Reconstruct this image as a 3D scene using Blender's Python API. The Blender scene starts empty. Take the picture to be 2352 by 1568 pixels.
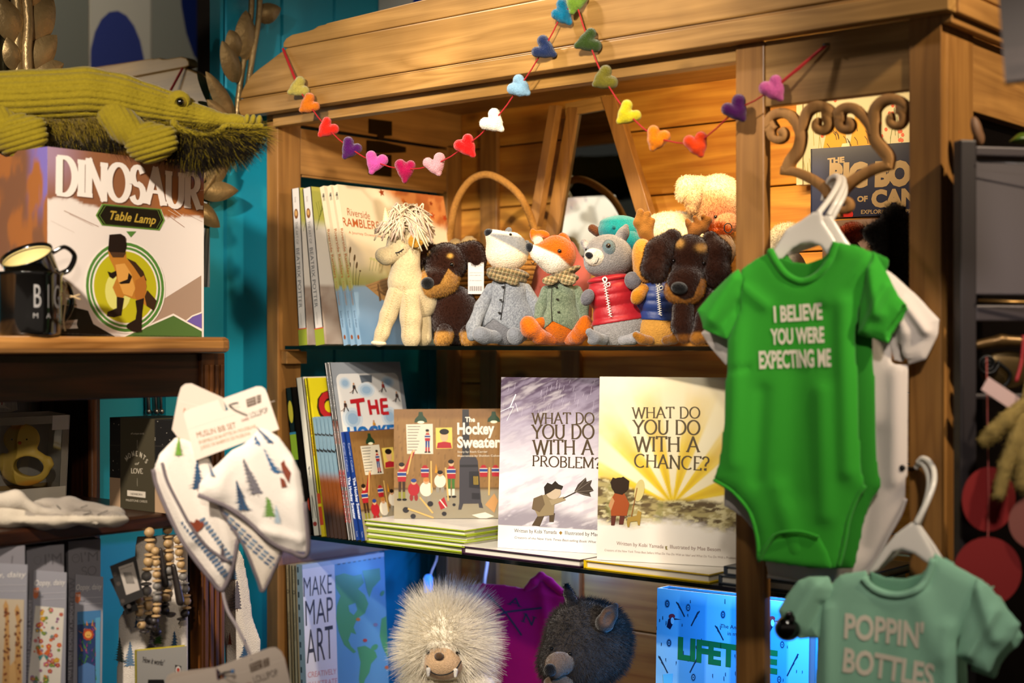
import bpy, math, random
import numpy as np
from mathutils import Vector, Matrix
random.seed(7); np.random.seed(7)
SC = bpy.context.scene
COL = SC.collection
# ---------------------------------------------------------------- camera geometry (2352x1568 frame, level camera, two-point perspective)
F, CX, HY = 3380.0, 1176.0, 790.0
AL = math.atan(3380/4076)
ca, sa = math.cos(AL), math.sin(AL)
H = 1.5
CAM = np.array([0, 0, H]); RT = np.array([ca, sa, 0]); FW = np.array([-sa, ca, 0]); UP = np.array([0, 0, 1.0])
def ray(px, py): return FW+RT*((px-CX)/F)+UP*((HY-py)/F)
def P(px, py, d): return CAM+ray(px, py)*d
def onX(px, py, X): r = ray(px, py); return CAM+r*(X/r[0])
def onY(px, py, Y): r = ray(px, py); return CAM+r*(Y/r[1])
def onZ(px, py, Z): r = ray(px, py); return CAM+r*((Z-H)/r[2])
cam = bpy.data.cameras.new('camera'); camo = bpy.data.objects.new('camera', cam); COL.objects.link(camo)
camo.location = (0, 0, H); camo.rotation_euler = (math.pi/2, 0, AL)
cam.sensor_width = 36; cam.lens = F*36/2352; cam.shift_y = 6/2352; cam.clip_start = .05
cam.dof.use_dof = True; cam.dof.focus_distance = 2.30; cam.dof.aperture_fstop = 2.8
SC.camera = camo
# ---------------------------------------------------------------- light
SC.view_settings.view_transform = 'Standard'; SC.view_settings.look = 'None'
SC.view_settings.exposure = 0.0; SC.view_settings.gamma = 1
w = bpy.data.worlds.new('world'); SC.world = w; w.use_nodes = True
w.node_tree.nodes['Background'].inputs[0].default_value = (1, .83, .68, 1)
w.node_tree.nodes['Background'].inputs[1].default_value = .165
def lamp(name, kind, loc, energy, color, target=None, size=.05, angle=40, blend=.4, sx=None, sy=None):
    l = bpy.data.lights.new(name, kind); o = bpy.data.objects.new(name, l); COL.objects.link(o)
    o.location = loc; l.energy = energy; l.color = color
    if target is not None:
        o.rotation_euler = (Vector(target)-Vector(loc)).to_track_quat('-Z', 'Y').to_euler()
    if kind == 'SPOT': l.spot_size = math.radians(angle); l.spot_blend = blend; l.shadow_soft_size = size
    if kind == 'POINT': l.shadow_soft_size = size
    if kind == 'AREA': l.shape = 'RECTANGLE'; l.size = sx or size; l.size_y = sy or size
    return o
WARM = (1, .87, .72)
# shop track spots, with unseen fill spots added among them
lamp('track_spot_cabinet', 'SPOT', tuple(P(620, -1050, 1.15)), 78, WARM, tuple(P(1200, 520, 2.3)), .03, 58, .9)
lamp('track_spot_dresser', 'SPOT', tuple(P(-1300, -1500, 1.0)), 125, WARM, tuple(P(300, 560, 2.0)), .025, 56, .7)
lamp('track_spot_books', 'SPOT', tuple(P(1500, -900, 0.75)), 25, (1, .92, .80), tuple(P(1180, 1080, 2.2)), .03, 36, .8)
lamp('fill_spot_clothes', 'SPOT', tuple(P(3000, -1500, 0.85)), 34, (1, .88, .76), tuple(P(2080, 1150, 1.8)), .04, 44, .8)  # added fill, no such fixture: brightens the hanging bodysuits
lamp('track_spot_side', 'SPOT', (.35, 1.5, 2.6), 130, (1, .8, .56), (-.70, 1.95, 1.9), .04, 55, .8)
lamp('fill_spot_top', 'SPOT', (-2.0, 1.15, 2.72), 60, (1, .86, .7), (-1.3, 1.98, 2.2), .05, 60, .6)  # unseen fill added to light the canvases that the mirror reflects
lamp('fill_spot_low', 'SPOT', tuple(P(-300, -1000, .6)), 26, WARM, tuple(P(230, 1330, 1.95)), .03, 46, .9)  # extra fill without a real source, lifts the lower left goods
lamp('track_spot_cornice', 'SPOT', tuple(P(900, -1250, .95)), 34, (1, .86, .42), tuple(P(1150, 130, 2.2)), .02, 15, .9)
lamp('cabinet_lamp', 'AREA', (-1.16, 1.845, 1.915), 3.4, (1, .70, .32), (-1.36, 2.24, 1.70), .2, sx=.3, sy=.03)
lamp('blue_led_strip', 'AREA', (-1.005, 1.80, 1.152), 2.2, (.06, .38, 1), (-1.14, 1.95, .95), .2, sx=.08, sy=.02)
lamp('blue_led_strip_back', 'AREA', (-1.35, 2.21, 1.15), 3.4, (.24, .32, 1), (-1.35, 1.95, .9), .2, sx=1.1, sy=.02)
lamp('blue_led_bulb', 'POINT', tuple(onY(1215, 1330, 2.12)), .6, (.12, .42, 1), None, .02)
# ---------------------------------------------------------------- helpers
def lin(h):
    if not isinstance(h, str): return tuple(h)[:3]
    h = h.lstrip('#'); v = [int(h[i:i+2], 16)/255 for i in (0, 2, 4)]
    return tuple(x/12.92 if x <= .04045 else ((x+.055)/1.055)**2.4 for x in v)
MC = {}
def mat(name, col=None, rough=.6, metal=0, bump=0, bscale=200, sheen=0, coat=0, trans=0, spec=.5, var=0, vscale=30, emit=0, sss=0):
    if name in MC: return MC[name]
    m = bpy.data.materials.new(name); m.use_nodes = True; nt = m.node_tree; N = nt.nodes; L = nt.links
    b = N['Principled BSDF']; b.inputs['Roughness'].default_value = rough; b.inputs['Metallic'].default_value = metal
    b.inputs['Specular IOR Level'].default_value = spec
    if sheen: b.inputs['Sheen Weight'].default_value = sheen; b.inputs['Sheen Roughness'].default_value = .4
    if coat: b.inputs['Coat Weight'].default_value = coat; b.inputs['Coat Roughness'].default_value = .12
    if trans: b.inputs['Transmission Weight'].default_value = trans
    src = None
    if col is None:
        a = N.new('ShaderNodeAttribute'); a.attribute_name = 'Col'; src = a.outputs['Color']; L.new(src, b.inputs['Base Color'])
    else:
        b.inputs['Base Color'].default_value = (*lin(col), 1)
    tc = N.new('ShaderNodeTexCoord')
    if var:
        nz = N.new('ShaderNodeTexNoise'); nz.inputs['Scale'].default_value = vscale; nz.inputs['Detail'].default_value = 4
        L.new(tc.outputs['Object'], nz.inputs['Vector'])
        mr = N.new('ShaderNodeMapRange'); mr.inputs[1].default_value = .25; mr.inputs[2].default_value = .75
        mr.inputs[3].default_value = 1-var; mr.inputs[4].default_value = 1+var
        L.new(nz.outputs['Fac'], mr.inputs[0])
        mx = N.new('ShaderNodeMix'); mx.data_type = 'RGBA'; mx.blend_type = 'MULTIPLY'; mx.inputs[0].default_value = 1
        if src is not None: L.new(src, mx.inputs[6])
        else: mx.inputs[6].default_value = (*lin(col), 1)
        L.new(mr.outputs[0], mx.inputs[7]); L.new(mx.outputs[2], b.inputs['Base Color'])
    if bump:
        nz = N.new('ShaderNodeTexNoise'); nz.inputs['Scale'].default_value = bscale; nz.inputs['Detail'].default_value = 3
        L.new(tc.outputs['Object'], nz.inputs['Vector'])
        bp = N.new('ShaderNodeBump'); bp.inputs['Strength'].default_value = bump; bp.inputs['Distance'].default_value = .002
        L.new(nz.outputs['Fac'], bp.inputs['Height']); L.new(bp.outputs[0], b.inputs['Normal'])
    if emit:
        b.inputs['Emission Color'].default_value = (*lin(col), 1); b.inputs['Emission Strength'].default_value = emit
    MC[name] = m; return m
def wood(name, c1, c2, grain='X', rough=.45, scale=1.0, knots=True, coat=.15, dark=.5):
    """planed timber: stretched fibre noise, growth-ring bands and scattered knots; grain axis in object space"""
    if name in MC: return MC[name]
    m = bpy.data.materials.new(name); m.use_nodes = True; nt = m.node_tree; N = nt.nodes; L = nt.links
    b = N['Principled BSDF']; b.inputs['Roughness'].default_value = rough; b.inputs['Coat Weight'].default_value = coat; b.inputs['Coat Roughness'].default_value = .3
    tc = N.new('ShaderNodeTexCoord')
    mp = N.new('ShaderNodeMapping'); L.new(tc.outputs['Object'], mp.inputs['Vector'])
    sc = [22*scale]*3; sc['XYZ'.index(grain)] = 1.6*scale; mp.inputs['Scale'].default_value = sc
    n1 = N.new('ShaderNodeTexNoise'); n1.inputs['Scale'].default_value = 1; n1.inputs['Detail'].default_value = 2; n1.inputs['Distortion'].default_value = .35
    L.new(mp.outputs[0], n1.inputs['Vector'])
    ms = N.new('ShaderNodeMath'); ms.operation = 'MULTIPLY'; ms.inputs[1].default_value = 11; L.new(n1.outputs['Fac'], ms.inputs[0])
    fr = N.new('ShaderNodeMath'); fr.operation = 'PINGPONG'; fr.inputs[1].default_value = 1; L.new(ms.outputs[0], fr.inputs[0])
    mp2 = N.new('ShaderNodeMapping'); L.new(tc.outputs['Object'], mp2.inputs['Vector'])
    sc = [420*scale]*3; sc['XYZ'.index(grain)] = 9*scale; mp2.inputs['Scale'].default_value = sc
    n2 = N.new('ShaderNodeTexNoise'); n2.inputs['Scale'].default_value = 1; n2.inputs['Detail'].default_value = 3; L.new(mp2.outputs[0], n2.inputs['Vector'])
    ad = N.new('ShaderNodeMath'); ad.operation = 'MULTIPLY_ADD'; ad.inputs[1].default_value = .55; L.new(fr.outputs[0], ad.inputs[0])
    m3 = N.new('ShaderNodeMath'); m3.operation = 'MULTIPLY'; m3.inputs[1].default_value = .6; L.new(n2.outputs['Fac'], m3.inputs[0]); L.new(m3.outputs[0], ad.inputs[2])
    rp = N.new('ShaderNodeValToRGB'); L.new(ad.outputs[0], rp.inputs[0])
    rp.color_ramp.elements[0].position = .2; rp.color_ramp.elements[0].color = (*lin(c1), 1)
    rp.color_ramp.elements[1].position = .85; rp.color_ramp.elements[1].color = (*lin(c2), 1)
    last = rp.outputs[0]
    nb = N.new('ShaderNodeTexNoise'); nb.inputs['Scale'].default_value = 7; nb.inputs['Detail'].default_value = 3; L.new(tc.outputs['Object'], nb.inputs['Vector'])
    r2 = N.new('ShaderNodeMapRange'); r2.inputs[1].default_value = .3; r2.inputs[2].default_value = .7; r2.inputs[3].default_value = .78; r2.inputs[4].default_value = 1.12; L.new(nb.outputs['Fac'], r2.inputs[0])
    mx0 = N.new('ShaderNodeMix'); mx0.data_type = 'RGBA'; mx0.blend_type = 'MULTIPLY'; mx0.inputs[0].default_value = 1
    L.new(last, mx0.inputs[6]); L.new(r2.outputs[0], mx0.inputs[7]); last = mx0.outputs[2]
    if knots:
        mp3 = N.new('ShaderNodeMapping'); L.new(tc.outputs['Object'], mp3.inputs['Vector'])
        sc = [9.0]*3; sc['XYZ'.index(grain)] = 5.0; mp3.inputs['Scale'].default_value = sc
        vo = N.new('ShaderNodeTexVoronoi'); vo.inputs['Scale'].default_value = 1; L.new(mp3.outputs[0], vo.inputs['Vector'])
        kr = N.new('ShaderNodeMapRange'); kr.inputs[1].default_value = .05; kr.inputs[2].default_value = .13; kr.inputs[3].default_value = .8; kr.inputs[4].default_value = 0
        L.new(vo.outputs['Distance'], kr.inputs[0])
        mx = N.new('ShaderNodeMix'); mx.data_type = 'RGBA'; L.new(kr.outputs[0], mx.inputs[0]); L.new(last, mx.inputs[6])
        k = [x*dark*.45 for x in lin(c1)]; mx.inputs[7].default_value = (*k, 1); last = mx.outputs[2]
    L.new(last, b.inputs['Base Color'])
    bp = N.new('ShaderNodeBump'); bp.inputs['Strength'].default_value = .12; bp.inputs['Distance'].default_value = .001
    L.new(n2.outputs['Fac'], bp.inputs['Height']); L.new(bp.outputs[0], b.inputs['Normal'])
    MC[name] = m; return m
def glass(name, tint=(1, 1, 1), rough=.02):
    if name in MC: return MC[name]
    m = bpy.data.materials.new(name); m.use_nodes = True; nt = m.node_tree; N = nt.nodes; L = nt.links
    N.remove(N['Principled BSDF'])
    t = N.new('ShaderNodeBsdfTransparent'); t.inputs[0].default_value = (*tint, 1)
    g = N.new('ShaderNodeBsdfGlossy'); g.inputs['Roughness'].default_value = rough
    f = N.new('ShaderNodeFresnel'); f.inputs[0].default_value = 1.5
    mx = N.new('ShaderNodeMixShader'); L.new(f.outputs[0], mx.inputs[0]); L.new(t.outputs[0], mx.inputs[1]); L.new(g.outputs[0], mx.inputs[2])
    L.new(mx.outputs[0], N['Material Output'].inputs[0]); MC[name] = m; return m
PRINT = mat('print_gloss', None, .32, coat=.1)
PRINTM = mat('print_matte', None, .6)
FABRIC = mat('fabric', None, .9, bump=.5, bscale=900, sheen=.25, spec=.15)
PLUSH = mat('plush', None, .95, bump=.9, bscale=500, sheen=.5, spec=.08, var=.14, vscale=260)
FELT = mat('felt', None, .95, bump=1.0, bscale=700, sheen=.45, spec=.08, var=.16, vscale=300)
FUR = mat('fur_hair', None, .85, spec=.1)
BLACKG = mat('black_gloss', '#060504', .1, coat=.6)
# ---- object tree
def tag(o, label=None, cat=None, group=None, kind=None):
    if label: o['label'] = label
    if cat: o['category'] = cat
    if group: o['group'] = group
    if kind: o['kind'] = kind
    return o
def thing(name, label, cat, loc=(0, 0, 0), group=None):
    o = bpy.data.objects.new(name, None); COL.objects.link(o); o.empty_display_size = .02
    o.location = tuple(float(x) for x in loc); return tag(o, label, cat, group)
def attach(o, parent):
    if parent is not None:
        o.parent = parent
        o.matrix_parent_inverse = Matrix.Translation(-parent.location) if parent.type == 'EMPTY' else Matrix()
    return o
def dup(root, loc, label=None, group=None, rotz=0):
    r = root.copy(); COL.objects.link(r); r.location = loc; r.rotation_euler = (0, 0, rotz)
    if label: r['label'] = label
    if group: r['group'] = group
    for ch in list(root.children):
        k = ch.copy(); COL.objects.link(k); k.parent = r
        for g in ch.children:
            q = g.copy(); COL.objects.link(q); q.parent = k
    return r
class MB:
    """collects polygons (optionally coloured) and links them as ONE mesh object"""
    def __init__(s): s.v = []; s.f = []; s.c = []; s.n = 0; s.chunks = []
    def add(s, V, Fs, col=None):
        k = s.n; V = np.asarray(V, float).reshape(-1, 3); s.v.append(V); s.n += len(V)
        cl = lin(col) if col is not None else (.5, .5, .5)
        for f in Fs: s.f.append([i+k for i in f]); s.c.append(cl)
        return s
    def grid(s, G, cols=None, col=None, flip=False):
        """G: n x m x 3 points; cols: per-vertex colours"""
        n, m = G.shape[:2]; k = s.n; s.v.append(G.reshape(-1, 3)); s.n += n*m
        cl = lin(col) if col is not None else (.5, .5, .5)
        for i in range(n-1):
            for j in range(m-1):
                q = [i*m+j, (i+1)*m+j, (i+1)*m+j+1, i*m+j+1]
                if flip: q = q[::-1]
                s.f.append([k+x for x in q])
                s.c.append([cols[x//m][x % m] for x in q] if cols is not None else cl)
        return s
    def box(s, lo, hi, col=None, fr=None):
        lo = np.array(lo, float); hi = np.array(hi, float)
        V = np.array([[(lo, hi)[a][0], (lo, hi)[b][1], (lo, hi)[e][2]] for a in (0, 1) for b in (0, 1) for e in (0, 1)])
        if fr is not None: V = np.array([fr(*p) for p in V])
        return s.add(V, [(0, 1, 3, 2), (4, 6, 7, 5), (0, 4, 5, 1), (2, 3, 7, 6), (0, 2, 6, 4), (1, 5, 7, 3)], col)
    def prism(s, pts, fr, z0, z1, col=None, cap=True):
        """2D outline (ccw) in frame fr(a,b,n) from n=z0 (back) to z1 (front)"""
        n = len(pts); V = [fr(a, b, z0) for a, b in pts]+[fr(a, b, z1) for a, b in pts]
        Fs = [(i, (i+1) % n, n+(i+1) % n, n+i) for i in range(n)]
        if cap: Fs += [list(range(n))[::-1], list(range(n, 2*n))]
        return s.add(V, Fs, col)
    def tube(s, path, r, n=8, col=None, closed=False, flat=1.0, cap=True):
        pa = np.asarray(path, float); m = len(pa); rr = np.broadcast_to(np.asarray(r, float), (m,))
        tg = np.gradient(pa, axis=0) if not closed else np.roll(pa, -1, 0)-np.roll(pa, 1, 0)
        tg /= np.linalg.norm(tg, axis=1)[:, None]+1e-12
        ref = np.array([0, 0, 1.0]) if abs(tg[0][2]) < .9 else np.array([1.0, 0, 0])
        rings = []; u = np.cross(tg[0], ref)
        for i in range(m):
            u = u-tg[i]*np.dot(u, tg[i]); u /= np.linalg.norm(u)+1e-12; vv = np.cross(tg[i], u)
            a = np.linspace(0, 2*math.pi, n, endpoint=False)
            rings.append(pa[i]+rr[i]*(np.cos(a)[:, None]*u+flat*np.sin(a)[:, None]*vv))
        V = np.concatenate(rings); Fs = []
        for i in range(m if closed else m-1):
            for j in range(n):
                a, b = i*n+j, i*n+(j+1) % n; e, g = ((i+1) % m)*n+(j+1) % n, ((i+1) % m)*n+j
                Fs.append((a, g, e, b))
        if cap and not closed: Fs += [list(range(n)), [(m-1)*n+j for j in range(n)][::-1]]
        return s.add(V, Fs, col)
    def lathe(s, prof, o, ax, n=24, col=None):
        """prof: (radius, height) pairs along axis ax from o"""
        ax = np.array(ax, float); ax /= np.linalg.norm(ax); r0 = np.cross(ax, [0, 0, 1.0] if abs(ax[2]) < .9 else [1.0, 0, 0]); r0 /= np.linalg.norm(r0); r1 = np.cross(ax, r0)
        a = np.linspace(0, 2*math.pi, n, endpoint=False); V = []
        for r, h in prof: V.append(np.array(o)+ax*h+r*(np.cos(a)[:, None]*r0+np.sin(a)[:, None]*r1))
        Fs = []
        for i in range(len(prof)-1):
            for j in range(n): Fs.append((i*n+j, i*n+(j+1) % n, (i+1)*n+(j+1) % n, (i+1)*n+j))
        return s.add(np.concatenate(V), Fs, col)
    def ball(s, o, r, n=12, col=None, sq=1.0):
        pr = [(max(r*math.sin(t), 1e-5), -r*sq*math.cos(t)) for t in np.linspace(0, math.pi, n//2+2)]
        return s.lathe(pr, o, (0, 0, 1), n, col)
    def build(s, name, m, parent=None, smooth=False, bevel=0, sub=0, fix=False):
        me = bpy.data.meshes.new(name); V = np.concatenate(s.v) if s.v else np.zeros((0, 3))
        me.from_pydata(V.tolist(), [], s.f)
        at = me.color_attributes.new('Col', 'FLOAT_COLOR', 'CORNER'); cc = []
        for f, cl in zip(s.f, s.c):
            if isinstance(cl, list):
                for x in cl: cc += [x[0], x[1], x[2], 1]
            else: cc += [cl[0], cl[1], cl[2], 1]*len(f)
        if len(cc) == len(at.data)*4: at.data.foreach_set('color', cc)
        if fix:
            import bmesh
            bm = bmesh.new(); bm.from_mesh(me); bmesh.ops.recalc_face_normals(bm, faces=bm.faces); bm.to_mesh(me); bm.free()
        if smooth: me.polygons.foreach_set('use_smooth', [True]*len(me.polygons))
        me.materials.append(m); me.update()
        o = bpy.data.objects.new(name, me); COL.objects.link(o)
        if bevel:
            b = o.modifiers.new('bevel', 'BEVEL'); b.width = bevel; b.segments = 2; b.limit_method = 'ANGLE'; b.angle_limit = .6
            b.harden_normals = False
        if sub:
            d = o.modifiers.new('sub', 'SUBSURF'); d.levels = sub; d.render_levels = sub
        return attach(o, parent)
def imprint(o, mb):
    """merge printed polygons into the cloth mesh they lie on"""
    import bmesh
    me = bpy.data.meshes.new('print'); me.from_pydata(np.concatenate(mb.v).tolist(), [], mb.f); at = me.color_attributes.new('Col', 'FLOAT_COLOR', 'POINT'); cc = np.ones((mb.n, 4))
    for f, c in zip(mb.f, mb.c): cc[f, :3] = c
    at.data.foreach_set('color', cc.ravel()); bm = bmesh.new(); bm.from_mesh(o.data); bm.from_mesh(me); bm.to_mesh(o.data); bm.free(); bpy.data.meshes.remove(me)
# ---- plane frames
class Frame:
    def __init__(s, O, U, V):
        s.O = np.array(O, float); s.U = np.array(U, float); s.U /= np.linalg.norm(s.U)
        V = np.array(V, float); s.N = np.cross(s.U, V); s.N /= np.linalg.norm(s.N); s.V = np.cross(s.N, s.U)
    def __call__(s, a, b, n=0): return s.O+s.U*a+s.V*b+s.N*n
    def ab(s, px, py):
        r = ray(px, py); t = np.dot(s.O-CAM, s.N)/np.dot(r, s.N); q = CAM+r*t-s.O
        return float(np.dot(q, s.U)), float(np.dot(q, s.V))
    def pts(s, L): return [s.ab(*p) for p in L]
def frm(px, py, d, yaw=0, lean=0, roll=0):
    """upright plane through pixel (px,py) at depth d; yaw>0 turns its right side away, lean tips the top back, roll turns it clockwise"""
    y = math.radians(yaw); l = math.radians(lean); r = math.radians(roll)
    U = RT*math.cos(y)+FW*math.sin(y); B = FW*math.cos(y)-RT*math.sin(y); V = UP*math.cos(l)+B*math.sin(l)
    return Frame(P(px, py, d), U*math.cos(r)-V*math.sin(r), V*math.cos(r)+U*math.sin(r))
# ---- flat printed artwork: coloured polygons a hair above a surface
TX = {}
def txt2d(st, bold=0, shear=0):
    k = (st, bold, shear)
    if k in TX: return TX[k]
    cu = bpy.data.curves.new('t', 'FONT'); cu.body = st; cu.resolution_u = 3; cu.offset = bold; cu.shear = shear; cu.size = 1.0
    ob = bpy.data.objects.new('t', cu); COL.objects.link(ob)
    me = bpy.data.meshes.new_from_object(ob.evaluated_get(bpy.context.evaluated_depsgraph_get()))
    V = np.array([v.co[:2] for v in me.vertices]).reshape(-1, 2); Fs = [list(p.vertices) for p in me.polygons]
    bpy.data.objects.remove(ob); bpy.data.curves.remove(cu); bpy.data.meshes.remove(me)
    # flip faces to ccw
    TX[k] = (V, Fs); return TX[k]
def arc(cx, cy, rx, ry, a0, a1, n=9):
    return [(cx+rx*math.cos(math.radians(a)), cy+ry*math.sin(math.radians(a))) for a in np.linspace(a0, a1, n)]
# drawn roman capitals: name -> (width, strokes, serif points)
GL = {
 'A': (.78, [[(.06, 0), (.39, 1), (.72, 0)], [(.19, .36), (.59, .36)]], [(.06, 0), (.72, 0)]),
 'B': (.62, [[(.12, 0), (.12, 1)], [(.05, 1), (.3, 1)]+arc(.3, .77, .22, .23, 90, -90)+[(.12, .54)], [(.3, .54)]+arc(.3, .27, .26, .27, 90, -90)+[(.05, 0)]], []),
 'C': (.78, [arc(.44, .5, .38, .5, 48, 312, 17)], []),
 'D': (.76, [[(.12, 0), (.12, 1)], [(.04, 1), (.3, 1)]+arc(.3, .5, .38, .5, 90, -90, 15)+[(.04, 0)]], []),
 'E': (.58, [[(.12, 0), (.12, 1)], [(.04, 1), (.5, 1), (.52, .86)], [(.12, .52), (.42, .52)], [(.04, 0), (.52, 0), (.55, .15)]], []),
 'F': (.56, [[(.12, 0), (.12, 1)], [(.04, 1), (.5, 1), (.52, .86)], [(.12, .5), (.42, .5)]], [(.12, 0)]),
 'H': (.78, [[(.12, 0), (.12, 1)], [(.66, 0), (.66, 1)], [(.12, .52), (.66, .52)]], [(.12, 0), (.12, 1), (.66, 0), (.66, 1)]),
 'I': (.26, [[(.13, 0), (.13, 1)]], [(.13, 0), (.13, 1)]),
 'K': (.7, [[(.12, 0), (.12, 1)], [(.6, 1), (.12, .45)], [(.28, .6), (.64, 0)]], [(.12, 0), (.12, 1), (.64, 0)]),
 'L': (.54, [[(.12, 0), (.12, 1)], [(.04, 0), (.48, 0), (.51, .16)]], [(.12, 1)]),
 'M': (.92, [[(.12, 0), (.14, 1), (.46, .12), (.78, 1), (.8, 0)]], [(.12, 0), (.8, 0), (.11, 1), (.81, 1)]),
 'N': (.8, [[(.12, 0), (.12, 1), (.68, 0), (.68, 1)]], [(.12, 0), (.1, 1), (.68, 1)]),
 'O': (.84, [arc(.42, .5, .37, .5, 0, 360, 25)], []),
 'P': (.6, [[(.12, 0), (.12, 1)], [(.04, 1), (.3, 1)]+arc(.3, .74, .24, .26, 90, -90)+[(.12, .48)]], [(.12, 0)]),
 'R': (.68, [[(.12, 0), (.12, 1)], [(.04, 1), (.3, 1)]+arc(.3, .75, .23, .25, 90, -90)+[(.12, .5)], [(.32, .5), (.6, 0)]], [(.12, 0), (.62, 0)]),
 'S': (.56, [arc(.28, .75, .2, .25, 20, 270, 11)+arc(.28, .26, .22, .26, 80, -160, 11)], []),
 'T': (.66, [[(.33, 0), (.33, 1)], [(.03, .84), (.05, 1), (.61, 1), (.63, .84)]], [(.33, 0)]),
 'U': (.76, [[(.12, 1), (.12, .35)]+arc(.38, .33, .26, .33, 180, 360, 11)+[(.64, 1)]], [(.12, 1), (.64, 1)]),
 'V': (.74, [[(.06, 1), (.37, 0), (.68, 1)]], [(.06, 1), (.68, 1)]),
 'W': (1.06, [[(.05, 1), (.3, 0), (.53, .95), (.76, 0), (1.01, 1)]], [(.05, 1), (1.01, 1)]),
 'Y': (.72, [[(.04, 1), (.36, .45), (.68, 1)], [(.36, .45), (.36, 0)]], [(.04, 1), (.68, 1), (.36, 0)]),
 '?': (.5, [arc(.24, .76, .2, .24, 170, -70, 11)+[(.24, .38), (.24, .28)], arc(.24, .06, .05, .05, 0, 360, 7)], []),
 ' ': (.34, [], [])}
def clip(p, x0, y0, x1, y1):
    for ax, lim, sg in ((0, x0, 1), (0, x1, -1), (1, y0, 1), (1, y1, -1)):
        q = []
        for i in range(len(p)):
            a, b = p[i-1], p[i]; ia, ib = sg*(a[ax]-lim) >= 0, sg*(b[ax]-lim) >= 0
            if ia != ib:
                t = (lim-a[ax])/(b[ax]-a[ax]); q.append((a[0]+t*(b[0]-a[0]), a[1]+t*(b[1]-a[1])))
            if ib: q.append(b)
        p = q
        if len(p) < 3: return []
    return p
class Art:
    STEP = .00012
    def __init__(s, fr, w=None, h=None, mb=None, base=0.0, rect=None):
        s.fr = fr; s.mb = mb or MB(); s.base = base; s.rect = rect or ((0, 0, w, h) if w else None)
    def poly(s, pts, col, lv=1):
        p = [tuple(q) for q in pts]
        ar = sum(p[i-1][0]*p[i][1]-p[i][0]*p[i-1][1] for i in range(len(p)))
        if ar < 0: p = p[::-1]
        if s.rect: p = clip(p, *s.rect)
        if len(p) < 3: return s
        s.cnt = (getattr(s, 'cnt', 0)+1) % 24; n = s.base+lv*s.STEP+s.cnt*2.2e-6   # no two neighbours coplanar
        s.mb.add([s.fr(a, b, n) for a, b in p], [list(range(len(p)))], col); return s
    def px(s, pts, col, lv=1): return s.poly(s.fr.pts(pts), col, lv)
    def ell(s, x, y, rx, ry, col, lv=1, rot=0, n=20):
        r = math.radians(rot); return s.poly([(x+rx*math.cos(t)*math.cos(r)-ry*math.sin(t)*math.sin(r), y+rx*math.cos(t)*math.sin(r)+ry*math.sin(t)*math.cos(r)) for t in np.linspace(0, 2*math.pi, n, endpoint=False)], col, lv)
    def ellpx(s, x, y, rx, ry, col, lv=1, rot=0, n=20):
        r = math.radians(rot); return s.px([(x+rx*math.cos(t)*math.cos(r)-ry*math.sin(t)*math.sin(r), y+rx*math.cos(t)*math.sin(r)+ry*math.sin(t)*math.cos(r)) for t in np.linspace(0, 2*math.pi, n, endpoint=False)], col, lv)
    def line(s, pts, w, col, lv=1, w2=None, wh=None):
        """stroke of width w (w2 at its end); wh: width of horizontal runs, like a broad nib"""
        p = [pts[0]]
        for q in pts[1:]:
            if math.hypot(q[0]-p[-1][0], q[1]-p[-1][1]) > 1e-9: p.append(q)
        if len(p) < 2: return s
        p = np.array(p, float); m = len(p); sg = np.diff(p, axis=0); sg /= np.linalg.norm(sg, axis=1)[:, None]
        sw = np.array([w if wh is None else wh+(w-wh)*abs(g[1])**.8 for g in sg])
        if w2 is not None: sw = np.interp((np.arange(m-1)+.5)/(m-1), [0, 1], [w, w2])
        k = 0
        while k < m-1:   # smooth runs become one ribbon, sharp corners start a new one
            e = k+1
            while e < m-1 and np.dot(sg[e-1], sg[e]) > .6: e += 1
            t = [sg[k]]+[sg[q-1]+sg[q] for q in range(k+1, e)]+[sg[e-1]]; ww = [sw[k]]+[(sw[q-1]+sw[q])/2 for q in range(k+1, e)]+[sw[e-1]]; q = p[k:e+1].copy()
            if k > 0: q[0] -= sg[k]*ww[0]*.3
            if e < m-1: q[-1] += sg[e-1]*ww[-1]*.3
            L, R = [], []
            for c, g, u in zip(q, t, ww): g = g/(np.linalg.norm(g)+1e-9); nx = np.array([-g[1], g[0]])*u/2; L.append(c+nx); R.append(c-nx)
            for a in range(len(q)-1): s.poly([R[a], R[a+1], L[a+1], L[a]], col, lv)
            k = e
        return s
    def linepx(s, pts, w, col, lv=1, w2=None):
        k = s.scale(); return s.line(s.fr.pts(pts), w*k, col, lv, None if w2 is None else w2*k)
    def scale(s): return float(np.dot(s.fr.O-CAM, FW))/F
    def text(s, st, x, y, h, col, lv=2, al='l', xs=1.0, bold=0.0, sh=0, rot=0, width=None):
        """sans text, cap height h, baseline start (x,y); width: fit to this width"""
        V, Fs = txt2d(st, bold, sh)
        if not len(V): return s
        k = h/.7; W = V[:, 0].max()
        if width: xs = width/(W*k)
        q = V*np.array([k*xs, k]); q[:, 0] -= {'l': 0, 'c': W*k*xs/2, 'r': W*k*xs}[al]
        r = math.radians(rot); q = q@np.array([[math.cos(r), math.sin(r)], [-math.sin(r), math.cos(r)]])+np.array([x, y])
        n = s.base+lv*s.STEP
        if s.rect:
            lo, hi = q.min(0), q.max(0); R = s.rect
            if lo[0] < R[0] or lo[1] < R[1] or hi[0] > R[2] or hi[1] > R[3]:
                for f in Fs: s.poly([q[i] for i in f], col, lv)
                return s
        s.mb.add([s.fr(a, b, n) for a, b in q], Fs, col); return s
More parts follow.
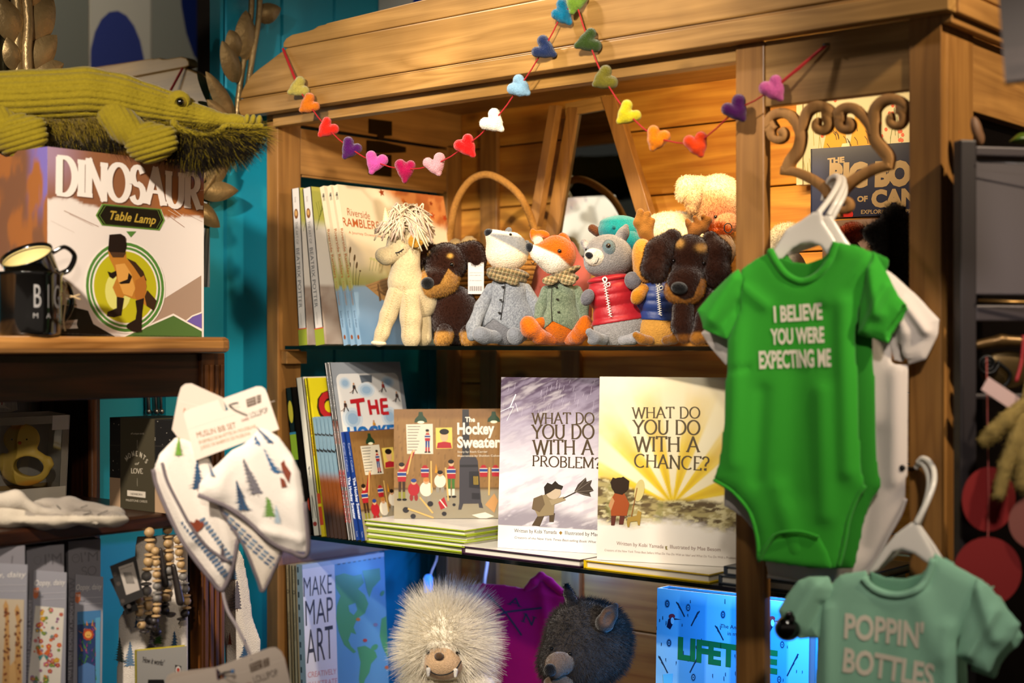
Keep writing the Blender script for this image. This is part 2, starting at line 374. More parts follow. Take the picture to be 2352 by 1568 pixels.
    def textpx(s, st, p0, p1, h, col, lv=2, bold=0.0, sh=0):
        """text whose baseline runs from pixel p0 to pixel p1, cap height h px"""
        a, b = s.fr.ab(*p0), s.fr.ab(*p1); L = math.hypot(b[0]-a[0], b[1]-a[1])
        t = s.fr.ab(p0[0], p0[1]-h); hh = math.hypot(t[0]-a[0], t[1]-a[1])
        return s.text(st, a[0], a[1], hh, col, lv, bold=bold, sh=sh, rot=math.degrees(math.atan2(b[1]-a[1], b[0]-a[0])), width=L)
    def roman(s, st, x, y, h, col, lv=2, wv=.11, wh=.05, ser=.2, width=None, rot=0, slab=None, gap=.02, box=None):
        tot = sum(GL[q][0]+gap for q in st); k = (width/(tot*h)) if width else 1.0; cx = 0; r = math.radians(rot)
        def T(p): a, b = (cx+p[0])*h*k, p[1]*h; return (x+a*math.cos(r)-b*math.sin(r), y+a*math.sin(r)+b*math.cos(r))
        for ch in st:
            wd, ss, se = GL[ch]
            for q in ss: s.line([T(p) for p in q], wv*h, col, lv, wh=wh*h)
            for (a, b) in se:
                hs = slab or wh; e = hs/2*(1 if b < .5 else -1)
                s.line([T((a-ser/2/k if 0 else a-ser/2, b+e)), T((a+ser/2, b+e))], hs*h, col, lv)
            cx += wd+gap
        return s
    def romanpx(s, st, p0, p1, h, col, lv=2, **kw):
        a, b = s.fr.ab(*p0), s.fr.ab(*p1); L = math.hypot(b[0]-a[0], b[1]-a[1]); t = s.fr.ab(p0[0], p0[1]-h)
        return s.roman(st, a[0], a[1], math.hypot(t[0]-a[0], t[1]-a[1]), col, lv, width=L, rot=math.degrees(math.atan2(b[1]-a[1], b[0]-a[0])), **kw)
    def paint(s, fn, nu, nv, lv=.5):
        """continuous-tone picture over the whole rect: fn(u,v arrays 0..1)->(...,3) linear"""
        x0, y0, x1, y1 = s.rect; u = np.linspace(0, 1, nu); v = np.linspace(0, 1, nv); UU, VV = np.meshgrid(u, v, indexing='ij')
        C = np.clip(fn(UU, VV), 0, 1); n = s.base+lv*s.STEP
        G = np.array([[s.fr(x0+a*(x1-x0), y0+b*(y1-y0), n) for b in v] for a in u])
        s.mb.grid(G, cols=[[tuple(C[i, j]) for j in range(nv)] for i in range(nu)]); return s
def vnoise(x, y, seed=0):
    """smooth 2D value noise, 0..1"""
    rs = np.random.RandomState(seed); T = rs.rand(64, 64); xi = np.floor(x).astype(int); yi = np.floor(y).astype(int); fx = x-xi; fy = y-yi
    fx = fx*fx*(3-2*fx); fy = fy*fy*(3-2*fy); g = lambda a, b: T[a % 64, b % 64]
    return (g(xi, yi)*(1-fx)+g(xi+1, yi)*fx)*(1-fy)+(g(xi, yi+1)*(1-fx)+g(xi+1, yi+1)*fx)*fy
def fbm(x, y, o=4, seed=0):
    t = 0; a = .5; s_ = 0
    for i in range(o): t = t+a*vnoise(x*2**i, y*2**i, seed+i); s_ += a; a *= .55
    return t/s_
def mixc(a, b, t): t = np.asarray(t)[..., None]; return np.array(lin(a))*(1-t)+np.array(lin(b))*t
def over(base, c, t): t = np.clip(np.asarray(t), 0, 1)[..., None]; return base*(1-t)+np.array(lin(c))*t
def sst(a, b, x): t = np.clip((x-a)/(b-a), 0, 1); return t*t*(3-2*t)
# ---- books
def book(name, label, fr, w, h, t, col, art=None, spine=None, group=None, pages='#e8e0d0', cat='book', soft=False, back=None):
    """front cover lies in frame fr (0..w, 0..h); body runs back along -N by t; spine at a=0"""
    root = thing(name, label, cat, fr(w/2, 0, -t/2), group)
    b = .0006 if soft else .0024; i = .0005 if soft else .003; mb = MB()
    mb.box((0, 0, -b), (w, h, 0), col, fr); mb.box((0, 0, -t), (w, h, -t+b), back or col, fr); mb.box((0, 0, -t), (b, h, 0), back or col, fr)
    if art: art(Art(fr, w, h, mb))
    if spine:
        fs = Frame(fr(0, 0, -t), fr.N, fr.V); spine(Art(fs, t, h, mb))
    mb.build('cover', PRINT, root)
    pg = MB(); pg.box((b, i, -t+b), (w-i, h-i, -b), pages, fr)
    pg.build('page_block', mat('paper_pages', None, .8), root)
    return root
# ---- signed-distance modelling for soft shapes, in a toy's own pixel space (x right, y down, z away)
def EL(x, y, rx, ry, z=0, rz=None, rot=0):
    rz = rz or (rx+ry)/2; r = math.radians(rot); cr, sr = math.cos(r), math.sin(r); m = max(rx, ry, rz)
    def f(X, Y, Z):
        a, b = X-x, Y-y; p, q, e = (a*cr+b*sr), (-a*sr+b*cr), Z-z
        k0 = np.sqrt((p/rx)**2+(q/ry)**2+(e/rz)**2); k1 = np.sqrt((p/rx**2)**2+(q/ry**2)**2+(e/rz**2)**2)+1e-9
        return k0*(k0-1)/k1
    return f, (x-m, y-m, z-rz), (x+m, y+m, z+rz)
def CH(*pts, k=3):
    """chain of tapered capsules through (x,y,z,r)"""
    pts = [p if len(p) == 4 else (p[0], p[1], 0, p[2]) for p in pts]; A = np.array(pts, float)
    def f(X, Y, Z):
        d = None
        for a, b in zip(A[:-1], A[1:]):
            v = b[:3]-a[:3]; L = np.dot(v, v)+1e-9; t = np.clip(((X-a[0])*v[0]+(Y-a[1])*v[1]+(Z-a[2])*v[2])/L, 0, 1)
            e = np.sqrt((X-a[0]-t*v[0])**2+(Y-a[1]-t*v[1])**2+(Z-a[2]-t*v[2])**2)-(a[3]+(b[3]-a[3])*t)
            d = e if d is None else smin(d, e, k)
        return d
    lo = (A[:, :3]-A[:, 3:]).min(0); hi = (A[:, :3]+A[:, 3:]).max(0); return f, tuple(lo), tuple(hi)
def smin(a, b, k):
    if k <= 0: return np.minimum(a, b)
    h = np.maximum(k-np.abs(a-b), 0)/k; return np.minimum(a, b)-h*h*k/4
def UN(k, *ps):
    def f(X, Y, Z):
        d = None
        for p in ps: e = p[0](X, Y, Z); d = e if d is None else smin(d, e, k)
        return d
    return f, tuple(np.min([p[1] for p in ps], 0)), tuple(np.max([p[2] for p in ps], 0))
def SUB(a, b, k=3):
    return (lambda X, Y, Z: -smin(-a[0](X, Y, Z), b[0](X, Y, Z), k)), a[1], a[2]
def INT(a, b, k=2):
    return (lambda X, Y, Z: -smin(-a[0](X, Y, Z), -b[0](X, Y, Z), k)), tuple(np.maximum(a[1], b[1])), tuple(np.minimum(a[2], b[2]))
def GROW(a, g): return (lambda X, Y, Z: a[0](X, Y, Z)-g), tuple(np.array(a[1])-g), tuple(np.array(a[2])+g)
def HALF(nx, ny, nz, d): return (lambda X, Y, Z: X*nx+Y*ny+Z*nz-d), (-9e3,)*3, (9e3,)*3
def ADD(a, g, m=4): return (lambda X, Y, Z: a[0](X, Y, Z)+g(X, Y, Z)), tuple(np.array(a[1])-m), tuple(np.array(a[2])+m)
def snet(sdf, res=56):
    f, lo, hi = sdf; lo = np.array(lo, float); hi = np.array(hi, float); h = (hi-lo).max()/res; lo -= 2*h; hi += 2*h
    n = np.ceil((hi-lo)/h).astype(int)+1; ax = [lo[i]+h*np.arange(n[i]) for i in range(3)]
    X, Y, Z = np.meshgrid(*ax, indexing='ij'); v = f(X, Y, Z); ins = v < 0
    S = np.zeros((n[0]-1, n[1]-1, n[2]-1, 3)); K = np.zeros(S.shape[:3]); G = np.stack([X, Y, Z], -1)
    masks = []
    for a in range(3):
        A = [slice(None)]*3; B = [slice(None)]*3; A[a] = slice(0, -1); B[a] = slice(1, None); A, B = tuple(A), tuple(B)
        m = ins[A] != ins[B]; t = np.where(m, v[A]/np.where(m, v[A]-v[B], 1), 0); p = G[A].copy(); p[..., a] += t*h; p *= m[..., None]
        masks.append((m, ins[A])); o = [i for i in range(3) if i != a]
        for q in (0, 1):
            for r in (0, 1):
                sl = [slice(None)]*3; sl[o[0]] = slice(q, q+S.shape[o[0]]); sl[o[1]] = slice(r, r+S.shape[o[1]]); sl = tuple(sl)
                S += p[sl]; K += m[sl]
    act = K > 0; idx = -np.ones(K.shape, int); idx[act] = np.arange(act.sum()); V = S[act]/K[act][:, None]; Fs = []
    for a in range(3):
        m, i0 = masks[a]; b, e = (a+1) % 3, (a+2) % 3; q = np.argwhere(m); sgn = i0[m]
        ok = (q[:, b] > 0) & (q[:, b] < n[b]-1) & (q[:, e] > 0) & (q[:, e] < n[e]-1); q = q[ok]; sgn = sgn[ok]; cs = []
        for db, de in ((-1, -1), (0, -1), (0, 0), (-1, 0)):
            w_ = q.copy(); w_[:, b] += db; w_[:, e] += de; cs.append(idx[w_[:, 0], w_[:, 1], w_[:, 2]])
        qd = np.stack(cs, 1); qd[~sgn] = qd[~sgn][:, ::-1]; Fs.append(qd)
    return V, np.concatenate(Fs)
class Toy:
    """soft toy built at depth d; every part is its own mesh in the toy's pixel space"""
    def __init__(s, name, label, px, py, d, cat='soft toy', group=None, yaw=0):
        s.d = d; s.fr = frm(px, py, d, yaw) if yaw else None; s.yaw = yaw; s.O = P(0, 0, d); s.u = RT*d/F; s.v = -UP*d/F; s.w = ray(px, min(py, 1520))*d/F; s.O = s.O+0; s.fs = []; s.zp = (px, min(py, 1520))
        s.root = thing(name, label, cat, P(px, py, d), group)
    def W(s, V):
        V = np.asarray(V, float)
        if getattr(s, 'fr', None):   # trace on the turned plane, depth along its normal
            R = FW+RT*((V[..., :1]-CX)/F)+UP*((HY-V[..., 1:2])/F); t = np.dot(s.fr.O-CAM, s.fr.N)/(R@s.fr.N)[..., None]
            return CAM+R*t-s.fr.N*V[..., 2:3]*s.d/F
        return s.O+V[..., :1]*s.u+V[..., 1:2]*s.v+V[..., 2:3]*s.w
    def part(s, name, sdf, col, m=None, res=56, parent=None, label=None, sm=1, noise=0):
        V, Q = snet(sdf, res); s.fs = getattr(s, 'fs', [])+[sdf]
        for _ in range(sm):   # light Laplacian smoothing
            acc = np.zeros_like(V); cnt = np.zeros(len(V))
            for a in range(4): np.add.at(acc, Q[:, a], V[Q[:, (a+1) % 4]]+V[Q[:, (a+3) % 4]]); np.add.at(cnt, Q[:, a], 2)
            V = V*.5+.5*acc/np.maximum(cnt, 1)[:, None]
        Wd = s.W(V); me = bpy.data.meshes.new(name); me.vertices.add(len(V)); me.vertices.foreach_set('co', Wd.ravel())
        me.loops.add(Q.size); me.loops.foreach_set('vertex_index', Q.ravel()); me.polygons.add(len(Q))
        me.polygons.foreach_set('loop_start', np.arange(0, Q.size, 4)); me.polygons.foreach_set('use_smooth', np.ones(len(Q), bool)); me.update(calc_edges=True)
        at = me.color_attributes.new('Col', 'FLOAT_COLOR', 'POINT')
        C = col(V) if callable(col) else np.tile(lin(col), (len(V), 1)); at.data.foreach_set('color', np.c_[C, np.ones(len(V))].ravel())
        me.materials.append(m or PLUSH); o = bpy.data.objects.new(name, me); COL.objects.link(o); attach(o, parent or s.root)
        if label: o['label'] = label
        s.last = (V, Q, C); o['_'] = 0; del o['_']; return o
    def zs(s, x, y):
        """nearest surface of the parts built so far at toy pixel (x, y)"""
        Z = np.arange(-190, 120, .5); b = 120.
        for f, lo, hi in s.fs:
            if lo[0]-3 <= x <= hi[0]+3 and lo[1]-3 <= y <= hi[1]+3:
                v = f(np.full((1, 1, len(Z)), float(x)), np.full((1, 1, len(Z)), float(y)), Z[None, None, :])[0, 0]; q = np.argmax(v < 0)
                if v[q] < 0: b = min(b, Z[q])
        return b
    def ball(s, name, x, y, z, r, m=None, parent=None, sq=1.0, label=None, col=None):
        mb = MB(); k = s.d/F; mb.ball(s.W(np.array([x, y, z])), r*k, 14, col, sq); o = mb.build(name, m or BLACKG, parent or s.root, True)
        if label: o['label'] = label
        return o
    def tube(s, name, pts, r, m, col=None, parent=None, n=6, closed=False, label=None):
        mb = MB(); mb.tube(s.W(np.array(pts, float)), np.array(r)*s.d/F, n, col, closed); o = mb.build(name, m, parent or s.root, True)
        if label: o['label'] = label
        return o
    def fur(s, n, L, r=.35, parent=None, name='fur', flow=None, lean=.5, jit=.35, cf=None, mask=None, k=4, seed=1, curl=0, tone=.25, src=None):
        """hair strands over the last part's surface; L in px (number or fn(V))"""
        V, Q, C = src or s.last; rs = np.random.RandomState(seed); a, b, e, g = (V[Q[:, i]] for i in range(4))
        nn = np.cross(e-a, g-b); ar = np.linalg.norm(nn, axis=1)+1e-12; nn /= ar[:, None]; p = ar/ar.sum()
        fi = rs.choice(len(Q), n, p=p); u, v = rs.rand(n, 1), rs.rand(n, 1)
        pos = (a[fi]*(1-u)+b[fi]*u)*(1-v)+(g[fi]*(1-u)+e[fi]*u)*v; nor = nn[fi]; cl = C[Q[fi, 0]]
        if mask is not None: kk = mask(pos); pos, nor, cl = pos[kk], nor[kk], cl[kk]
        n = len(pos); fl = flow(pos) if flow else np.zeros((n, 3)); ln = (L(pos) if callable(L) else np.full(n, float(L)))*rs.uniform(.6, 1.15, n)
        if cf is not None: cl = cf(pos, rs)
        d = nor+lean*fl+rs.normal(0, jit, (n, 3)); d /= np.linalg.norm(d, axis=1)[:, None]+1e-9
        bend = lean*fl*.8+rs.normal(0, jit*.5, (n, 3)); ts = np.linspace(0, 1, k)
        pts = pos[:, None, :]+ln[:, None, None]*(ts[None, :, None]*d[:, None, :]+(ts**2)[None, :, None]*bend[:, None, :]*.6)
        if curl: pts += curl*np.sin(ts[None, :, None]*9+rs.uniform(0, 6, (n, 1, 3)))*ts[None, :, None]
        hc = bpy.data.hair_curves.new(name); hc.add_curves([k]*n); Wd = s.W(pts.reshape(-1, 3))
        hc.attributes['position'].data.foreach_set('vector', Wd.astype(np.float32).ravel())
        ra = hc.attributes.get('radius') or hc.attributes.new('radius', 'FLOAT', 'POINT')
        rr = (r*s.d/F)*np.tile(np.linspace(1, .15, k), n); ra.data.foreach_set('value', rr.astype(np.float32))
        at = hc.attributes.new('Col', 'FLOAT_COLOR', 'CURVE'); ton = rs.uniform(1-tone, 1+tone, (n, 1))
        at.data.foreach_set('color', np.c_[np.clip(cl*ton, 0, 1), np.ones(n)].astype(np.float32).ravel())
        hc.materials.append(FUR); o = bpy.data.objects.new(name, hc); COL.objects.link(o); return attach(o, parent or s.root)
# ================================================================ the setting
PINE = wood('pine_along', '#8d6630', '#ad8348', 'X'); PINEV = wood('pine_upright', '#7e5527', '#9b6d36', 'Z'); PINEY = wood('pine_deep', '#8d6231', '#a97a40', 'Y')
PINEB = wood('pine_boards', '#a8681f', '#cc9038', 'X', rough=.5); OAKD = wood('stained_oak', '#150803', '#3a1b0a', 'Z', rough=.4, knots=False); OAKY = wood('stained_oak_deep', '#150803', '#3a1b0a', 'Y', rough=.35, knots=False)
OAKT = wood('oak_top', '#7a4c1e', '#b58044', 'Y', rough=.35, knots=False); OAKM = wood('oak_post', '#2c1407', '#7d4a1c', 'Z', rough=.4, knots=False)
TEAL = mat('teal_paint', '#1899b6', .42, var=.08, vscale=9, bump=.05, bscale=60)
XW = -2.09
def xwall():
    mb = MB(); y = -3.0+.0055
    while y < 2.6:
        y1 = min(y+.1345, 2.6); g = .004
        mb.add([(XW-.012, y-g, 0), (XW, y+.002, 0), (XW, y1-.006, 0), (XW-.012, y1, 0), (XW-.012, y-g, 2.8), (XW, y+.002, 2.8), (XW, y1-.006, 2.8), (XW-.012, y1, 2.8)],
               [(0, 1, 5, 4), (1, 2, 6, 5), (2, 3, 7, 6)]); y = y1
    mb.box((XW-.10, -3, 0), (XW-.011, 2.7, 2.8))
    return mb.build('wall_left', TEAL)
tag(xwall(), kind='structure')
mb = MB(); mb.box((-2.2, 2.6, 0), (3.2, 2.7, 2.8)); tag(mb.build('wall_back', mat('dark_plaster', '#2b211c', .8, var=.15, vscale=5)), kind='structure')
mb = MB(); mb.box((-2.2, -3, -.1), (3.2, 2.7, 0)); tag(mb.build('floor', wood('floor_boards', '#3a2312', '#6b4526', 'Y', knots=False)), kind='structure')
mb = MB(); mb.box((-2.2, -3, 2.8), (3.2, 2.7, 2.9)); tag(mb.build('ceiling', mat('ceiling_paint', '#8a7a68', .9)), kind='structure')
# ================================================================ pine display cabinet
XL, XI, XR, YF, YB = -2.017, -1.987, -.748, 1.745, 2.25
cab = thing('display_cabinet', 'large open pine armoire with plank back holding the toys and picture books', 'cabinet', ((XL+XR)/2, (YF+YB)/2, 0))
# left side frame: stiles and rails round an open panel
mb = MB(); mb.box((XL, YF, .0), (XI, 1.800, 1.90)); mb.build('side_stile', PINEV, cab, bevel=.0015)
mb = MB(); mb.box((XL, 2.192, 0), (XI, YB, 1.90)); mb.build('side_stile', PINEV, cab, bevel=.0015)
mb = MB(); mb.box((XL, 1.800, 1.806), (XI-.001, 2.192, 1.889)); mb.box((XI-.010, 1.806, 1.802), (XI-.003, 2.186, 1.806)); mb.build('side_rail', PINEY, cab, bevel=.001)
mb = MB(); mb.box((XL, YF, 1.895), (XI, YB, 1.985)); mb.build('side_rail', PINEY, cab, bevel=.001)
mb = MB(); mb.box((XL, 1.800, 1.105), (XI-.001, 2.192, 1.165)); mb.build('side_rail', PINEY, cab, bevel=.001)
for z in (1.487,):
    mb = MB(); mb.box((XI, 1.752, z-.022), (XI+.016, 1.80, z)); mb.build('shelf_cleat', PINEY, cab, bevel=.001)
# hinge plates on the inner side
BR = mat('aged_brass', '#3d2f18', .4, metal=.9, bump=.3, bscale=90)
q = onX(870, 300, XI); 
mb = MB()
def hing(pts, mb=mb):
    w = [onX(a, b, XI) for a, b in pts]; V = [(XI, p[1], p[2]) for p in w]+[(XI+.003, p[1], p[2]) for p in w]; n = len(w)
    mb.add(V, [list(range(n)), list(range(n, 2*n))]+[(i, (i+1) % n, n+(i+1) % n, n+i) for i in range(n)])
hing([(846, 273), (898, 279), (898, 312), (880, 312), (880, 322), (866, 321), (866, 310), (846, 306)])
hing([(842, 322), (875, 325), (930, 338), (930, 350), (878, 352), (842, 350)]); hing([(846, 352), (897, 356), (897, 406), (846, 400)])
mb.build('hinge', BR, cab, fix=True)
# right side frame
mb = MB(); mb.box((XR-.03, YF, 0), (XR, 1.829, 1.90)); mb.build('side_stile', PINEV, cab, bevel=.002)
mb = MB(); mb.box((XR-.03, 2.19, 0), (XR, YB, 1.90)); mb.build('side_stile', PINEV, cab, bevel=.002)
mb = MB(); mb.box((XR-.03, 1.829, 1.798), (XR-.001, 2.19, 1.894)); mb.build('side_rail', PINEY, cab, bevel=.0015)
mb = MB(); mb.box((XR-.03, 1.829, .1), (XR-.012, 2.19, .9)); mb.build('side_panel', PINEV, cab)
mb = MB(); mb.box((XR-.022, 1.8292, .9002), (XR-.017, 2.1898, 1.7978)); mb.build('side_pane', mat('dark_pane', '#0d0a09', .12, coat=.4), cab)  # opaque dark sheet added to keep the bay dark and block side light
# front frame
mb = MB(); mb.box((-1.0398, YF-.017, .0), (-.9955, YF+.0015, 1.905)); mb.build('middle_post', PINEV, cab, bevel=.002)
mb = MB(); mb.box((-.7895, YF-.0175, 0), (XR, YF-.0005, 1.905)); mb.box((-.7895, YF-.0005, 0), (XR-.0305, YF+.0012, 1.905)); mb.build('front_stile', PINEV, cab, bevel=.002)
mb = MB(); mb.box((-.9955, YF-.015, 1.817), (-.7895, YF+.0010, 1.905)); mb.build('top_rail', PINE, cab, bevel=.0015)
mb = MB(); mb.box((XI, YF-.012, 1.884), (-1.0398, YF+.012, 1.906)); mb.build('lintel', PINE, cab, bevel=.0015)
# plank back
mb = MB(); z = .86
zs = [.75, .86, .97, 1.08, 1.19, 1.305, 1.42, 1.54, 1.655, 1.770, 1.8905, 2.0]
for a, b in zip(zs[:-1], zs[1:]): mb.box((XI, YB-.016, a+.0025), (XR-.03, YB, b))
mb.build('back_boards', PINEB, cab, bevel=.002)
mb = MB(); mb.box((XI, YB, .1), (XR-.03, YB+.006, 2.0)); mb.build('back_liner', mat('dark_gap', '#120a05', .9), cab)
for x in (-1.905, -1.70, -1.28):
    mb = MB(); mb.box((x-.022, YB-.027, .88), (x+.022, YB-.016, 1.93 if x < -1.5 else 1.45)); mb.build('back_batten', PINEV, cab, bevel=.0015)
mb = MB(); mb.box((XI, YF+.03, 1.965), (XR-.03, YB, 1.985)); mb.build('top_board', PINE, cab)
mb = MB(); mb.box((XI, YF+.005, .775), (XR-.03, YB-.016, .80)); mb.build('bottom_board', PINE, cab)
# cornice: fascia with bead, scroll-ended pediment, return along the right side
YC = 1.705
def fx(L, Y): return [(float(onY(a, b, Y)[0]), float(onY(a, b, Y)[2])) for a, b in L]
XE = -.728
frc = lambda a, b, n: np.array([a, YC-n, b])
xe0 = -2.043
left = [(xe0+.012, 1.9385)]+[(xe0+x, z) for x, z in ((.004, 1.95), (.012, 1.965), (.028, 1.980), (.05, 1.992), (.08, 2.000), (.11, 2.008))]
mb = MB(); out = [(xe0, 1.9365), (XE, 1.9365), (XE, 2.0105), (xe0+.125, 2.0105)]+[(xe0+x, z) for x, z in ((.10, 2.002), (.075, 1.992), (.05, 1.983), (.03, 1.974), (.014, 1.960), (.004, 1.948))]
mb.prism(out, frc, -.022, 0); mb.build('cornice_fascia', PINE, cab, bevel=.0025)
mb = MB(); mb.prism([(xe0+.006, 1.904), (XE, 1.904), (XE, 1.932), (xe0, 1.932), (xe0, 1.915)], frc, -.022, .002); mb.prism([(xe0+.002, 1.9325), (XE, 1.9325), (XE, 1.9352), (xe0+.002, 1.9352)], frc, -.022, -.0005); mb.build('cornice_bead', PINE, cab, bevel=.0012)
mb = MB(); mb.box((xe0+.004, YC+.0225, 1.906), (XE-.003, YC+.027, 1.94)); mb.build('cornice_backing', PINE, cab)
pe = fx([(646, 110), (648, 98), (655, 87), (668, 79), (685, 75), (703, 71), (718, 66), (728, 59), (745, 55)], YC)
mb = MB(); mb.prism([(-1.92, 2.0115), (XE-.004, 2.0115), (XE-.004, 2.052), (-1.40, 2.052), (-1.82, 2.040)]+[(x, z) for x, z in pe[::-1][:-1]]+[(pe[0][0]+.002, 2.013)], frc, -.024, -.002); mb.build('cornice_pediment', PINE, cab, bevel=.002)
frs = lambda a, b, n: np.array([XE+n, a, b])
mb = MB(); mb.prism([(YC+.0225, 1.9365), (YB, 1.9365), (YB, 2.052), (YC+.0225, 2.052)], frs, -.02, 0); mb.build('cornice_return', PINEY, cab, bevel=.002)
mb = MB(); mb.prism([(YC+.0225, 1.904), (YB, 1.904), (YB, 1.932), (YC+.0225, 1.932)], frs, -.02, .003); mb.prism([(YC+.0225, 1.893), (YB, 1.893), (YB, 1.904), (YC+.0225, 1.904)], frs, -.02, -.006); mb.build('cornice_bead', PINEY, cab, bevel=.0015)
# carved fretwork hook in the right bay (front view, traced, 12 mm thick)
fz = Frame((0, YF-.010, 0), (1, 0, 0), (0, 0, 1))
def ribbon(pts, w, mb, hd=.0065):
    """carved bar with rounded faces and varying width along 2D pts"""
    p = np.array(pts, float); tg = np.gradient(p, axis=0); tg /= np.linalg.norm(tg, axis=1)[:, None]+1e-12; nn = np.c_[-tg[:, 1], tg[:, 0]]; ww = np.interp(np.linspace(0, 1, len(p)), np.linspace(0, 1, len(w)), w)/2*1.45
    n = len(p); A = np.linspace(0, 2*math.pi, 12, endpoint=False); sg = lambda v: np.sign(v)*abs(v)**.4; V = []; Fs = []
    for i in range(n): V += [fz(*(p[i]+nn[i]*ww[i]*sg(math.cos(a))), hd*sg(math.sin(a))) for a in A]
    for i in range(n-1):
        for k in range(12): Fs.append((i*12+k, i*12+(k+1) % 12, (i+1)*12+(k+1) % 12, (i+1)*12+k))
    Fs += [list(range(12))[::-1], [(n-1)*12+k for k in range(12)]]; mb.add(V, Fs)
def cat(pts, m=8):
    """Catmull-Rom through points"""
    p = np.array(pts, float); p = np.vstack([2*p[0]-p[1], p, 2*p[-1]-p[-2]]); o = []
    for i in range(1, len(p)-2):
        for t in np.linspace(0, 1, m, endpoint=False):
            o.append(.5*((2*p[i])+(p[i+1]-p[i-1])*t+(2*p[i-1]-5*p[i]+4*p[i+1]-p[i+2])*t*t+(3*p[i]-p[i-1]-3*p[i+1]+p[i+2])*t**3))
    o.append(p[-2]); return np.array(o)
def curl(cx, cy, r0, a0, a1, r1, n=26): return [(cx+(r0+(r1-r0)*k)*math.cos(math.radians(a0+(a1-a0)*k)), cy+(r0+(r1-r0)*k)*math.sin(math.radians(a0+(a1-a0)*k))) for k in np.linspace(0, 1, n)]
kk = 1.92/F
fpx = lambda L: fz.pts([tuple(q) for q in L])
mb = MB()
# each arm: spiral head flowing into its stem and the lower point
mb_ = lambda pts, w: ribbon(fpx(pts), [x*kk for x in w], mb)
mb_(curl(1792, 306, 14, 40, -250, 30)[:1]+curl(1792, 306, 8, -60, 250, 24, 22)+curl(1795, 294, 32, 170, 330, 36, 14)+[tuple(q) for q in cat([(1833, 285), (1841, 312), (1834, 345), (1815, 372), (1806, 398)])], [13, 13, 16, 18, 20, 17])
mb_(curl(1886, 286, 7, 250, -70, 22, 22)+curl(1884, 277, 31, -30, -150, 34, 12)+[tuple(q) for q in cat([(1848, 276), (1842, 300), (1838, 322)])], [13, 14, 17, 18, 16, 10])
mb_(curl(1947, 285, 7, -70, 250, 20, 22)+curl(1949, 278, 28, -160, -30, 32, 12)+[tuple(q) for q in cat([(1984, 268), (1998, 290), (2003, 312)])], [13, 14, 17, 17, 14, 10])
mb_(curl(2057, 274, 8, 240, -80, 24, 22)+curl(2050, 268, 38, -20, -165, 42, 14)+[tuple(q) for q in cat([(2009, 282), (2010, 318), (2030, 345), (2042, 362), (2040, 388)])], [13, 13, 17, 20, 20, 17])
mb_([tuple(q) for q in cat([(1797, 391), (1830, 396), (1868, 413), (1895, 433), (1905, 452)])], [15, 15, 16, 16, 14])
mb_([tuple(q) for q in cat([(2047, 378), (2005, 390), (1965, 412), (1935, 440), (1922, 475), (1925, 500)])], [15, 16, 17, 19, 18, 14])
mb_(curl(1941, 468, 6, 200, 540, 18, 24), [11, 12, 12])
mb.build('carved_scroll', wood('pine_carved', '#8d6231', '#a97a40', 'Z', rough=.75, coat=0, knots=False), cab, True)
# glass shelves
GL_ = glass('shelf_glass', (.78, .86, .82))
GE = mat('glass_edge', '#050a08', .08, spec=.6)
def shelf(z, y0, label, x0=-1.972, x1=-.79):
    t = thing('glass_shelf', label, 'shelf', (-1.37, 1.95, z-.006), 'glass shelves of the pine cabinet')
    mb = MB(); mb.box((x0, y0, z-.006), (x1, 2.215, z)); mb.build('pane', GL_, t)
    mb = MB(); mb.box((x0, y0-.0012, z-.0062), (x1, y0, z+.0002)); mb.build('front_edge', GE, t)
ZT, ZM, ZB = 1.4968, 1.166, .80
shelf(ZT, 1.7495, 'upper glass shelf carrying the row of plush animals'); shelf(ZM, 1.7495, 'lower glass shelf carrying the upright hockey and storm picture books')
# ================================================================ dark dresser on the left
dr = thing('dresser', 'dark stained oak dresser with a golden oak top against the teal wall', 'dresser', (-1.88, 1.1, 0))
mb = MB(); zt = 1.510
prof = [(1.4035, 1.487), (1.409, 1.4905), (1.4105, 1.497), (1.4095, 1.505), (1.405, 1.510)]
o = [(XW+.012, .2), (-1.668, .2), (-1.660, .215), (-1.659, 1.355), (-1.664, 1.372), (-1.68, 1.3755), (XW+.012, 1.3755)]
mb.prism(o, lambda a, b, n: np.array([a, b, n]), zt-.0225, zt); mb.build('worktop', OAKT, dr, bevel=.007)
mb = MB(); mb.box((-1.722, .25, 1.425), (-1.706, 1.349, 1.4872)); mb.build('apron', OAKY, dr, bevel=.002)
mb = MB(); mb.box((-2.078, .25, .2), (-2.066, 1.349, 1.4872))
for y in np.arange(.3, 1.34, .085): mb.box((-2.066, y, .2), (-2.062, y+.079, 1.4872))
mb.build('back_panel', OAKD, dr)
mb = MB(); mb.box((-1.729, 1.349, 0), (-1.700, 1.391, 1.487))
for i in range(4): mb.box((-1.700, 1.3525+i*.0098, .1), (-1.6975, 1.3588+i*.0098, 1.47))
mb.build('post', OAKM, dr, bevel=.0015)
mb = MB(); mb.box((-2.062, 1.363, 0), (-1.994, 1.381, 1.487)); mb.box((-1.994, 1.363, 1.44), (-1.729, 1.381, 1.487)); mb.box((-1.752, 1.363, 0), (-1.729, 1.381, 1.44))
mb.build('end_panel', OAKD, dr, bevel=.0015)
mb = MB()
mb.tube(cat([(-1.987, 1.3615, .5), (-1.987, 1.3615, 1.40), (-1.99, 1.3615, 1.425), (-1.982, 1.3615, 1.437), (-1.962, 1.3615, 1.4365), (-1.80, 1.3615, 1.4365)]), .0075, 8); mb.build('beading', OAKM, dr, smooth=True)
mb = MB(); mb.prism([(-2.062, .25), (-1.706, .25), (-1.698, .26), (-1.698, 1.345), (-1.7, 1.349), (-2.062, 1.349)], lambda a, b, n: np.array([a, b, n]), 1.2405, 1.262); mb.build('shelf', OAKY, dr, bevel=.004)
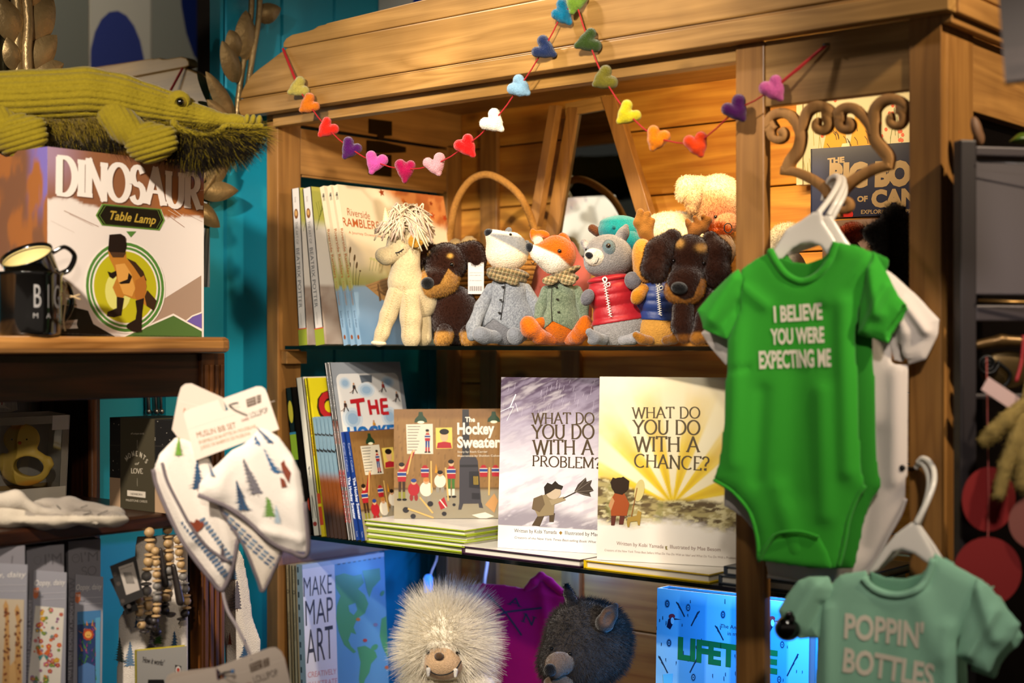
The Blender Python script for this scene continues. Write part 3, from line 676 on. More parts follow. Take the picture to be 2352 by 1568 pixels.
mb = MB(); mb.box((-2.062, .25, .80), (-1.70, 1.349, .82)); mb.build('shelf', OAKY, dr, bevel=.003)
mb = MB(); mb.box((-2.062, 1.02, .2), (-2.04, 1.345, 1.24)); mb.build('back_strip', OAKD, dr)
# ================================================================ mirror and metal leaf branches on the teal wall
mr = thing('wall_mirror', 'frameless wall mirror above the dresser reflecting the cabinet top', 'mirror', (-2.07, 1.3, 1.6))
MIR = mat('mirror_silver', '#9aa0a0', .015, metal=1)
mb = MB(); mb.box((-2.0885, .92, 1.60), (-2.060, 1.652, 2.45)); mb.build('silvered_pane', MIR, mr)
LEAF = mat('bronze_leaf', '#8f7850', .4, metal=.6, bump=.5, bscale=140, var=.3, vscale=25)
def leaf(mb, base, tip, w, X0, cup=.008):
    """pointed oval metal leaf, base/tip in (Y,Z)"""
    b = np.array(base); t = np.array(tip); ax = t-b; L = np.linalg.norm(ax); ax /= L; nn = np.array([-ax[1], ax[0]]); n = 12; G = np.zeros((n+1, 5, 3))
    for i in range(n+1):
        u = i/n; hw = w*(math.sin(math.pi*min(1, u**.8))**.75)/2+.0006
        for j, q in enumerate((-1, -.5, 0, .5, 1)):
            p = b+ax*L*u+nn*hw*q; G[i, j] = (X0+cup*(1-q*q)*math.sin(math.pi*u)+cup*.8*u, p[0], p[1])
    mb.grid(G); G2 = G.copy(); G2[..., 0] -= .0015; mb.grid(G2, flip=True)
def branch(name, label, stem, leaves, X=-2.054, r=.0055):
    t = thing(name, label, 'wall decor', (X, stem[0][0], stem[0][1]), 'bronze leaf branches round the mirror')
    for k in (-1, 1):
        mb = MB(); st = [(X+.004*k, y+.006*k, z) for y, z in cat(stem)]; mb.tube(st, r, 7); mb.build('stem', LEAF, t, smooth=True)
    for b, tp, w in leaves:
        mb = MB(); leaf(mb, b, tp, w, X); mb.build('leaf', LEAF, t, smooth=True)
def wy(L, X=-2.054): return [(float(onX(a, b, X)[1]), float(onX(a, b, X)[2])) for a, b in L]
def lv(b, t, wpx): q = wy([b, t]); return q[0], q[1], wpx*.9*2.6/F
branch('leaf_branch', 'bronze metal leaf branch on the teal wall just beside the cabinet', wy([(552, 275), (560, 200), (572, 120), (585, 40), (588, -40)]),
       [lv((565, 140), (560, 25), 74), lv((590, 40), (640, 20), 52), lv((548, 130), (522, 70), 66), lv((590, -5), (610, -80), 52),
        lv((547, 190), (505, 95), 62), lv((540, 280), (468, 165), 52), lv((535, 290), (470, 230), 44)])
branch('leaf_branch', 'bronze metal leaves low on the teal wall behind the orange-topped lamp carton', wy([(545, 300), (520, 340), (470, 420), (440, 470), (430, 560)]),
       [lv((470, 410), (520, 380), 56), lv((455, 440), (542, 438), 52), lv((450, 470), (500, 522), 50), lv((462, 395), (480, 350), 50)])
branch('leaf_branch', 'bronze metal leaf branch behind the crocodile, against the mirror', wy([(40, 190), (36, 120), (40, 60), (36, 0), (34, -60)]),
       [lv((45, 95), (105, 5), 78), lv((50, 165), (112, 85), 62), lv((25, 100), (-12, 0), 70), lv((25, 165), (-2, 90), 46), lv((60, 178), (128, 150), 46), lv((42, 30), (70, -50), 60)], X=-2.038, r=.009)
# canvases standing on top of the cabinet
def canvas(label, X, y0, y1, z0, z1, col, blobs):
    t = thing('canvas', label, 'canvas', (X, (y0+y1)/2, z0), 'painted canvases on the cabinet top'); fr = Frame((X, y1, z0), (0, -1, 0), (0, 0, 1)); mb = MB(); mb.box((0, 0, -.03), (y1-y0, z1-z0, 0), '#d9cfc0', fr)
    a = Art(fr, y1-y0, z1-z0, mb); a.poly([(0, 0), (9, 0), (9, 9), (0, 9)], col, 1)
    for k, b in enumerate(blobs): a.ell(*b[:4], b[4], 2+k)
    mb.build('painted_face', PRINTM, t)
canvas('grey canvas on the cabinet top seen in the mirror between the bronze leaves', -1.30, 1.76, 1.922, 1.9855, 2.42, '#8d8d84', [])
canvas('white canvas with a blue oval on the cabinet top, seen in the mirror', -1.302, 1.926, 2.088, 1.9855, 2.5, '#e6ddd0', [(.09, .13, .075, .14, '#3d4a9c')])
canvas('grey canvas with a navy corner on the cabinet top, seen in the mirror', -1.30, 2.092, 2.222, 1.9855, 2.5, '#a4a39a', [(-.05, .38, .1, .22, '#0b2268')])
t = thing('canvas', 'white canvas with cobalt blue corner standing behind the cabinet cornice', 'canvas', (-2.0, 2.2, 1.9855), 'painted canvases on the cabinet top')
fr = Frame((-2.045, 2.10, 1.9855), (1, 0, 0), (0, .0, 1)); fr.O = np.array(onY(870, 60, 2.10)); fr.O[2] = 1.9855
mb = MB(); mb.box((0, 0, -.03), (.42, .42, 0), '#d9cfc0', fr); a = Art(fr, .42, .42, mb); a.poly([(0, 0), (1, 0), (1, 1), (0, 1)], '#e6ddd0'); a.px([(945, 20), (955, -20), (1300, -20), (1300, 60), (930, 60)], '#2440a8', 2)
mb.build('painted_face', PRINTM, t)
# ================================================================ plush animals on the upper shelf
def dY(px, Y): return float(Y/ray(px, 0)[1])
FLOOR = 793.2
def cfun(base, *rules):
    """per-vertex colour: rules (mask fn of V, colour) painted over the base"""
    def f(V):
        C = np.tile(lin(base), (len(V), 1)).astype(float)
        for m, col in rules:
            t = np.clip(np.asarray(m(V), float), 0, 1)[:, None]; C = C*(1-t)+np.array(lin(col))*t
        return C
    return f
def below(x0, y0, x1, y1, s=1.2):
    """soft mask: 1 below the line (pixel space)"""
    return lambda V: 1/(1+np.exp(-np.clip((V[:, 1]-(y0+(y1-y0)*(V[:, 0]-x0)/(x1-x0)))/s, -50, 50)))
def disc(x, y, rx, ry, s=.12, rot=0):
    r = math.radians(rot)
    def f(V):
        a, b = V[:, 0]-x, V[:, 1]-y; p, q = a*math.cos(r)+b*math.sin(r), -a*math.sin(r)+b*math.cos(r)
        return 1/(1+np.exp(np.clip((np.sqrt((p/rx)**2+(q/ry)**2)-1)/s, -50, 50)))*(V[:, 2] < 25)
    return f
def also(a, b): return lambda V: a(V)*b(V)
def plaid(V):
    x, y = V[:, 0]+.35*V[:, 1], V[:, 1]-.25*V[:, 0]; C = np.tile(lin('#7a6c4c'), (len(V), 1))
    for ph, w_, col in ((0, .32, '#3c3a26'), (.5, .13, '#b3a781'), (.25, .07, '#8a4a30')):
        for u in (x/9.5, y/9.5): m = (np.mod(u+ph, 1) < w_)[:, None]; C = np.where(m, C*.45+np.array(lin(col))*.55, C)
    return C
WOOL = mat('wool_cloth', None, .95, bump=.8, bscale=1400, sheen=.3, spec=.1, var=.3, vscale=900)
THREAD = mat('black_thread', '#14100e', .7); BEAD = mat('bead_eye', '#050403', .06, coat=1)
ZIP = mat('zip_white', '#e6e2da', .4)
def eyes(t, L, r=3.2, ring=None):
    for x, y, z in L:
        q = t.zs(x, y); z = q-r*.35 if q < 100 else z
        if ring: t.ball('eye_ring', x, y, z+r*.5, r*1.3, mat('eye_ring_'+ring[1:], ring, .6))
        t.ball('eye', x, y, z, r, BEAD)
def zipper(t, x0, y0, x1, y1, z0, z1, vest):
    pts = np.array([(x0+(x1-x0)*k, y0+(y1-y0)*k, z0+(z1-z0)*k) for k in np.linspace(0, 1, 15)])
    mb = MB(); k = t.d/F
    mb.tube(t.W(pts), 1.1*k, 6)
    for i, u in enumerate(np.linspace(0, 1, 26)):
        p = np.array([x0+(x1-x0)*u, y0+(y1-y0)*u, z0+(z1-z0)*u-1]); sg = 1 if i % 2 else -1
        mb.tube(t.W(np.array([p, p+[sg*4.2, .5, 0]])), .95*k, 5)
    mb.build('zip', ZIP, vest)
    mb = MB(); mb.tube(t.W(cat([(x0, y0-1, z0-2), (x0-4, y0-9, z0-3), (x0+1, y0-13, z0-3), (x0+5, y0-8, z0-3), (x0+1, y0, z0-2)])), 2.0*k, 6)
    mb.tube(t.W(cat([(x0+4, y0+1, z0-3), (x0+11, y0-1, z0-4), (x0+12, y0+5, z0-4), (x0+6, y0+7, z0-3), (x0+4, y0+1, z0-3)])), 1.2*k, 6); mb.build('zip_pull', ZIP, vest, True)
def heather(a, b, f=.5):
    def g(V):
        rs = np.random.RandomState(3); t = rs.rand(len(V), 1); return np.array(lin(a))*(1-t)+np.array(lin(b))*t
    return g
def fuzz(t, n, L=3.2, parent=None, **k): return t.fur(n, L, .28, parent, 'pile', jit=.55, lean=.3, k=3, **k)
GRAV = lambda p: np.tile([0., 1., 0.], (len(p), 1))
# ---- badger in a grey tweed jacket
def badger():
    d = dY(1160, 1.835); t = Toy('badger_plush', 'plush badger in a grey buttoned jacket and checked scarf between dachshund and fox', 1160, FLOOR, d, 'soft toy', 'dressed plush animals')
    hd = UN(14, EL(1170, 580, 44, 42, 0, 40), EL(1153, 580, 37, 36, -6, 34), CH((1168, 566, 0, 34), (1140, 551, -16, 20), (1129, 543, -22, 13), k=12))
    ln = below(1128, 545, 1214, 590); ln2 = below(1128, 537, 1205, 545)
    t.part('head', hd, cfun('#efe6d6', (ln2, '#7f8389'), (ln, '#efdcc0')), res=64); fuzz(t, 2500, 2)
    H_ = t.root
    t.part('nose', EL(1123.5, 537, 11.5, 10, -26, 10, 20), '#14161c', FELT, 24)
    eyes(t, [(1172.5, 540.5, -31)], 3.4)
    for x, y in ((1209, 560), (1168, 530)): t.part('ear', EL(x, y, 8, 10, 16, 6, 20), '#6d7075', res=22)
    bd = UN(16, EL(1168, 735, 62, 60, 4, 44), EL(1168, 672, 44, 40, 2, 34)); t.part('body', INT(bd, HALF(0, 1, 0, 793)), '#6f7075', res=50)
    jk = SUB(INT(GROW(bd, 2.2), HALF(-.12, 1, 0, 640)), UN(1, INT(INT(HALF(.83, -.55, 0, .83*1136-.55*733), HALF(-1, 0, 0, -1060)), HALF(0, 0, 1, 8))), 1)
    jk = INT(GROW(bd, 2.4), HALF(.07, 1, 0, 764+.07*1160), 2)
    jk = SUB(jk, INT(INT(HALF(-.62, -.78, 0, -.62*1134-.78*733), HALF(.55, -.83, 0, .55*1134-.83*733), .5), HALF(0, 0, 1, 0), .5), 1)
    jo = t.part('jacket', jk, heather('#6f757e', '#a3a8ae'), WOOL, 72)
    for x, y in ((1155, 660), (1150, 690), (1147, 719)): t.ball('button', x, y, -39-(y-660)*.09, 3.6, mat('button_black', '#15130f', .35), jo, .6)
    t.tube('placket', [(1160, 652, -35.5), (1156, 690, -41.5), (1150, 735, -43)], .9, THREAD, parent=jo)
    t.part('scarf', UN(6, EL(1167, 627, 50, 15, 2, 42, 8), EL(1165, 640, 46, 11, 2, 40, 8)), plaid, FABRIC, 74)
    t.part('scarf_knot', UN(5, EL(1146, 640, 18, 10, -36, 9, 20), EL(1176, 646, 17, 11, -36, 7, 20), EL(1128, 632, 12, 8, -34, 8, 30)), plaid, FABRIC, 40)
    for pts, f in (([(1128, 664, -6, 14), (1106, 705, -16, 15), (1087, 752, -26, 15), (1085, 772, -30, 12)], 1), ([(1207, 664, -2, 14), (1229, 700, -6, 14), (1240, 742, -10, 13)], 0)):
        t.part('arm', CH(*pts, k=8), heather('#717780', '#a0a5ac'), WOOL, 44)
    t.part('leg', CH((1140, 774, -22, 15), (1112, 772, -46, 17), (1104, 768, -54, 18), k=8), '#7c8087', res=40); t.part('leg', CH((1190, 776, -24, 15), (1184, 774, -46, 17), (1180, 768, -52, 16), k=8), '#7c8087', res=40)
badger()
# ---- fox in a green jacket
def fox():
    d = dY(1280, 1.825); t = Toy('fox_plush', 'plush fox in a green buttoned jacket and checked scarf beside the badger', 1280, FLOOR, d, 'soft toy', 'dressed plush animals')
    hd = UN(14, EL(1278, 585, 45, 45, 0, 42), CH((1270, 590, -8, 33), (1242, 583, -22, 20), (1222, 573, -30, 9), k=14))
    wl = lambda V: 1/(1+np.exp(-np.clip((V[:, 1]-np.interp(V[:, 0], [1205, 1222, 1250, 1280, 1311, 1330], [560, 562, 575, 588, 614, 640]))/1.0, -50, 50)))
    t.part('head', hd, cfun('#b5590c', (wl, '#efe4d0')), res=66); fuzz(t, 2600, 2)
    t.part('nose', EL(1217, 570, 9.5, 11, -34, 9, -10), '#15171d', FELT, 22); eyes(t, [(1285, 579, -40)], 4, '#6b3410')
    t.tube('mouth', [(x, y, t.zs(x, y)-.4) for x, y in ((1217, 594), (1222, 600), (1229, 602), (1237, 597))], .9, THREAD)
    t.part('ear', UN(4, EL(1226, 541, 9, 17, 4, 7, -12), EL(1246, 537, 17, 9, 2, 7, 12)), cfun('#c2600d', (disc(1236, 556, 14, 14), '#e9d3b4')), res=36)
    t.part('ear', UN(6, EL(1296, 553, 14, 20, 0, 12, -25), EL(1305, 566, 10, 18, -6, 10, -18)), '#ad520a', res=36)
    t.part('ear_lining', EL(1237, 555, 11, 13, 0, 5, 10), '#e6cfae', res=22)
    bd = UN(16, EL(1288, 740, 48, 52, 4, 40), EL(1288, 682, 36, 36, 2, 32)); t.part('body', INT(bd, HALF(0, 1, 0, 793)), '#b25a0c', res=50)
    jk = INT(GROW(bd, 2.6), HALF(-.03, 1, 0, 764-.03*1288), 2)
    jk = SUB(jk, INT(INT(HALF(-.66, -.75, 0, -.66*1270-.75*738), HALF(.42, -.9, 0, .42*1270-.9*738), .5), HALF(0, 0, 1, 0), .5), 1)
    jo = t.part('jacket', jk, heather('#566450', '#86947a'), WOOL, 70)
    for x, y, z in ((1280, 688, -37), (1283, 717, -39.5), (1278, 660, -33)): t.ball('button', x, y, z, 3.4, mat('button_black', '#15130f', .35), jo, .6)
    t.tube('placket', [(1268, 655, -30.5), (1266, 700, -37.5), (1268, 738, -38)], .8, THREAD, parent=jo)
    t.part('scarf', UN(6, EL(1290, 640, 40, 13, 2, 36, -4), EL(1296, 628, 42, 10, 6, 34, -24)), plaid, FABRIC, 66)
    t.part('scarf_knot', UN(4, EL(1263, 646, 18, 11, -33, 8, 0), EL(1304, 645, 20, 12, -33, 7, 4)), lambda V: plaid(V)*1.35, FABRIC, 40)
    t.part('arm', CH((1255, 668, -4, 13), (1243, 705, -10, 13), (1238, 728, -14, 12), k=8), heather('#566450', '#82907a'), WOOL, 40); t.part('arm', CH((1324, 668, -2, 13), (1338, 700, -8, 14), (1340, 728, -14, 12), k=8), heather('#566450', '#82907a'), WOOL, 40)
    t.part('paw', EL(1241, 741, 14, 15, -18, 12), '#b25a0c', res=26); t.part('paw', EL(1342, 738, 13, 14, -18, 12), '#b25a0c', res=26)
    t.part('leg', CH((1268, 780, -12, 13), (1238, 772, -36, 16), (1219, 755, -50, 20), (1214, 744, -52, 18), k=10), '#b85c0c', res=46); fuzz(t, 900, 2)
    t.part('leg', CH((1308, 780, -12, 13), (1326, 772, -34, 16), (1340, 756, -46, 19), (1344, 740, -48, 15), k=10), '#b85c0c', res=46); fuzz(t, 900, 2)
fox()
# ---- raccoon in a red puffer vest
def vest(t, bd, y0, y1, x0, x1, col, seams, slope=0.0, dk=.6):
    puff = lambda X, Y, Z: 0
    sy = np.array(seams); yy = lambda X, Y: Y-slope*(X-(x0+x1)/2)
    def g(X, Y, Z):
        q = yy(X, Y); m = np.min([np.abs(q-s_) for s_ in sy], 0); return -3.2*np.minimum(1, m/9)**.6
    v = ADD(bd, g, 6); v = INT(INT(v, HALF(slope, -1, 0, -y0+slope*(x0+x1)/2), 3), HALF(-slope, 1, 0, y1-slope*(x0+x1)/2), 3)
    return t.part('vest', v, col, mat('puffer_nylon', None, .5, sheen=.15, bump=.25, bscale=160), 84)
def raccoon():
    d = dY(1410, 1.83); t = Toy('raccoon_plush', 'plush raccoon in a red quilted zip vest beside the fox', 1415, FLOOR, d, 'soft toy', 'dressed plush animals')
    hd = UN(16, EL(1398, 588, 56, 50, 0, 46, 8), EL(1382, 606, 38, 28, -12, 34)); t.part('head', hd, cfun('#8b8786', (disc(1347, 583, 8, 14), '#66707a')), res=60); fuzz(t, 2500, 2.4)
    t.part('eye_patch', EL(1399, 573, 16.5, 21, -36, 14, -8), cfun('#66777c', (lambda V: 1-disc(1399, 573, 14.5, 19, .03, -8)(V), '#3a3f42')), res=40); eyes(t, [(1397.5, 567.5, -48)], 4.4, '#3a2012'); eyes(t, [(1347, 574, -29)], 3)
    t.part('muzzle', UN(8, EL(1368, 594, 23, 20, -38, 18), EL(1360, 586, 14, 12, -44, 14)), '#e9ddc8', res=36); fuzz(t, 700, 2)
    t.part('nose', EL(1354, 589, 9, 7, -58, 6, 10), '#15141a', FELT, 22); t.tube('mouth', [(x, y, t.zs(x, y)-.4) for x, y in ((1366, 608), (1371, 606), (1374, 602), (1376, 595))], .9, THREAD)
    t.part('ear', UN(5, CH((1352, 570, 4, 12), (1341, 556, 4, 8), k=6)), cfun('#8b8786', (disc(1345, 562, 6, 8), '#b9ada4')), res=30)
    t.part('ear', CH((1420, 556, 2, 17), (1432, 535, 2, 12), (1438, 520, 2, 6), k=10), cfun('#807c7c', (disc(1436, 540, 7, 15), '#6a6668')), res=34)
    bd = UN(20, EL(1424, 745, 62, 58, 4, 46), EL(1405, 674, 54, 50, 2, 42)); t.part('body', INT(bd, HALF(0, 1, 0, 793)), '#93908f', res=50); fuzz(t, 2200, 2.4)
    v = vest(t, bd, 636, 742, 1345, 1470, '#a31420', [622, 651, 676, 703, 728, 752], -.16); zipper(t, 1389, 652, 1402, 727, -45, -50, v)
    t.part('collar', UN(4, EL(1398, 641, 50, 12, 0, 42, -8)), '#ac1622', mat('puffer_nylon'), 50)
    t.part('arm', UN(4, EL(1350, 684, 15, 20, -34, 14, 25)), '#65646b', res=28); t.part('arm', EL(1453, 646, 19, 21, -34, 15, -20), '#65646b', res=28)
    t.part('foot', UN(4, CH((1385, 780, -32, 13), (1368, 776, -50, 13), (1355, 763, -56, 9), k=8), EL(1362, 784, 12, 8, -52, 9)), '#77797f', res=36)
    t.part('foot', UN(4, CH((1430, 782, -34, 11), (1452, 778, -46, 11), (1462, 768, -50, 8), k=8)), '#8b8b90', res=36)
raccoon()
# ---- moose in a blue vest, peeping out behind the second dachshund
def moose():
    d = dY(1510, 1.865); t = Toy('moose_plush', 'plush moose in a blue quilted vest with yellow muzzle and antlers behind a dachshund', 1510, FLOOR, d, 'soft toy', 'dressed plush animals')
    t.part('head', UN(18, EL(1540, 580, 46, 46, 10, 40), EL(1480, 596, 28, 48, -10, 32, -8), EL(1490, 625, 30, 26, -10, 30)), cfun('#c58a32', (lambda V: (V[:, 0] > 1515)*1., '#8a5a22')), res=54); fuzz(t, 2600, 2.4)
    A = mat('antler_suede', None, .9, bump=.5, bscale=600, sheen=.4)
    t.part('antler', UN(7, CH((1500, 560, 0, 10), (1480, 535, -2, 14), (1466, 512, -2, 11), (1471, 487, -2, 8.5), k=6), CH((1482, 530, -2, 12), (1484, 508, -3, 8), (1489, 491, -3, 7), k=5), CH((1490, 540, -2, 11), (1494, 518, -3, 7.5), (1499, 507, -3, 6.5), k=5)), '#8f5c14', A, 50)
    t.part('antler', UN(6, CH((1590, 545, 4, 12), (1600, 528, 4, 13), (1615, 520, 4, 10), (1628, 505, 4, 8), k=6), CH((1598, 530, 4, 10), (1602, 512, 3, 7), (1596, 500, 3, 6), k=5), CH((1588, 530, 4, 9), (1582, 514, 3, 7), (1579, 507, 3, 6), k=5), CH((1618, 524, 4, 9), (1624, 508, 3, 7), (1616, 498, 3, 6.5), k=5)), '#7d4c10', A, 50)
    bd = UN(20, EL(1512, 758, 46, 44, 4, 38), EL(1512, 688, 48, 50, 2, 38)); t.part('body', INT(bd, HALF(0, 1, 0, 793)), '#bd8a3e', res=48); fuzz(t, 1600, 2.2)
    v = vest(t, bd, 646, 736, 1466, 1560, '#1c3474', [640, 668, 692, 716, 742], .05); zipper(t, 1510, 660, 1516, 724, -42, -44, v)
    t.part('arm', CH((1478, 665, -26, 13), (1466, 680, -36, 15), (1462, 688, -38, 13), k=6), '#b5761b', res=28)
    t.part('foot', CH((1492, 782, -28, 11), (1474, 779, -40, 11), (1461, 770, -44, 8), k=7), '#8a5a1a', res=30); t.part('foot', CH((1530, 782, -28, 11), (1548, 778, -40, 11), (1556, 768, -44, 8), k=7), '#6f4714', res=30)
moose()
# ---- dachshunds
def dachshund(px, Y, label, spec):
    t = Toy('dachshund_plush', label, px, FLOOR, dY(px, Y), 'soft toy', 'brown plush dachshunds'); B, Tn = '#2b140a', '#b0803c'
    flow = lambda p: np.tile([0.1, .8, -.2], (len(p), 1))
    for nm, sdf, col, res, n, L in spec(B, Tn):
        t.part(nm, sdf, col, None, res); t.fur(n, L, .34, None, 'pile', flow=flow, lean=.5, jit=.4, k=3, tone=.3)
    return t
def d1(B, Tn):
    tan = lambda V: np.clip((V[:, 1]-np.interp(V[:, 0], [950, 975, 992, 1010, 1030, 1045, 1075], [600, 618, 660, 655, 618, 632, 640]))/2, 0, 1)*(V[:, 2] < 20)
    brow = lambda V: np.clip(disc(983, 581, 4.5, 7, .2)(V)+disc(1034, 590, 6, 5, .2)(V), 0, 1)
    return [('body', INT(UN(18, EL(1040, 715, 58, 62, 10, 56), EL(1046, 750, 62, 44, 40, 70)), HALF(0, 1, 0, 791)), B, 50, 6500, 4.5),
            ('head', UN(16, EL(1024, 604, 50, 46, 0, 46), EL(1006, 648, 46, 34, -28, 38), EL(985, 656, 26, 26, -44, 24)), cfun(B, (tan, Tn), (brow, '#c79a4a')), 66, 7500, 4.5),
            ('ear', UN(12, CH((985, 572, 6, 16), (950, 590, -8, 24), (939, 625, -14, 24), (945, 642, -14, 14), k=14)), B, 44, 3800, 5), ('ear', UN(12, CH((1056, 575, 6, 16), (1084, 582, -4, 26), (1094, 600, -8, 22), k=14)), B, 44, 3800, 5),
            ('leg', CH((1022, 762, -30, 20), (1019, 774, -46, 18), (1012, 781, -52, 13), k=8), cfun(B, (below(980, 762, 1050, 762), Tn)), 36, 1500, 4), ('leg', CH((1074, 764, -30, 18), (1077, 775, -44, 17), (1072, 782, -50, 12), k=8), cfun(B, (below(1040, 762, 1110, 762), Tn)), 36, 1500, 4)]
t = dachshund(1035, 1.85, 'plush dachshund with tan muzzle and a hanging price tag, between unicorn and badger', d1)
t.part('nose', EL(983, 653, 15, 14, -68, 11, -5), '#0c0b0d', FELT, 26); eyes(t, [(1037.5, 610, -44), (975, 602, -32)], 6, '#3a1c0c')
fr = frm(1075, 675, t.d-.02, 0, 0, 0); mb = MB(); a = Art(fr, mb=mb); k = t.d/F; mb.box((0, 0, -.0006), (36*k, 72*k, 0), '#cfc8c4', fr)
a.textpx('care instructions', (1078, 627), (1108, 627), 2.2, '#55504e'); a.textpx('surface wash only', (1078, 633), (1104, 633), 2.2, '#55504e'); a.textpx('all new materials', (1078, 645), (1106, 645), 2.2, '#55504e')
for i in range(18): a.px([(1079+i*1.65, 668), (1079+i*1.65, 657), (1079+i*1.65+.5+.6*(i*7 % 3 == 0), 657), (1079+i*1.65+.5+.6*(i*7 % 3 == 0), 668)], '#1a1818', 2)
mb.build('hang_tag', PRINTM, t.root); t.tube('tag_loop', [(1092, 604, -26), (1094, 612, -24)], .5, ZIP)
def d2(B, Tn):
    tan = lambda V: np.clip((V[:, 1]-np.interp(V[:, 0], [1515, 1530, 1545, 1572, 1592, 1610, 1650], [650, 645, 676, 690, 684, 640, 650]))/2, 0, 1)*(V[:, 2] < 20)
    brow = lambda V: np.clip(disc(1560, 560, 10, 10, .2)(V)+disc(1612, 571, 13, 9, .2)(V), 0, 1)
    return [('body', INT(UN(18, EL(1606, 712, 60, 66, 16, 56), EL(1640, 735, 64, 56, 40, 66)), HALF(0, 1, 0, 791)), B, 50, 6500, 4.5),
            ('head', UN(16, EL(1586, 590, 50, 52, 0, 46), EL(1576, 650, 44, 42, -28, 40), EL(1570, 672, 42, 28, -40, 26)), cfun(B, (tan, '#9a6424'), (brow, '#b98a45')), 66, 7500, 4.5),
            ('ear', UN(12, CH((1544, 548, -2, 22), (1516, 580, -14, 32), (1505, 618, -22, 30), (1512, 632, -22, 18), k=14)), B, 44, 4200, 5), ('ear', UN(12, CH((1632, 548, 4, 18), (1648, 580, -6, 28), (1645, 625, -16, 30), (1640, 640, -16, 18), k=14)), B, 44, 4200, 5),
            ('leg', CH((1570, 710, -30, 26), (1568, 750, -34, 25), (1572, 772, -38, 18), k=8), cfun(B, (below(1540, 768, 1600, 768), '#7a4a18')), 36, 1800, 4), ('leg', CH((1620, 730, -34, 24), (1612, 766, -44, 22), (1598, 778, -54, 14), k=8), cfun(B, (below(1560, 762, 1650, 765), '#9a6424')), 36, 1800, 4)]
t = dachshund(1590, 1.800, 'plush dachshund with drooping ears beside the middle cabinet post, before the moose', d2)
t.part('nose', EL(1561, 664, 19, 14, -70, 12, 8), '#0a090a', FELT, 26); eyes(t, [(1548, 600, -40), (1616, 606, -40)], 5, '#28130a')
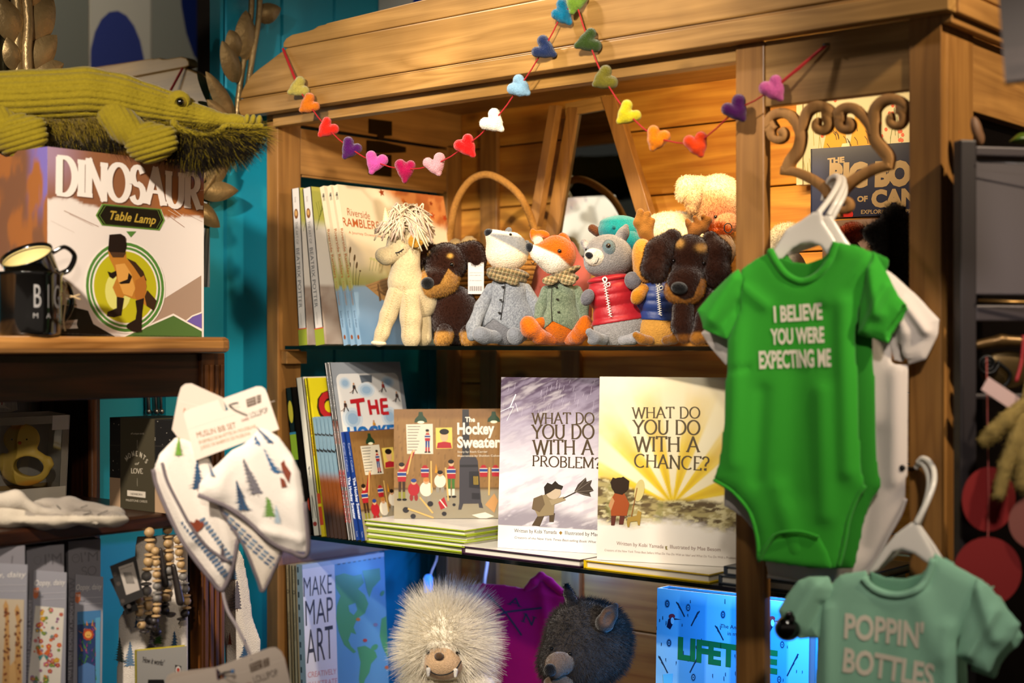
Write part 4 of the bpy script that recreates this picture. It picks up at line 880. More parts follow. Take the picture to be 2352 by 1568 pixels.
# ---- cream felt unicorn with yarn mane
def unicorn():
    d = dY(925, 1.772); t = Toy('unicorn_plush', 'cream felt unicorn with yarn mane before the open-faced story books', 925, FLOOR, d, 'soft toy', 'felt toys'); FE = '#c8b58c'
    t.part('body', UN(16, EL(936, 662, 42, 54, 4, 32), EL(962, 690, 44, 46, 30, 34), CH((922, 645, -4, 30), (932, 605, -2, 30), (938, 565, 2, 30), k=12)), FE, FELT, 54)
    t.part('head', UN(12, EL(928, 558, 40, 35, 0, 30), CH((915, 576, -10, 28), (888, 590, -22, 18), (878, 587, -24, 16), k=12)), FE, FELT, 54)
    for i, L in enumerate(([(912, 676, -8, 24), (892, 724, -12, 19), (878, 765, -14, 16), (871, 783, -14, 14)], [(940, 680, -8, 26), (943, 730, -10, 24), (944, 774, -10, 21), (944, 781, -10, 19)], [(968, 700, 34, 22), (974, 776, 36, 20)])):
        t.part('leg', CH(*L, k=8), FE, FELT, 40); t.part('hoof_sole', EL(L[-1][0]-1, L[-1][1]+5, 18, 7, L[-1][2], 17, 4), '#e2d3b3', FELT, 22)
    for L in ([(912, 660), (897, 705), (884, 740), (874, 772)], [(928, 660), (934, 700), (932, 735), (931, 772)]):
        mb = MB(); k = d/F
        for p in cat(L, 7): mb.tube(t.W(np.array([(p[0]-2, p[1]-1.5, t.zs(p[0]-2, p[1]-1.5)-.3), (p[0]+2.5, p[1]+1, t.zs(p[0]+2.5, p[1]+1)-.3)])), .55*k, 4)
        mb.build('stitching', mat('tan_thread', '#b2935c', .9), t.root)
    mb = MB(); k = d/F
    for i, (a_, b_) in enumerate(zip(np.linspace(0, 1, 9)[:-1], np.linspace(0, 1, 9)[1:])):
        p = lambda u: (887.5-2.5*u, 510-32*u, -36); r0 = 7.5*(1-a_)+2
        mb.ball(t.W(np.array([(887.5-2.5*a_, 510-32*a_, -36)]))[0], r0*k, 10, sq=.62)
    mb.build('horn', mat('horn_satin', '#d8cd9f', .35), t.root, True)
    t.part('ear', CH((898, 520, -6, 9), (890, 507, -6, 4), k=4), '#7d8262', FELT, 22)
    t.tube('lash', [(x, y, t.zs(x, y)-.6) for x, y in ((908, 583), (914, 582), (920, 579), (927, 574))], 1.5, THREAD)
    for q in ((915, 574), (920, 570), (925, 566)): t.tube('lash', [(q[0]-4, q[1]+11, t.zs(q[0]-4, q[1]+11)-.6), (q[0]-2, q[1]+15, t.zs(q[0]-2, q[1]+15)-1.5)], .8, THREAD)
    # mane: yarn strands from the poll, each strand one tube of the mane part
    mb = MB(); rs = np.random.RandomState(5)
    for i in range(190):
        g = i % 5; x0, y0, z0 = 928+rs.uniform(-16, 16), 508+rs.uniform(-8, 12), rs.uniform(-20, 16)
        if g == 0: m, e = (x0-rs.uniform(14, 26), y0-rs.uniform(4, 16)), (rs.uniform(858, 900), rs.uniform(522, 556))
        elif g == 1: m, e = (x0-rs.uniform(2, 16), y0-rs.uniform(0, 12)), (rs.uniform(896, 930), rs.uniform(528, 560))
        elif g == 2: m, e = (x0+rs.uniform(-22, 30), 474+rs.uniform(-6, 12)), (x0+rs.uniform(-46, 60), rs.uniform(488, 520))
        elif g == 3: m, e = (x0+rs.uniform(20, 40), y0-rs.uniform(4, 26)), (rs.uniform(972, 1000), rs.uniform(510, 562))
        else: m, e = (x0+rs.uniform(6, 24), y0-rs.uniform(0, 14)), (rs.uniform(938, 985), rs.uniform(525, 580))
        zf = -30-rs.uniform(0, 12) if g in (0, 1, 4) else rs.uniform(-34, 4); mb.tube(t.W(cat([(x0, y0, z0), (m[0], m[1], (z0+zf)/2-6), ((m[0]+e[0])/2, (m[1]+e[1])/2-3, zf-6), (e[0], e[1], zf)], 4)), 1.7*k, 5, ('#d8c6a2', '#cdb3a0', '#e2d4b4', '#c9b094')[i % 4])
    mb.build('mane', mat('yarn', None, .95, bump=.6, bscale=900), t.root, True)
    t.part('flower', UN(3, *[EL(952+13*math.cos(a_), 516+12*math.sin(a_), 9, 8, -26, 8) for a_ in np.arange(0, 6.2, 1.05)], EL(952, 516, 8, 8, -32, 7)), '#dccb9c', FELT, 36)
    t.part('felt_leaf', EL(957, 553, 22, 17, -34, 6, -35), cfun('#b5832a', (disc(964, 542, 4, 4), '#dccb9c')), FELT, 30)
unicorn()
# ---- large pale pig-rabbit plush lying at the back
def bunny():
    d = dY(1610, 2.06); t = Toy('pig_plush', 'big pale fluffy plush with a pink face slumped at the back by the planks', 1610, 560, d, 'soft toy')
    fl = lambda p: np.tile([.2, .7, -.3], (len(p), 1)); C = '#e6d6b4'
    t.part('body', INT(UN(24, EL(1540, 530, 70, 44, 6, 50), EL(1600, 560, 90, 70, 10, 60)), HALF(0, 1, 0, 690)), C, res=44); t.fur(4500, 6, .4, flow=fl)
    t.part('head', UN(20, EL(1650, 450, 52, 48, -14, 46), EL(1650, 495, 54, 40, -26, 40)), cfun(C, (disc(1640, 478, 62, 34, .18, 20), '#b98a5e'), (disc(1655, 505, 40, 34, .2), '#a9684a')), res=54); t.fur(6000, 6, .4, flow=fl)
    t.part('ear', UN(10, CH((1610, 425, -24, 18), (1578, 428, -34, 20), (1570, 448, -36, 16), k=10)), C, res=40); t.fur(2600, 6, .4, flow=fl)
    t.part('ear', UN(10, CH((1606, 432, -36, 12), (1590, 455, -48, 16), (1588, 480, -50, 12), k=10)), '#d9b896', res=36); t.fur(1200, 5, .4, flow=fl)
    t.part('snout', EL(1668, 512, 30, 24, -58, 20), '#bf8460', res=30); t.fur(1200, 3, .4); eyes(t, [(1643, 499, -64)], 4); t.ball('eye', 1680, 494, -58, 4, BEAD)
bunny()
# ---- toy with turquoise cap behind the raccoon
def capped():
    d = dY(1415, 1.93); t = Toy('capped_plush', 'toy in a turquoise felt peaked cap peeping over the raccoon', 1415, FLOOR, d, 'soft toy')
    t.part('head', UN(10, EL(1420, 590, 56, 48, 14, 44)), '#4a2a18', res=40); t.part('body', EL(1420, 720, 50, 74, 20, 36), '#7a1d1a', res=40)
    t.part('ear', CH((1372, 532, 6, 11), (1360, 524, 6, 10), k=4), '#5a3520', res=24)
    cp = SUB(INT(UN(10, EL(1430, 540, 54, 40, 4, 44), EL(1422, 516, 46, 16, 4, 40)), HALF(.1, 1, 0, 556+143)), EL(1430, 566, 46, 22, 6, 36), 2)
    t.part('cap', UN(6, INT(EL(1425, 528, 52, 34, 4, 44), HALF(-.1, 1, 0, 556-142)), EL(1422, 510, 44, 11, 4, 38)), '#17898f', FELT, 54)
    t.part('cap_brim', INT(EL(1446, 556, 36, 26, -26, 34, 35), HALF(0, -1, 0, -534)), '#127a82', FELT, 40); t.part('cap_badge', EL(1410, 525, 0.1+4, 4, -40, 3), '#0f6d75', FELT, 18)
capped()
# ---- dusty pink cushion and orange tufted toy behind the row
t = Toy('cushion', 'dusty pink gathered cushion glimpsed behind fox and raccoon', 1290, FLOOR, dY(1290, 1.98), 'cushion')
t.part('cover', INT(ADD(EL(1290, 690, 74, 140, 10, 40), lambda X, Y, Z: 4*np.sin(X*.12+Y*.03), 6), HALF(0, 1, 0, 792)), '#a5564c', FABRIC, 50)
t = Toy('tufted_plush', 'small toy with spiky orange hair and spectacles beside the post', 1650, FLOOR, dY(1650, 1.93), 'soft toy')
t.part('head', EL(1650, 575, 40, 46, 10, 34), '#8a6a4a', res=36); t.part('hair', EL(1648, 534, 24, 12, 6, 20), '#a8480f', res=26); t.fur(700, 17, .5, name='tuft', flow=lambda p: np.tile([0, -.6, 0], (len(p), 1)), jit=.6)
t.part('body', EL(1655, 700, 34, 92, 14, 30), '#5a3a22', res=40); t.tube('spectacles', [(1672+9*math.cos(a), 526+11*math.sin(a), -28) for a in np.linspace(0, 6.28, 15)], 1.3, THREAD)
# ================================================================ picture books
def sbook(name, label, px, Z, t, w, h, tilt, col, art=None, spine=None, Y=1.752, py=790, **k):
    """book standing spine-out, its front cover facing along the cabinet, tipped against the left side; px: foot of the spine's front-cover edge"""
    f = math.radians(tilt); X = float(onY(px, py, Y)[0])
    fr = Frame((X, Y, Z+math.sin(f)*t+.0004), (0, 1, 0), (-math.sin(f), 0, math.cos(f)))
    return book(name, label, fr, w, h, t, col, art, spine, **k)
def vtext(a, st, x, y0, y1, h, col, lv=2, bold=0):
    """spine title reading downwards from y0 to y1"""
    return a.text(st, x-h/2, y0, h, col, lv, rot=-90, width=abs(y0-y1), bold=bold)
def bp_spine(a):
    t, h = a.rect[2], a.rect[3]; a.poly([(0, 0), (t, 0), (t, .028), (0, .028)], '#8f9a2e'); a.poly([(0, .028), (t, .028), (t, .030), (0, .030)], '#c0452c')
    a.ell(t*.45, .232, .0052, .009, '#7a4a22', 2); a.ell(t*.45, .233, .003, .005, '#c79a5c', 3); vtext(a, 'Emily', t*.45, .262, .252, .004, '#8a8580')
    vtext(a, 'THE ART OF', t*.42, .218, .178, .0062, '#7d7a78'); vtext(a, 'BEATRIX POTTER', t*.42, .172, .066, .0085, '#55585e'); vtext(a, 'exhibition', t*.42, .058, .036, .003, '#9a9490')
def bp_art(a):
    w, h = a.rect[2:]; a.poly([(0, 0), (w, 0), (w, .108), (0, .108)], '#6e4a3a'); a.paint(lambda u, v: over(over(np.tile(lin('#e4dcd0'), u.shape+(1,)), '#7c5a44', (v < .36)*(.4+.6*fbm(u*6, v*9, 3, 2))), '#b3b053', sst(.72, .80, v)), 24, 40, 2)
    for i in range(7): a.line(cat([(.004+.003*i, .20+.008*i), (.012+.004*i, .225+.006*i), (.008+.005*i, .25+.002*i)], 4), .0008, '#5d6a2a', 3)
for px, t, tilt, lb in ((706, .0215, 4.2, 'white spined art book in front of the cabinet side, outermost in its row'), (746, .0225, 7.2, 'white spined art book leaning next to the three riverside story books')):
    sbook('art_book', lb, px, ZT, t, .215, .277, tilt, '#d9d2cc', bp_art, bp_spine, group='books on the upper glass shelf')
def rr_spine(a):
    t, h = a.rect[2], a.rect[3]; a.paint(lambda u, v: over(over(np.tile(lin('#e2d3b0'), u.shape+(1,)), '#b5b36a', sst(.62, .42, v)*sst(.32, .36, v)), '#86a5c0', sst(.36, .33, v)), 3, 40, .5)
    vtext(a, 'Riverside Ramblers', t*.5, .205, .118, .0062, '#b5622c', bold=.01); vtext(a, 'A Journey Downstream', t*.5, .112, .070, .0045, '#b5803c'); vtext(a, 'Emma Walker', t*.5, .060, .030, .004, '#3f5670'); a.ell(t*.5, .014, .0025, .004, '#8a4a22', 2)
    for q in (0, 1): a.line([(t*.3+q*.003, .262), (t*.55+q*.002, .268), (t*.4+q*.003, .255)], .0012, '#3c3430')
def rr_art(a):
    w, h = a.rect[2:]
    def bg(u, v):
        c = np.tile(lin('#e6d8b8'), u.shape+(1,)); n = fbm(u*5, v*5, 4, 4)
        c = over(c, '#a9a653', sst(.56, .38, v+.08*(n-.5))*.85); c = over(c, '#8a8a3c', sst(.5, .36, v)*sst(.2, .8, n)*.8); edge = .36-.12*u+.03*np.sin(u*6)
        c = over(c, '#8fb0cc', sst(edge+.012, edge-.012, v)); c = over(c, '#6f96ba', sst(edge, edge-.3, v)*n); fol = sst(.02, .10, v-(1.06-.36*u)+.10*(fbm(u*9, v*9, 3, 9)-.5))
        return over(over(c, '#d07a2c', fol*.9), '#a9572a', fol*sst(.45, .65, fbm(u*16, v*16, 3, 12))*.8)
    a.paint(bg, 60, 60, .5); rs = np.random.RandomState(2)
    for i in range(26):
        x, y = rs.uniform(.35, 1)*w, rs.uniform(.72, .98)*h
        if y/h > 1.08-.34*(x/w): r = rs.uniform(.004, .008); a.poly([(x+r*(1 if k % 2 else .45)*math.cos(k*.628+i), y+r*(1 if k % 2 else .45)*math.sin(k*.628+i)) for k in range(10)], ('#b4451d', '#8f3c1a', '#c96a2a')[i % 3], 2)
    a.px([(798, 476), (802, 476), (803, 492), (799, 492)], '#e6d8b8', 1); a.textpx('Riverside', (797, 494), (850, 504), 17, '#a7552c'); a.textpx('RAMBLERS', (786, 518), (872, 528), 19, '#b05a2a', bold=.01); a.textpx('A Journey Downstream', (801, 536), (880, 546), 6, '#b05a2a')
    for x0, xt, yt in ((800, 804, 574), (810, 814, 592), (817, 819, 609), (806, 803, 610), (822, 827, 622)):
        a.linepx([(x0, 656), ((x0+xt)/2-1, (656+yt)/2), (xt, yt)], 1.3, '#3f4a24', 2); a.ellpx(xt, yt, 2.2, 8 if yt < 612 else 2, '#5a4526', 3, 6)
    for i in range(5): a.linepx([(848+i*7, 622), (852+i*7, 596+i*2)], 1, '#6f7a34', 2); a.ellpx(852+i*7, 594+i*2, 3.4, 3.4, '#c9c98a', 3)
    a.px([(838, 655), (905, 632), (930, 690), (880, 690)], '#b98d55', 2)
    for i in range(6): a.linepx([(842+i*9, 658+i*5), (905+i*2, 638+i*8)], .9, '#6f4a26', 3)
    a.px([(866, 652), (869, 652), (876, 690), (871, 692)], '#6a4a2a', 4); a.px([(866, 662), (886, 676), (884, 680), (866, 668)], '#6a4a2a', 4)
for px, lb in ((799.5, 'story book with blue-footed spine leaning next to the white art books'), (816, 'story book with blue-footed spine, middle one of three leaning alike'), (831, 'riverside story book showing its cover of autumn leaves, behind the unicorn')):
    sbook('story_book', lb, px, ZT, .0105, .27, .281, 12.3, '#d6c7a6', rr_art, rr_spine, group='books on the upper glass shelf', soft=True)
# ---- lower glass shelf, leaning row
sbook('comic_book', 'black and lime patterned book half hidden behind the hanging bibs', 702, ZM, .016, .20, .258, 8.2, '#15120f', lambda a: [a.ell(.03+.03*i, .05+.045*i, .02, .018, c, 2) for i, c in enumerate(('#c0432a', '#d9a22a', '#4a8a3a', '#9ab82a', '#d9c22a'))],
      lambda a: [a.poly([(0, .13), (.016, .13), (.016, .175), (0, .175)], '#9cc02a'), a.poly([(0, .175), (.016, .175), (.016, .179), (0, .179)], '#3f8ab0', 2), a.ell(.008, .215, .006, .02, '#d9c93a', 2), a.ell(.008, .06, .007, .02, '#c0562a', 2), a.ell(.008, .02, .006, .012, '#8a2a5a', 2)], py=1230, group='books on the lower glass shelf')
sbook('comic_book', 'white spined comic album leaning on the yellow one', 735, ZM, .0172, .21, .277, 9.4, '#dcd6c6', None, lambda a: [a.line([(.004, .03), (.008, .07), (.013, .03)], .0012, '#2b2622'), a.ell(.008, .02, .005, .004, '#a03a2a', 2), a.line([(.006, .115), (.010, .12), (.008, .105)], .0015, '#2b2622')], py=1230, group='books on the lower glass shelf')
def ye(a):
    w, h = a.rect[2:]; a.text('CALVIN', .020, .205, .045, '#b3262a', 3, bold=.05); a.text('CALVIN', .018, .203, .045, '#3a2010', 2, bold=.09)
sbook('comic_book', 'yellow comic album with red lettering beside the white spined one', 746.5, ZM, .0084, .21, .277, 9.5, '#d8c91e', ye,
      lambda a: [a.poly([(0, 0), (.009, 0), (.009, .02), (0, .02)], '#e0c818'), a.poly([(0, .02), (.009, .02), (.009, .075), (0, .075)], '#c8481c'), a.poly([(0, .052), (.009, .052), (.009, .057), (0, .057)], '#e0c818', 2), vtext(a, 'Hunter', .0045, .265, .245, .004, '#2d4a20'), vtext(a, 'GAMES WINNER', .0045, .205, .14, .004, '#a3281c')], py=1230, group='books on the lower glass shelf')
def sl(a):
    a.paint(lambda u, v: over(over(over(np.tile(lin('#8ba6b5'), u.shape+(1,)), '#6e8fa3', fbm(u*3, v*12, 3, 5)*(v > .5)), '#b5622a', sst(.56, .45, v+.03*(fbm(u*6, v*6, 3, 8)-.5))), '#3d2a20', sst(.38, .16, v)), max(3, int(a.rect[2]*700)), 60, .5)
    w = a.rect[2]; a.poly([(0, .178), (w, .176), (w, .179), (0, .181)], '#3a3a3a', 2); a.poly([(0, .150), (w, .147), (w, .151), (0, .154)], '#2b2a2c', 2)
    if w > .05: a.text('SUNSET', .006, .158, .012, '#5c3a34', 3); a.ell(.02, .128, .012, .006, '#3a3d4c', 3)
for i in range(5):
    sbook('paperback', ('thin landscape paperback, first of five beside the yellow album', 'thin landscape paperback, second of five beside the yellow album', 'thin landscape paperback, third of five beside the yellow album', 'thin landscape paperback, fourth of five beside the yellow album', 'thin landscape paperback showing its sky and earth cover beside the tall hockey books')[i], 757+i*9.2, ZM, .0070, .17, .209, 10.0, '#7f97a5', sl, sl, py=1230, group='thin landscape paperbacks', soft=True)
def hk_spine(a):
    t, h = a.rect[2], a.rect[3]; vtext(a, 'COUNTING ON', t*.5, .285, .222, .0055, '#6c7276'); vtext(a, 'MARY CLIMB', t*.5, .205, .165, .0055, '#a86a5a'); vtext(a, 'THE HOCKEY', t*.5, .12, .09, .007, '#c03a34', bold=.02); vtext(a, 'SKATE SONG', t*.5, .085, .03, .006, '#c03a34')
    a.line([(t*.3, .2), (t*.6, .207), (t*.5, .195)], .0016, '#2b2c2e')
def hk_art(a):
    w, h = a.rect[2:]; fr0 = a.fr; a.paint(lambda u, v: np.tile(lin('#8d9299'), u.shape+(1,))*(.9+.2*fbm(u*4, v*4, 3, 2)[..., None]), 20, 20, .5)
    kx = w/.245; w = .245; a.fr = lambda x, y, n=0: fr0(x*kx, .286-(.270-y)*.66, n)
    rk = [(.012, -.15), (.012, .235)]+[(.030+.018*math.cos(t), .252+.018*math.sin(t)) for t in np.linspace(math.pi, math.pi/2, 6)]+[(w-.032+.018*math.cos(t), .252+.018*math.sin(t)) for t in np.linspace(math.pi/2, 0, 6)]+[(w-.014, -.15)]
    r0 = a.rect; a.rect = None; a.poly(rk, '#d7d5d2', 2)
    for x, y, rx, ry in ((.04, .245, .02, .016), (.19, .245, .024, .016), (.11, .225, .03, .02), (.05, .15, .035, .03), (.18, .15, .03, .028), (.12, .09, .05, .02)):
        for k in (1, .75, .5): a.ell(x, y, rx*k, ry*k, ('#c3cdd6', '#a9bccd', '#8fabc6')[int((1-k)*4)], 3+int((1-k)*4))
    a.poly([(.092, .265), (.136, .265), (.132, .244), (.120, .247), (.108, .247), (.096, .244)], '#5e6670', 7)
    for x, y, c in ((.068, .232, '#26282c'), (.17, .233, '#8a2c2c'), (.215, .205, '#3a3c40'), (.030, .185, '#3a2a26'), (.12, .13, '#c08a30')):   # skaters
        a.ell(x, y+.010, .003, .0035, '#b58a6a', 9); a.poly([(x-.004, y+.007), (x+.005, y+.006), (x+.006, y-.003), (x-.005, y-.003)], c, 8); a.line([(x-.002, y-.003), (x-.008, y-.016)], .003, '#2a2a2e', 8); a.line([(x+.003, y-.003), (x+.009, y-.015)], .003, '#2a2a2e', 8); a.line([(x+.005, y+.003), (x-.012, y-.012), (x-.018, y-.013)], .0012, '#7a4a2a', 9)
    a.line([(.048, .195), (.098, .199)], .011, '#b02028', 9); a.line([(.073, .197), (.073, .156)], .011, '#b02028', 9)
    for x in (.112, .138): a.line([(x, .198), (x+.002, .158)], .010, '#b02028', 9)
    a.line([(.112, .178), (.138, .178)], .010, '#b02028', 9); a.line([(.156, .199), (.154, .158)], .010, '#b02028', 9)
    for y in (.197, .179, .160): a.line([(.154, y), (.178, y)], .009, '#b02028', 9)
    a.text('HOCKEY', .024, .095, .032, '#1f64a8', 9, bold=.05, width=.195)
for i, px in enumerate((805, 813)):
    sbook('hockey_book', ('tall white spined hockey book tucked behind its twin', 'tall grey hockey book with red THE above blue letters, behind the smaller sweater book')[i], px, ZM, .0068, .172, .306, 11.0, '#cdc9c6', hk_art if i else None, hk_spine, py=1230, group='books on the lower glass shelf')
# ---- The Hockey Sweater: locker-room cover in simple shapes
def hs_art(a, W=.215, Hh=.186):
    w, h = a.rect[2:]; T = lambda x, y: ((x-930)/775*.174*w/W, (1280-y)/815*.185*h/Hh); L = lambda *q: [T(*p) for p in q]; k = .185/815*h/Hh
    def bg(u, v):
        x = u*960; c = np.tile(lin('#8b673a'), u.shape+(1,)); c = c*(.78+.4*fbm(u*60, v*3, 3, 3)[..., None]); c = over(c, '#5f4426', (np.mod(x+20*np.sin(v*9), 46) < 3)*(v > .3)*.5); c = over(c, '#74502a', sst(.9, .93, v)*.7)
        return over(over(c, '#5f4a2c', (np.abs(v-.268) < .012)*1.), '#8f8873', sst(.262, .25, v)*(.75+.25*fbm(u*9, v*20, 3, 6)))
    a.paint(bg, 100, 60, .5)
    for x in (1135, 1690): a.poly(L((x-50, 560), (x-44, 535), (x-20, 510), (x-16, 482), (x+12, 482), (x+18, 510), (x+42, 535), (x+48, 560)), '#1f3a22', 2); a.ell(*T(x, 560), 26*k, 10*k, '#e6e2c0', 3)
    a.poly(L((1450, 465), (1500, 465), (1505, 830), (1448, 830)), '#2f2e30', 1.5)
    a.poly(L((1022, 575), (1225, 572), (1228, 798), (1030, 796)), '#cfc8b4', 2)
    for i in range(9): a.line(L((1034, 592+i*22), (1130-(i*37 % 30), 592+i*22)), 5*k, '#6e6a60', 3)
    def jersey(x, y, s, lv=4, c='#a3202a'):
        a.poly(L((x-28*s, y+70*s), (x-34*s, y+10*s), (x-12*s, y-24*s), (x+12*s, y-24*s), (x+34*s, y+10*s), (x+28*s, y+70*s)), c, lv); a.poly(L((x-32*s, y+6*s), (x+32*s, y+6*s), (x+31*s, y+30*s), (x-31*s, y+30*s)), '#25407e', lv+1); a.line(L((x-32*s, y+4*s), (x+32*s, y+4*s)), 5*k, '#ded6c4', lv+2); a.line(L((x-31*s, y+32*s), (x+31*s, y+32*s)), 5*k, '#ded6c4', lv+2)
    def person(x, y, s, c='#a3202a', leg='#3a2416', sock='#7c7a2c', arm=None):
        for q in (-1, 1):
            a.poly(L((x+q*14*s-12*s, y+60*s), (x+q*14*s+12*s, y+60*s), (x+q*16*s+9*s, y+170*s), (x+q*16*s-9*s, y+170*s)), leg, 3); a.poly(L((x+q*16*s-10*s, y+150*s), (x+q*16*s+10*s, y+150*s), (x+q*16*s+10*s, y+200*s), (x+q*16*s-10*s, y+200*s)), sock, 4); a.ell(*T(x+q*20*s, y+208*s), 18*s*k, 9*s*k, '#171412', 5)
        jersey(x, y, s*1.05, 5, c); a.ell(*T(x, y-42*s), 20*s*k, 23*s*k, '#d3a67e', 8); a.ell(*T(x-2*s, y-54*s), 22*s*k, 16*s*k, '#1f1712', 9)
        if arm: a.line(L((x+24*s, y-8*s), arm), 22*s*k, c, 9); a.ell(*T(*arm), 10*s*k, 10*s*k, '#d3a67e', 10)
    person(1185, 655, .62, '#a3202a', '#25407e', '#a3202a')
    a.poly(L((1247, 602), (1372, 600), (1375, 758), (1250, 760)), '#d9bf5a', 2); a.ell(*T(1312, 665), 30*k, 42*k, '#d3a67e', 4); a.ell(*T(1312, 632), 36*k, 22*k, '#1d1612', 5); a.poly(L((1255, 755), (1262, 715), (1312, 705), (1362, 715), (1370, 755)), '#a3202a', 3)
    a.text('The', *T(1472, 558), 36*k, '#e6dfcf', 8, bold=.03, width=74*k); a.text('Hockey', *T(1408, 650), 84*k, '#e6dfcf', 8, bold=.035, width=282*k); a.text('Sweater', *T(1410, 750), 80*k, '#e6dfcf', 8, bold=.035, width=325*k)
    a.text('Story by Roch Carrier', *T(1412, 790), 15*k, '#e0d8c4', 8, width=226*k); a.text('Illustrations by Sheldon Cohen', *T(1412, 820), 15*k, '#e0d8c4', 8, width=318*k)
    a.poly(L((1425, 1170), (1428, 850), (1442, 822), (1550, 822), (1566, 850), (1592, 1170)), '#3c3a40', 6); a.poly(L((1430, 880), (1566, 880), (1570, 898), (1430, 898)), '#242327', 7); a.poly(L((1500, 930), (1575, 930), (1582, 1060), (1500, 1050)), '#26252a', 7); a.poly(L((1526, 960), (1572, 964), (1574, 1036), (1528, 1030)), '#131216', 8)
    for i in range(5): a.line(L((1534+i*8, 966), (1536+i*8, 1030)), 3*k, '#c2a23a', 9)
    a.poly(L((1520, 1090), (1580, 1094), (1582, 1140), (1520, 1136)), '#26252a', 7); a.poly(L((1416, 1215), (1425, 1165), (1455, 1170), (1440, 1215)), '#3c3a40', 5); a.poly(L((1575, 1200), (1570, 1165), (1595, 1165), (1606, 1205)), '#3c3a40', 5)
    person(990, 930, 1.0, arm=(1080, 775)); person(1365, 910, 1.0, '#a3202a', '#3f6a2a', '#d6cfbd'); jersey(1165, 905, .95); jersey(1610, 905, .95); jersey(1700, 905, .9)
    for x, s in ((1080, 1.0), (1175, 1.1), (1280, 1.0)):
        y = 1060 if x < 1200 else 1000; c = ('#a3202a', '#d8d0bc', '#d8d0bc')[(x > 1100)+(x > 1200)]; a.ell(*T(x, y), 44*s*k, 50*s*k, c, 6); a.ell(*T(x, y-55*s), 20*s*k, 22*s*k, '#c99a70', 8); a.ell(*T(x, y-64*s), 21*s*k, 15*s*k, ('#25407e', '#b9783a', '#1f1712')[(x > 1100)+(x > 1200)], 9); a.ell(*T(x-18, y+62*s), 14*k, 26*k, '#8a2a2a' if x < 1100 else '#8a8578', 5); a.ell(*T(x+18, y+62*s), 14*k, 26*k, '#8a2a2a' if x < 1100 else '#8a8578', 5)
    for p, q in (((1070, 780), (1030, 950)), ((1212, 850), (1215, 1090)), ((1322, 900), (1342, 1150)), ((1655, 900), (1650, 1110)), ((1125, 1120), (1225, 1240)), ((1035, 1205), (1230, 1275))): a.line(L(p, q), 12*k, '#c9a560', 10)
    a.poly(L((1240, 940), (1250, 870), (1262, 940)), '#c98a20', 5); a.poly(L((1265, 1160), (1310, 1120), (1335, 1190), (1285, 1215)), '#a3202a', 6); a.line(L((1278, 1140), (1325, 1200)), 8*k, '#ded6c4', 7)
    for x, y, r in ((1020, 1215, 24), (1205, 1170, 22), (1385, 1178, 12), (1310, 1245, 18), (1075, 1262, 20)): a.ell(*T(x, y), r*k, r*.9*k, '#242226', 6)
    a.poly(L((1520, 1255), (1620, 1235), (1690, 1265), (1600, 1290)), '#d8d2c0', 6); a.poly(L((1620, 1180), (1690, 1095), (1720, 1150), (1690, 1240)), '#b98a55', 6)
def es(a):
    t = a.rect[2]; vtext(a, 'Carrier / Cohen', t*.5, .168, .118, .0045, '#aeb9d6'); vtext(a, 'The Hockey Sweater', t*.5, .108, .036, .0062, '#dde2f0', bold=.03); vtext(a, 'Tundra', t*.5, .016, .006, .003, '#aeb9d6')
for i, px in enumerate((827, 839)):
    sbook('sweater_book', ('navy spined sweater paperback leaning against the tall hockey books', 'navy spined sweater paperback showing its locker room cover beside the book stack')[i], px, ZM, .0098, .215, .186, 12, '#1d3a86', (lambda a: hs_art(a)) if i else None, es, py=1230, group='hockey sweater picture books', soft=True, Y=1.755)
def lying(name, label, X0, Y0, Z, w, dp, t, col, rot=0, group=None, top=None, inset=.004):
    """book lying flat: front edge from (X0,Y0) along the cabinet, spine to the left"""
    r = math.radians(rot); fr = Frame((X0, Y0, Z+t), (math.cos(r), math.sin(r), 0), (-math.sin(r), math.cos(r), 0)); root = thing(name, label, 'book', fr(w/2, dp/2, -t), group); b = .0019; mb = MB()
    mb.box((0, 0, -b), (w, dp, 0), col, fr); mb.box((0, 0, -t), (w, dp, -t+b), col, fr); mb.box((-.0015, 0, -t), (.003, dp, 0), col, fr)
    if top: top(Art(fr, w, dp, mb))
    mb.build('cover', PRINT, root, bevel=.0005); pg = MB(); pg.box((.003, inset, -t+b), (w-inset, dp-inset, -b), '#d8d2c6', fr); pg.build('page_block', mat('paper_pages', None, .8), root); return root
wh = lambda a: a.poly([(0.0, 0.0), (1, 0.0), (1, 1), (0.0, 1)], '#e4e0da')
x0 = onZ(824, 1242, ZM); hx = []
for i in range(4):
    o_ = (-.001, .003, -.003, .001)[i]; lying('green_edged_book', ('lowest of the lime edged books under the standing sweater book', 'second lime edged book from the glass in the flat pile', 'third lime edged book from the glass in the flat pile', 'topmost lime edged book, with the sweater book standing on it')[i], -1.822+o_, 1.758+abs(o_), ZM+.0002+i*.0092, .268-.004*(i%2), .20, .009, '#9bb021', rot=(.5, -1, .8, 0)[i], group='lime edged books lying in a pile', top=wh)
hz = ZM+4*.0092
f1 = frm(905, 1191, 2.503, 0, 3, -.3); f1.O[2] = hz+.0004
book('sweater_book', 'The Hockey Sweater picture book standing upright on the lime edged pile', f1, .215, .186, .010, '#7c5a32', hs_art, group='hockey sweater picture books')
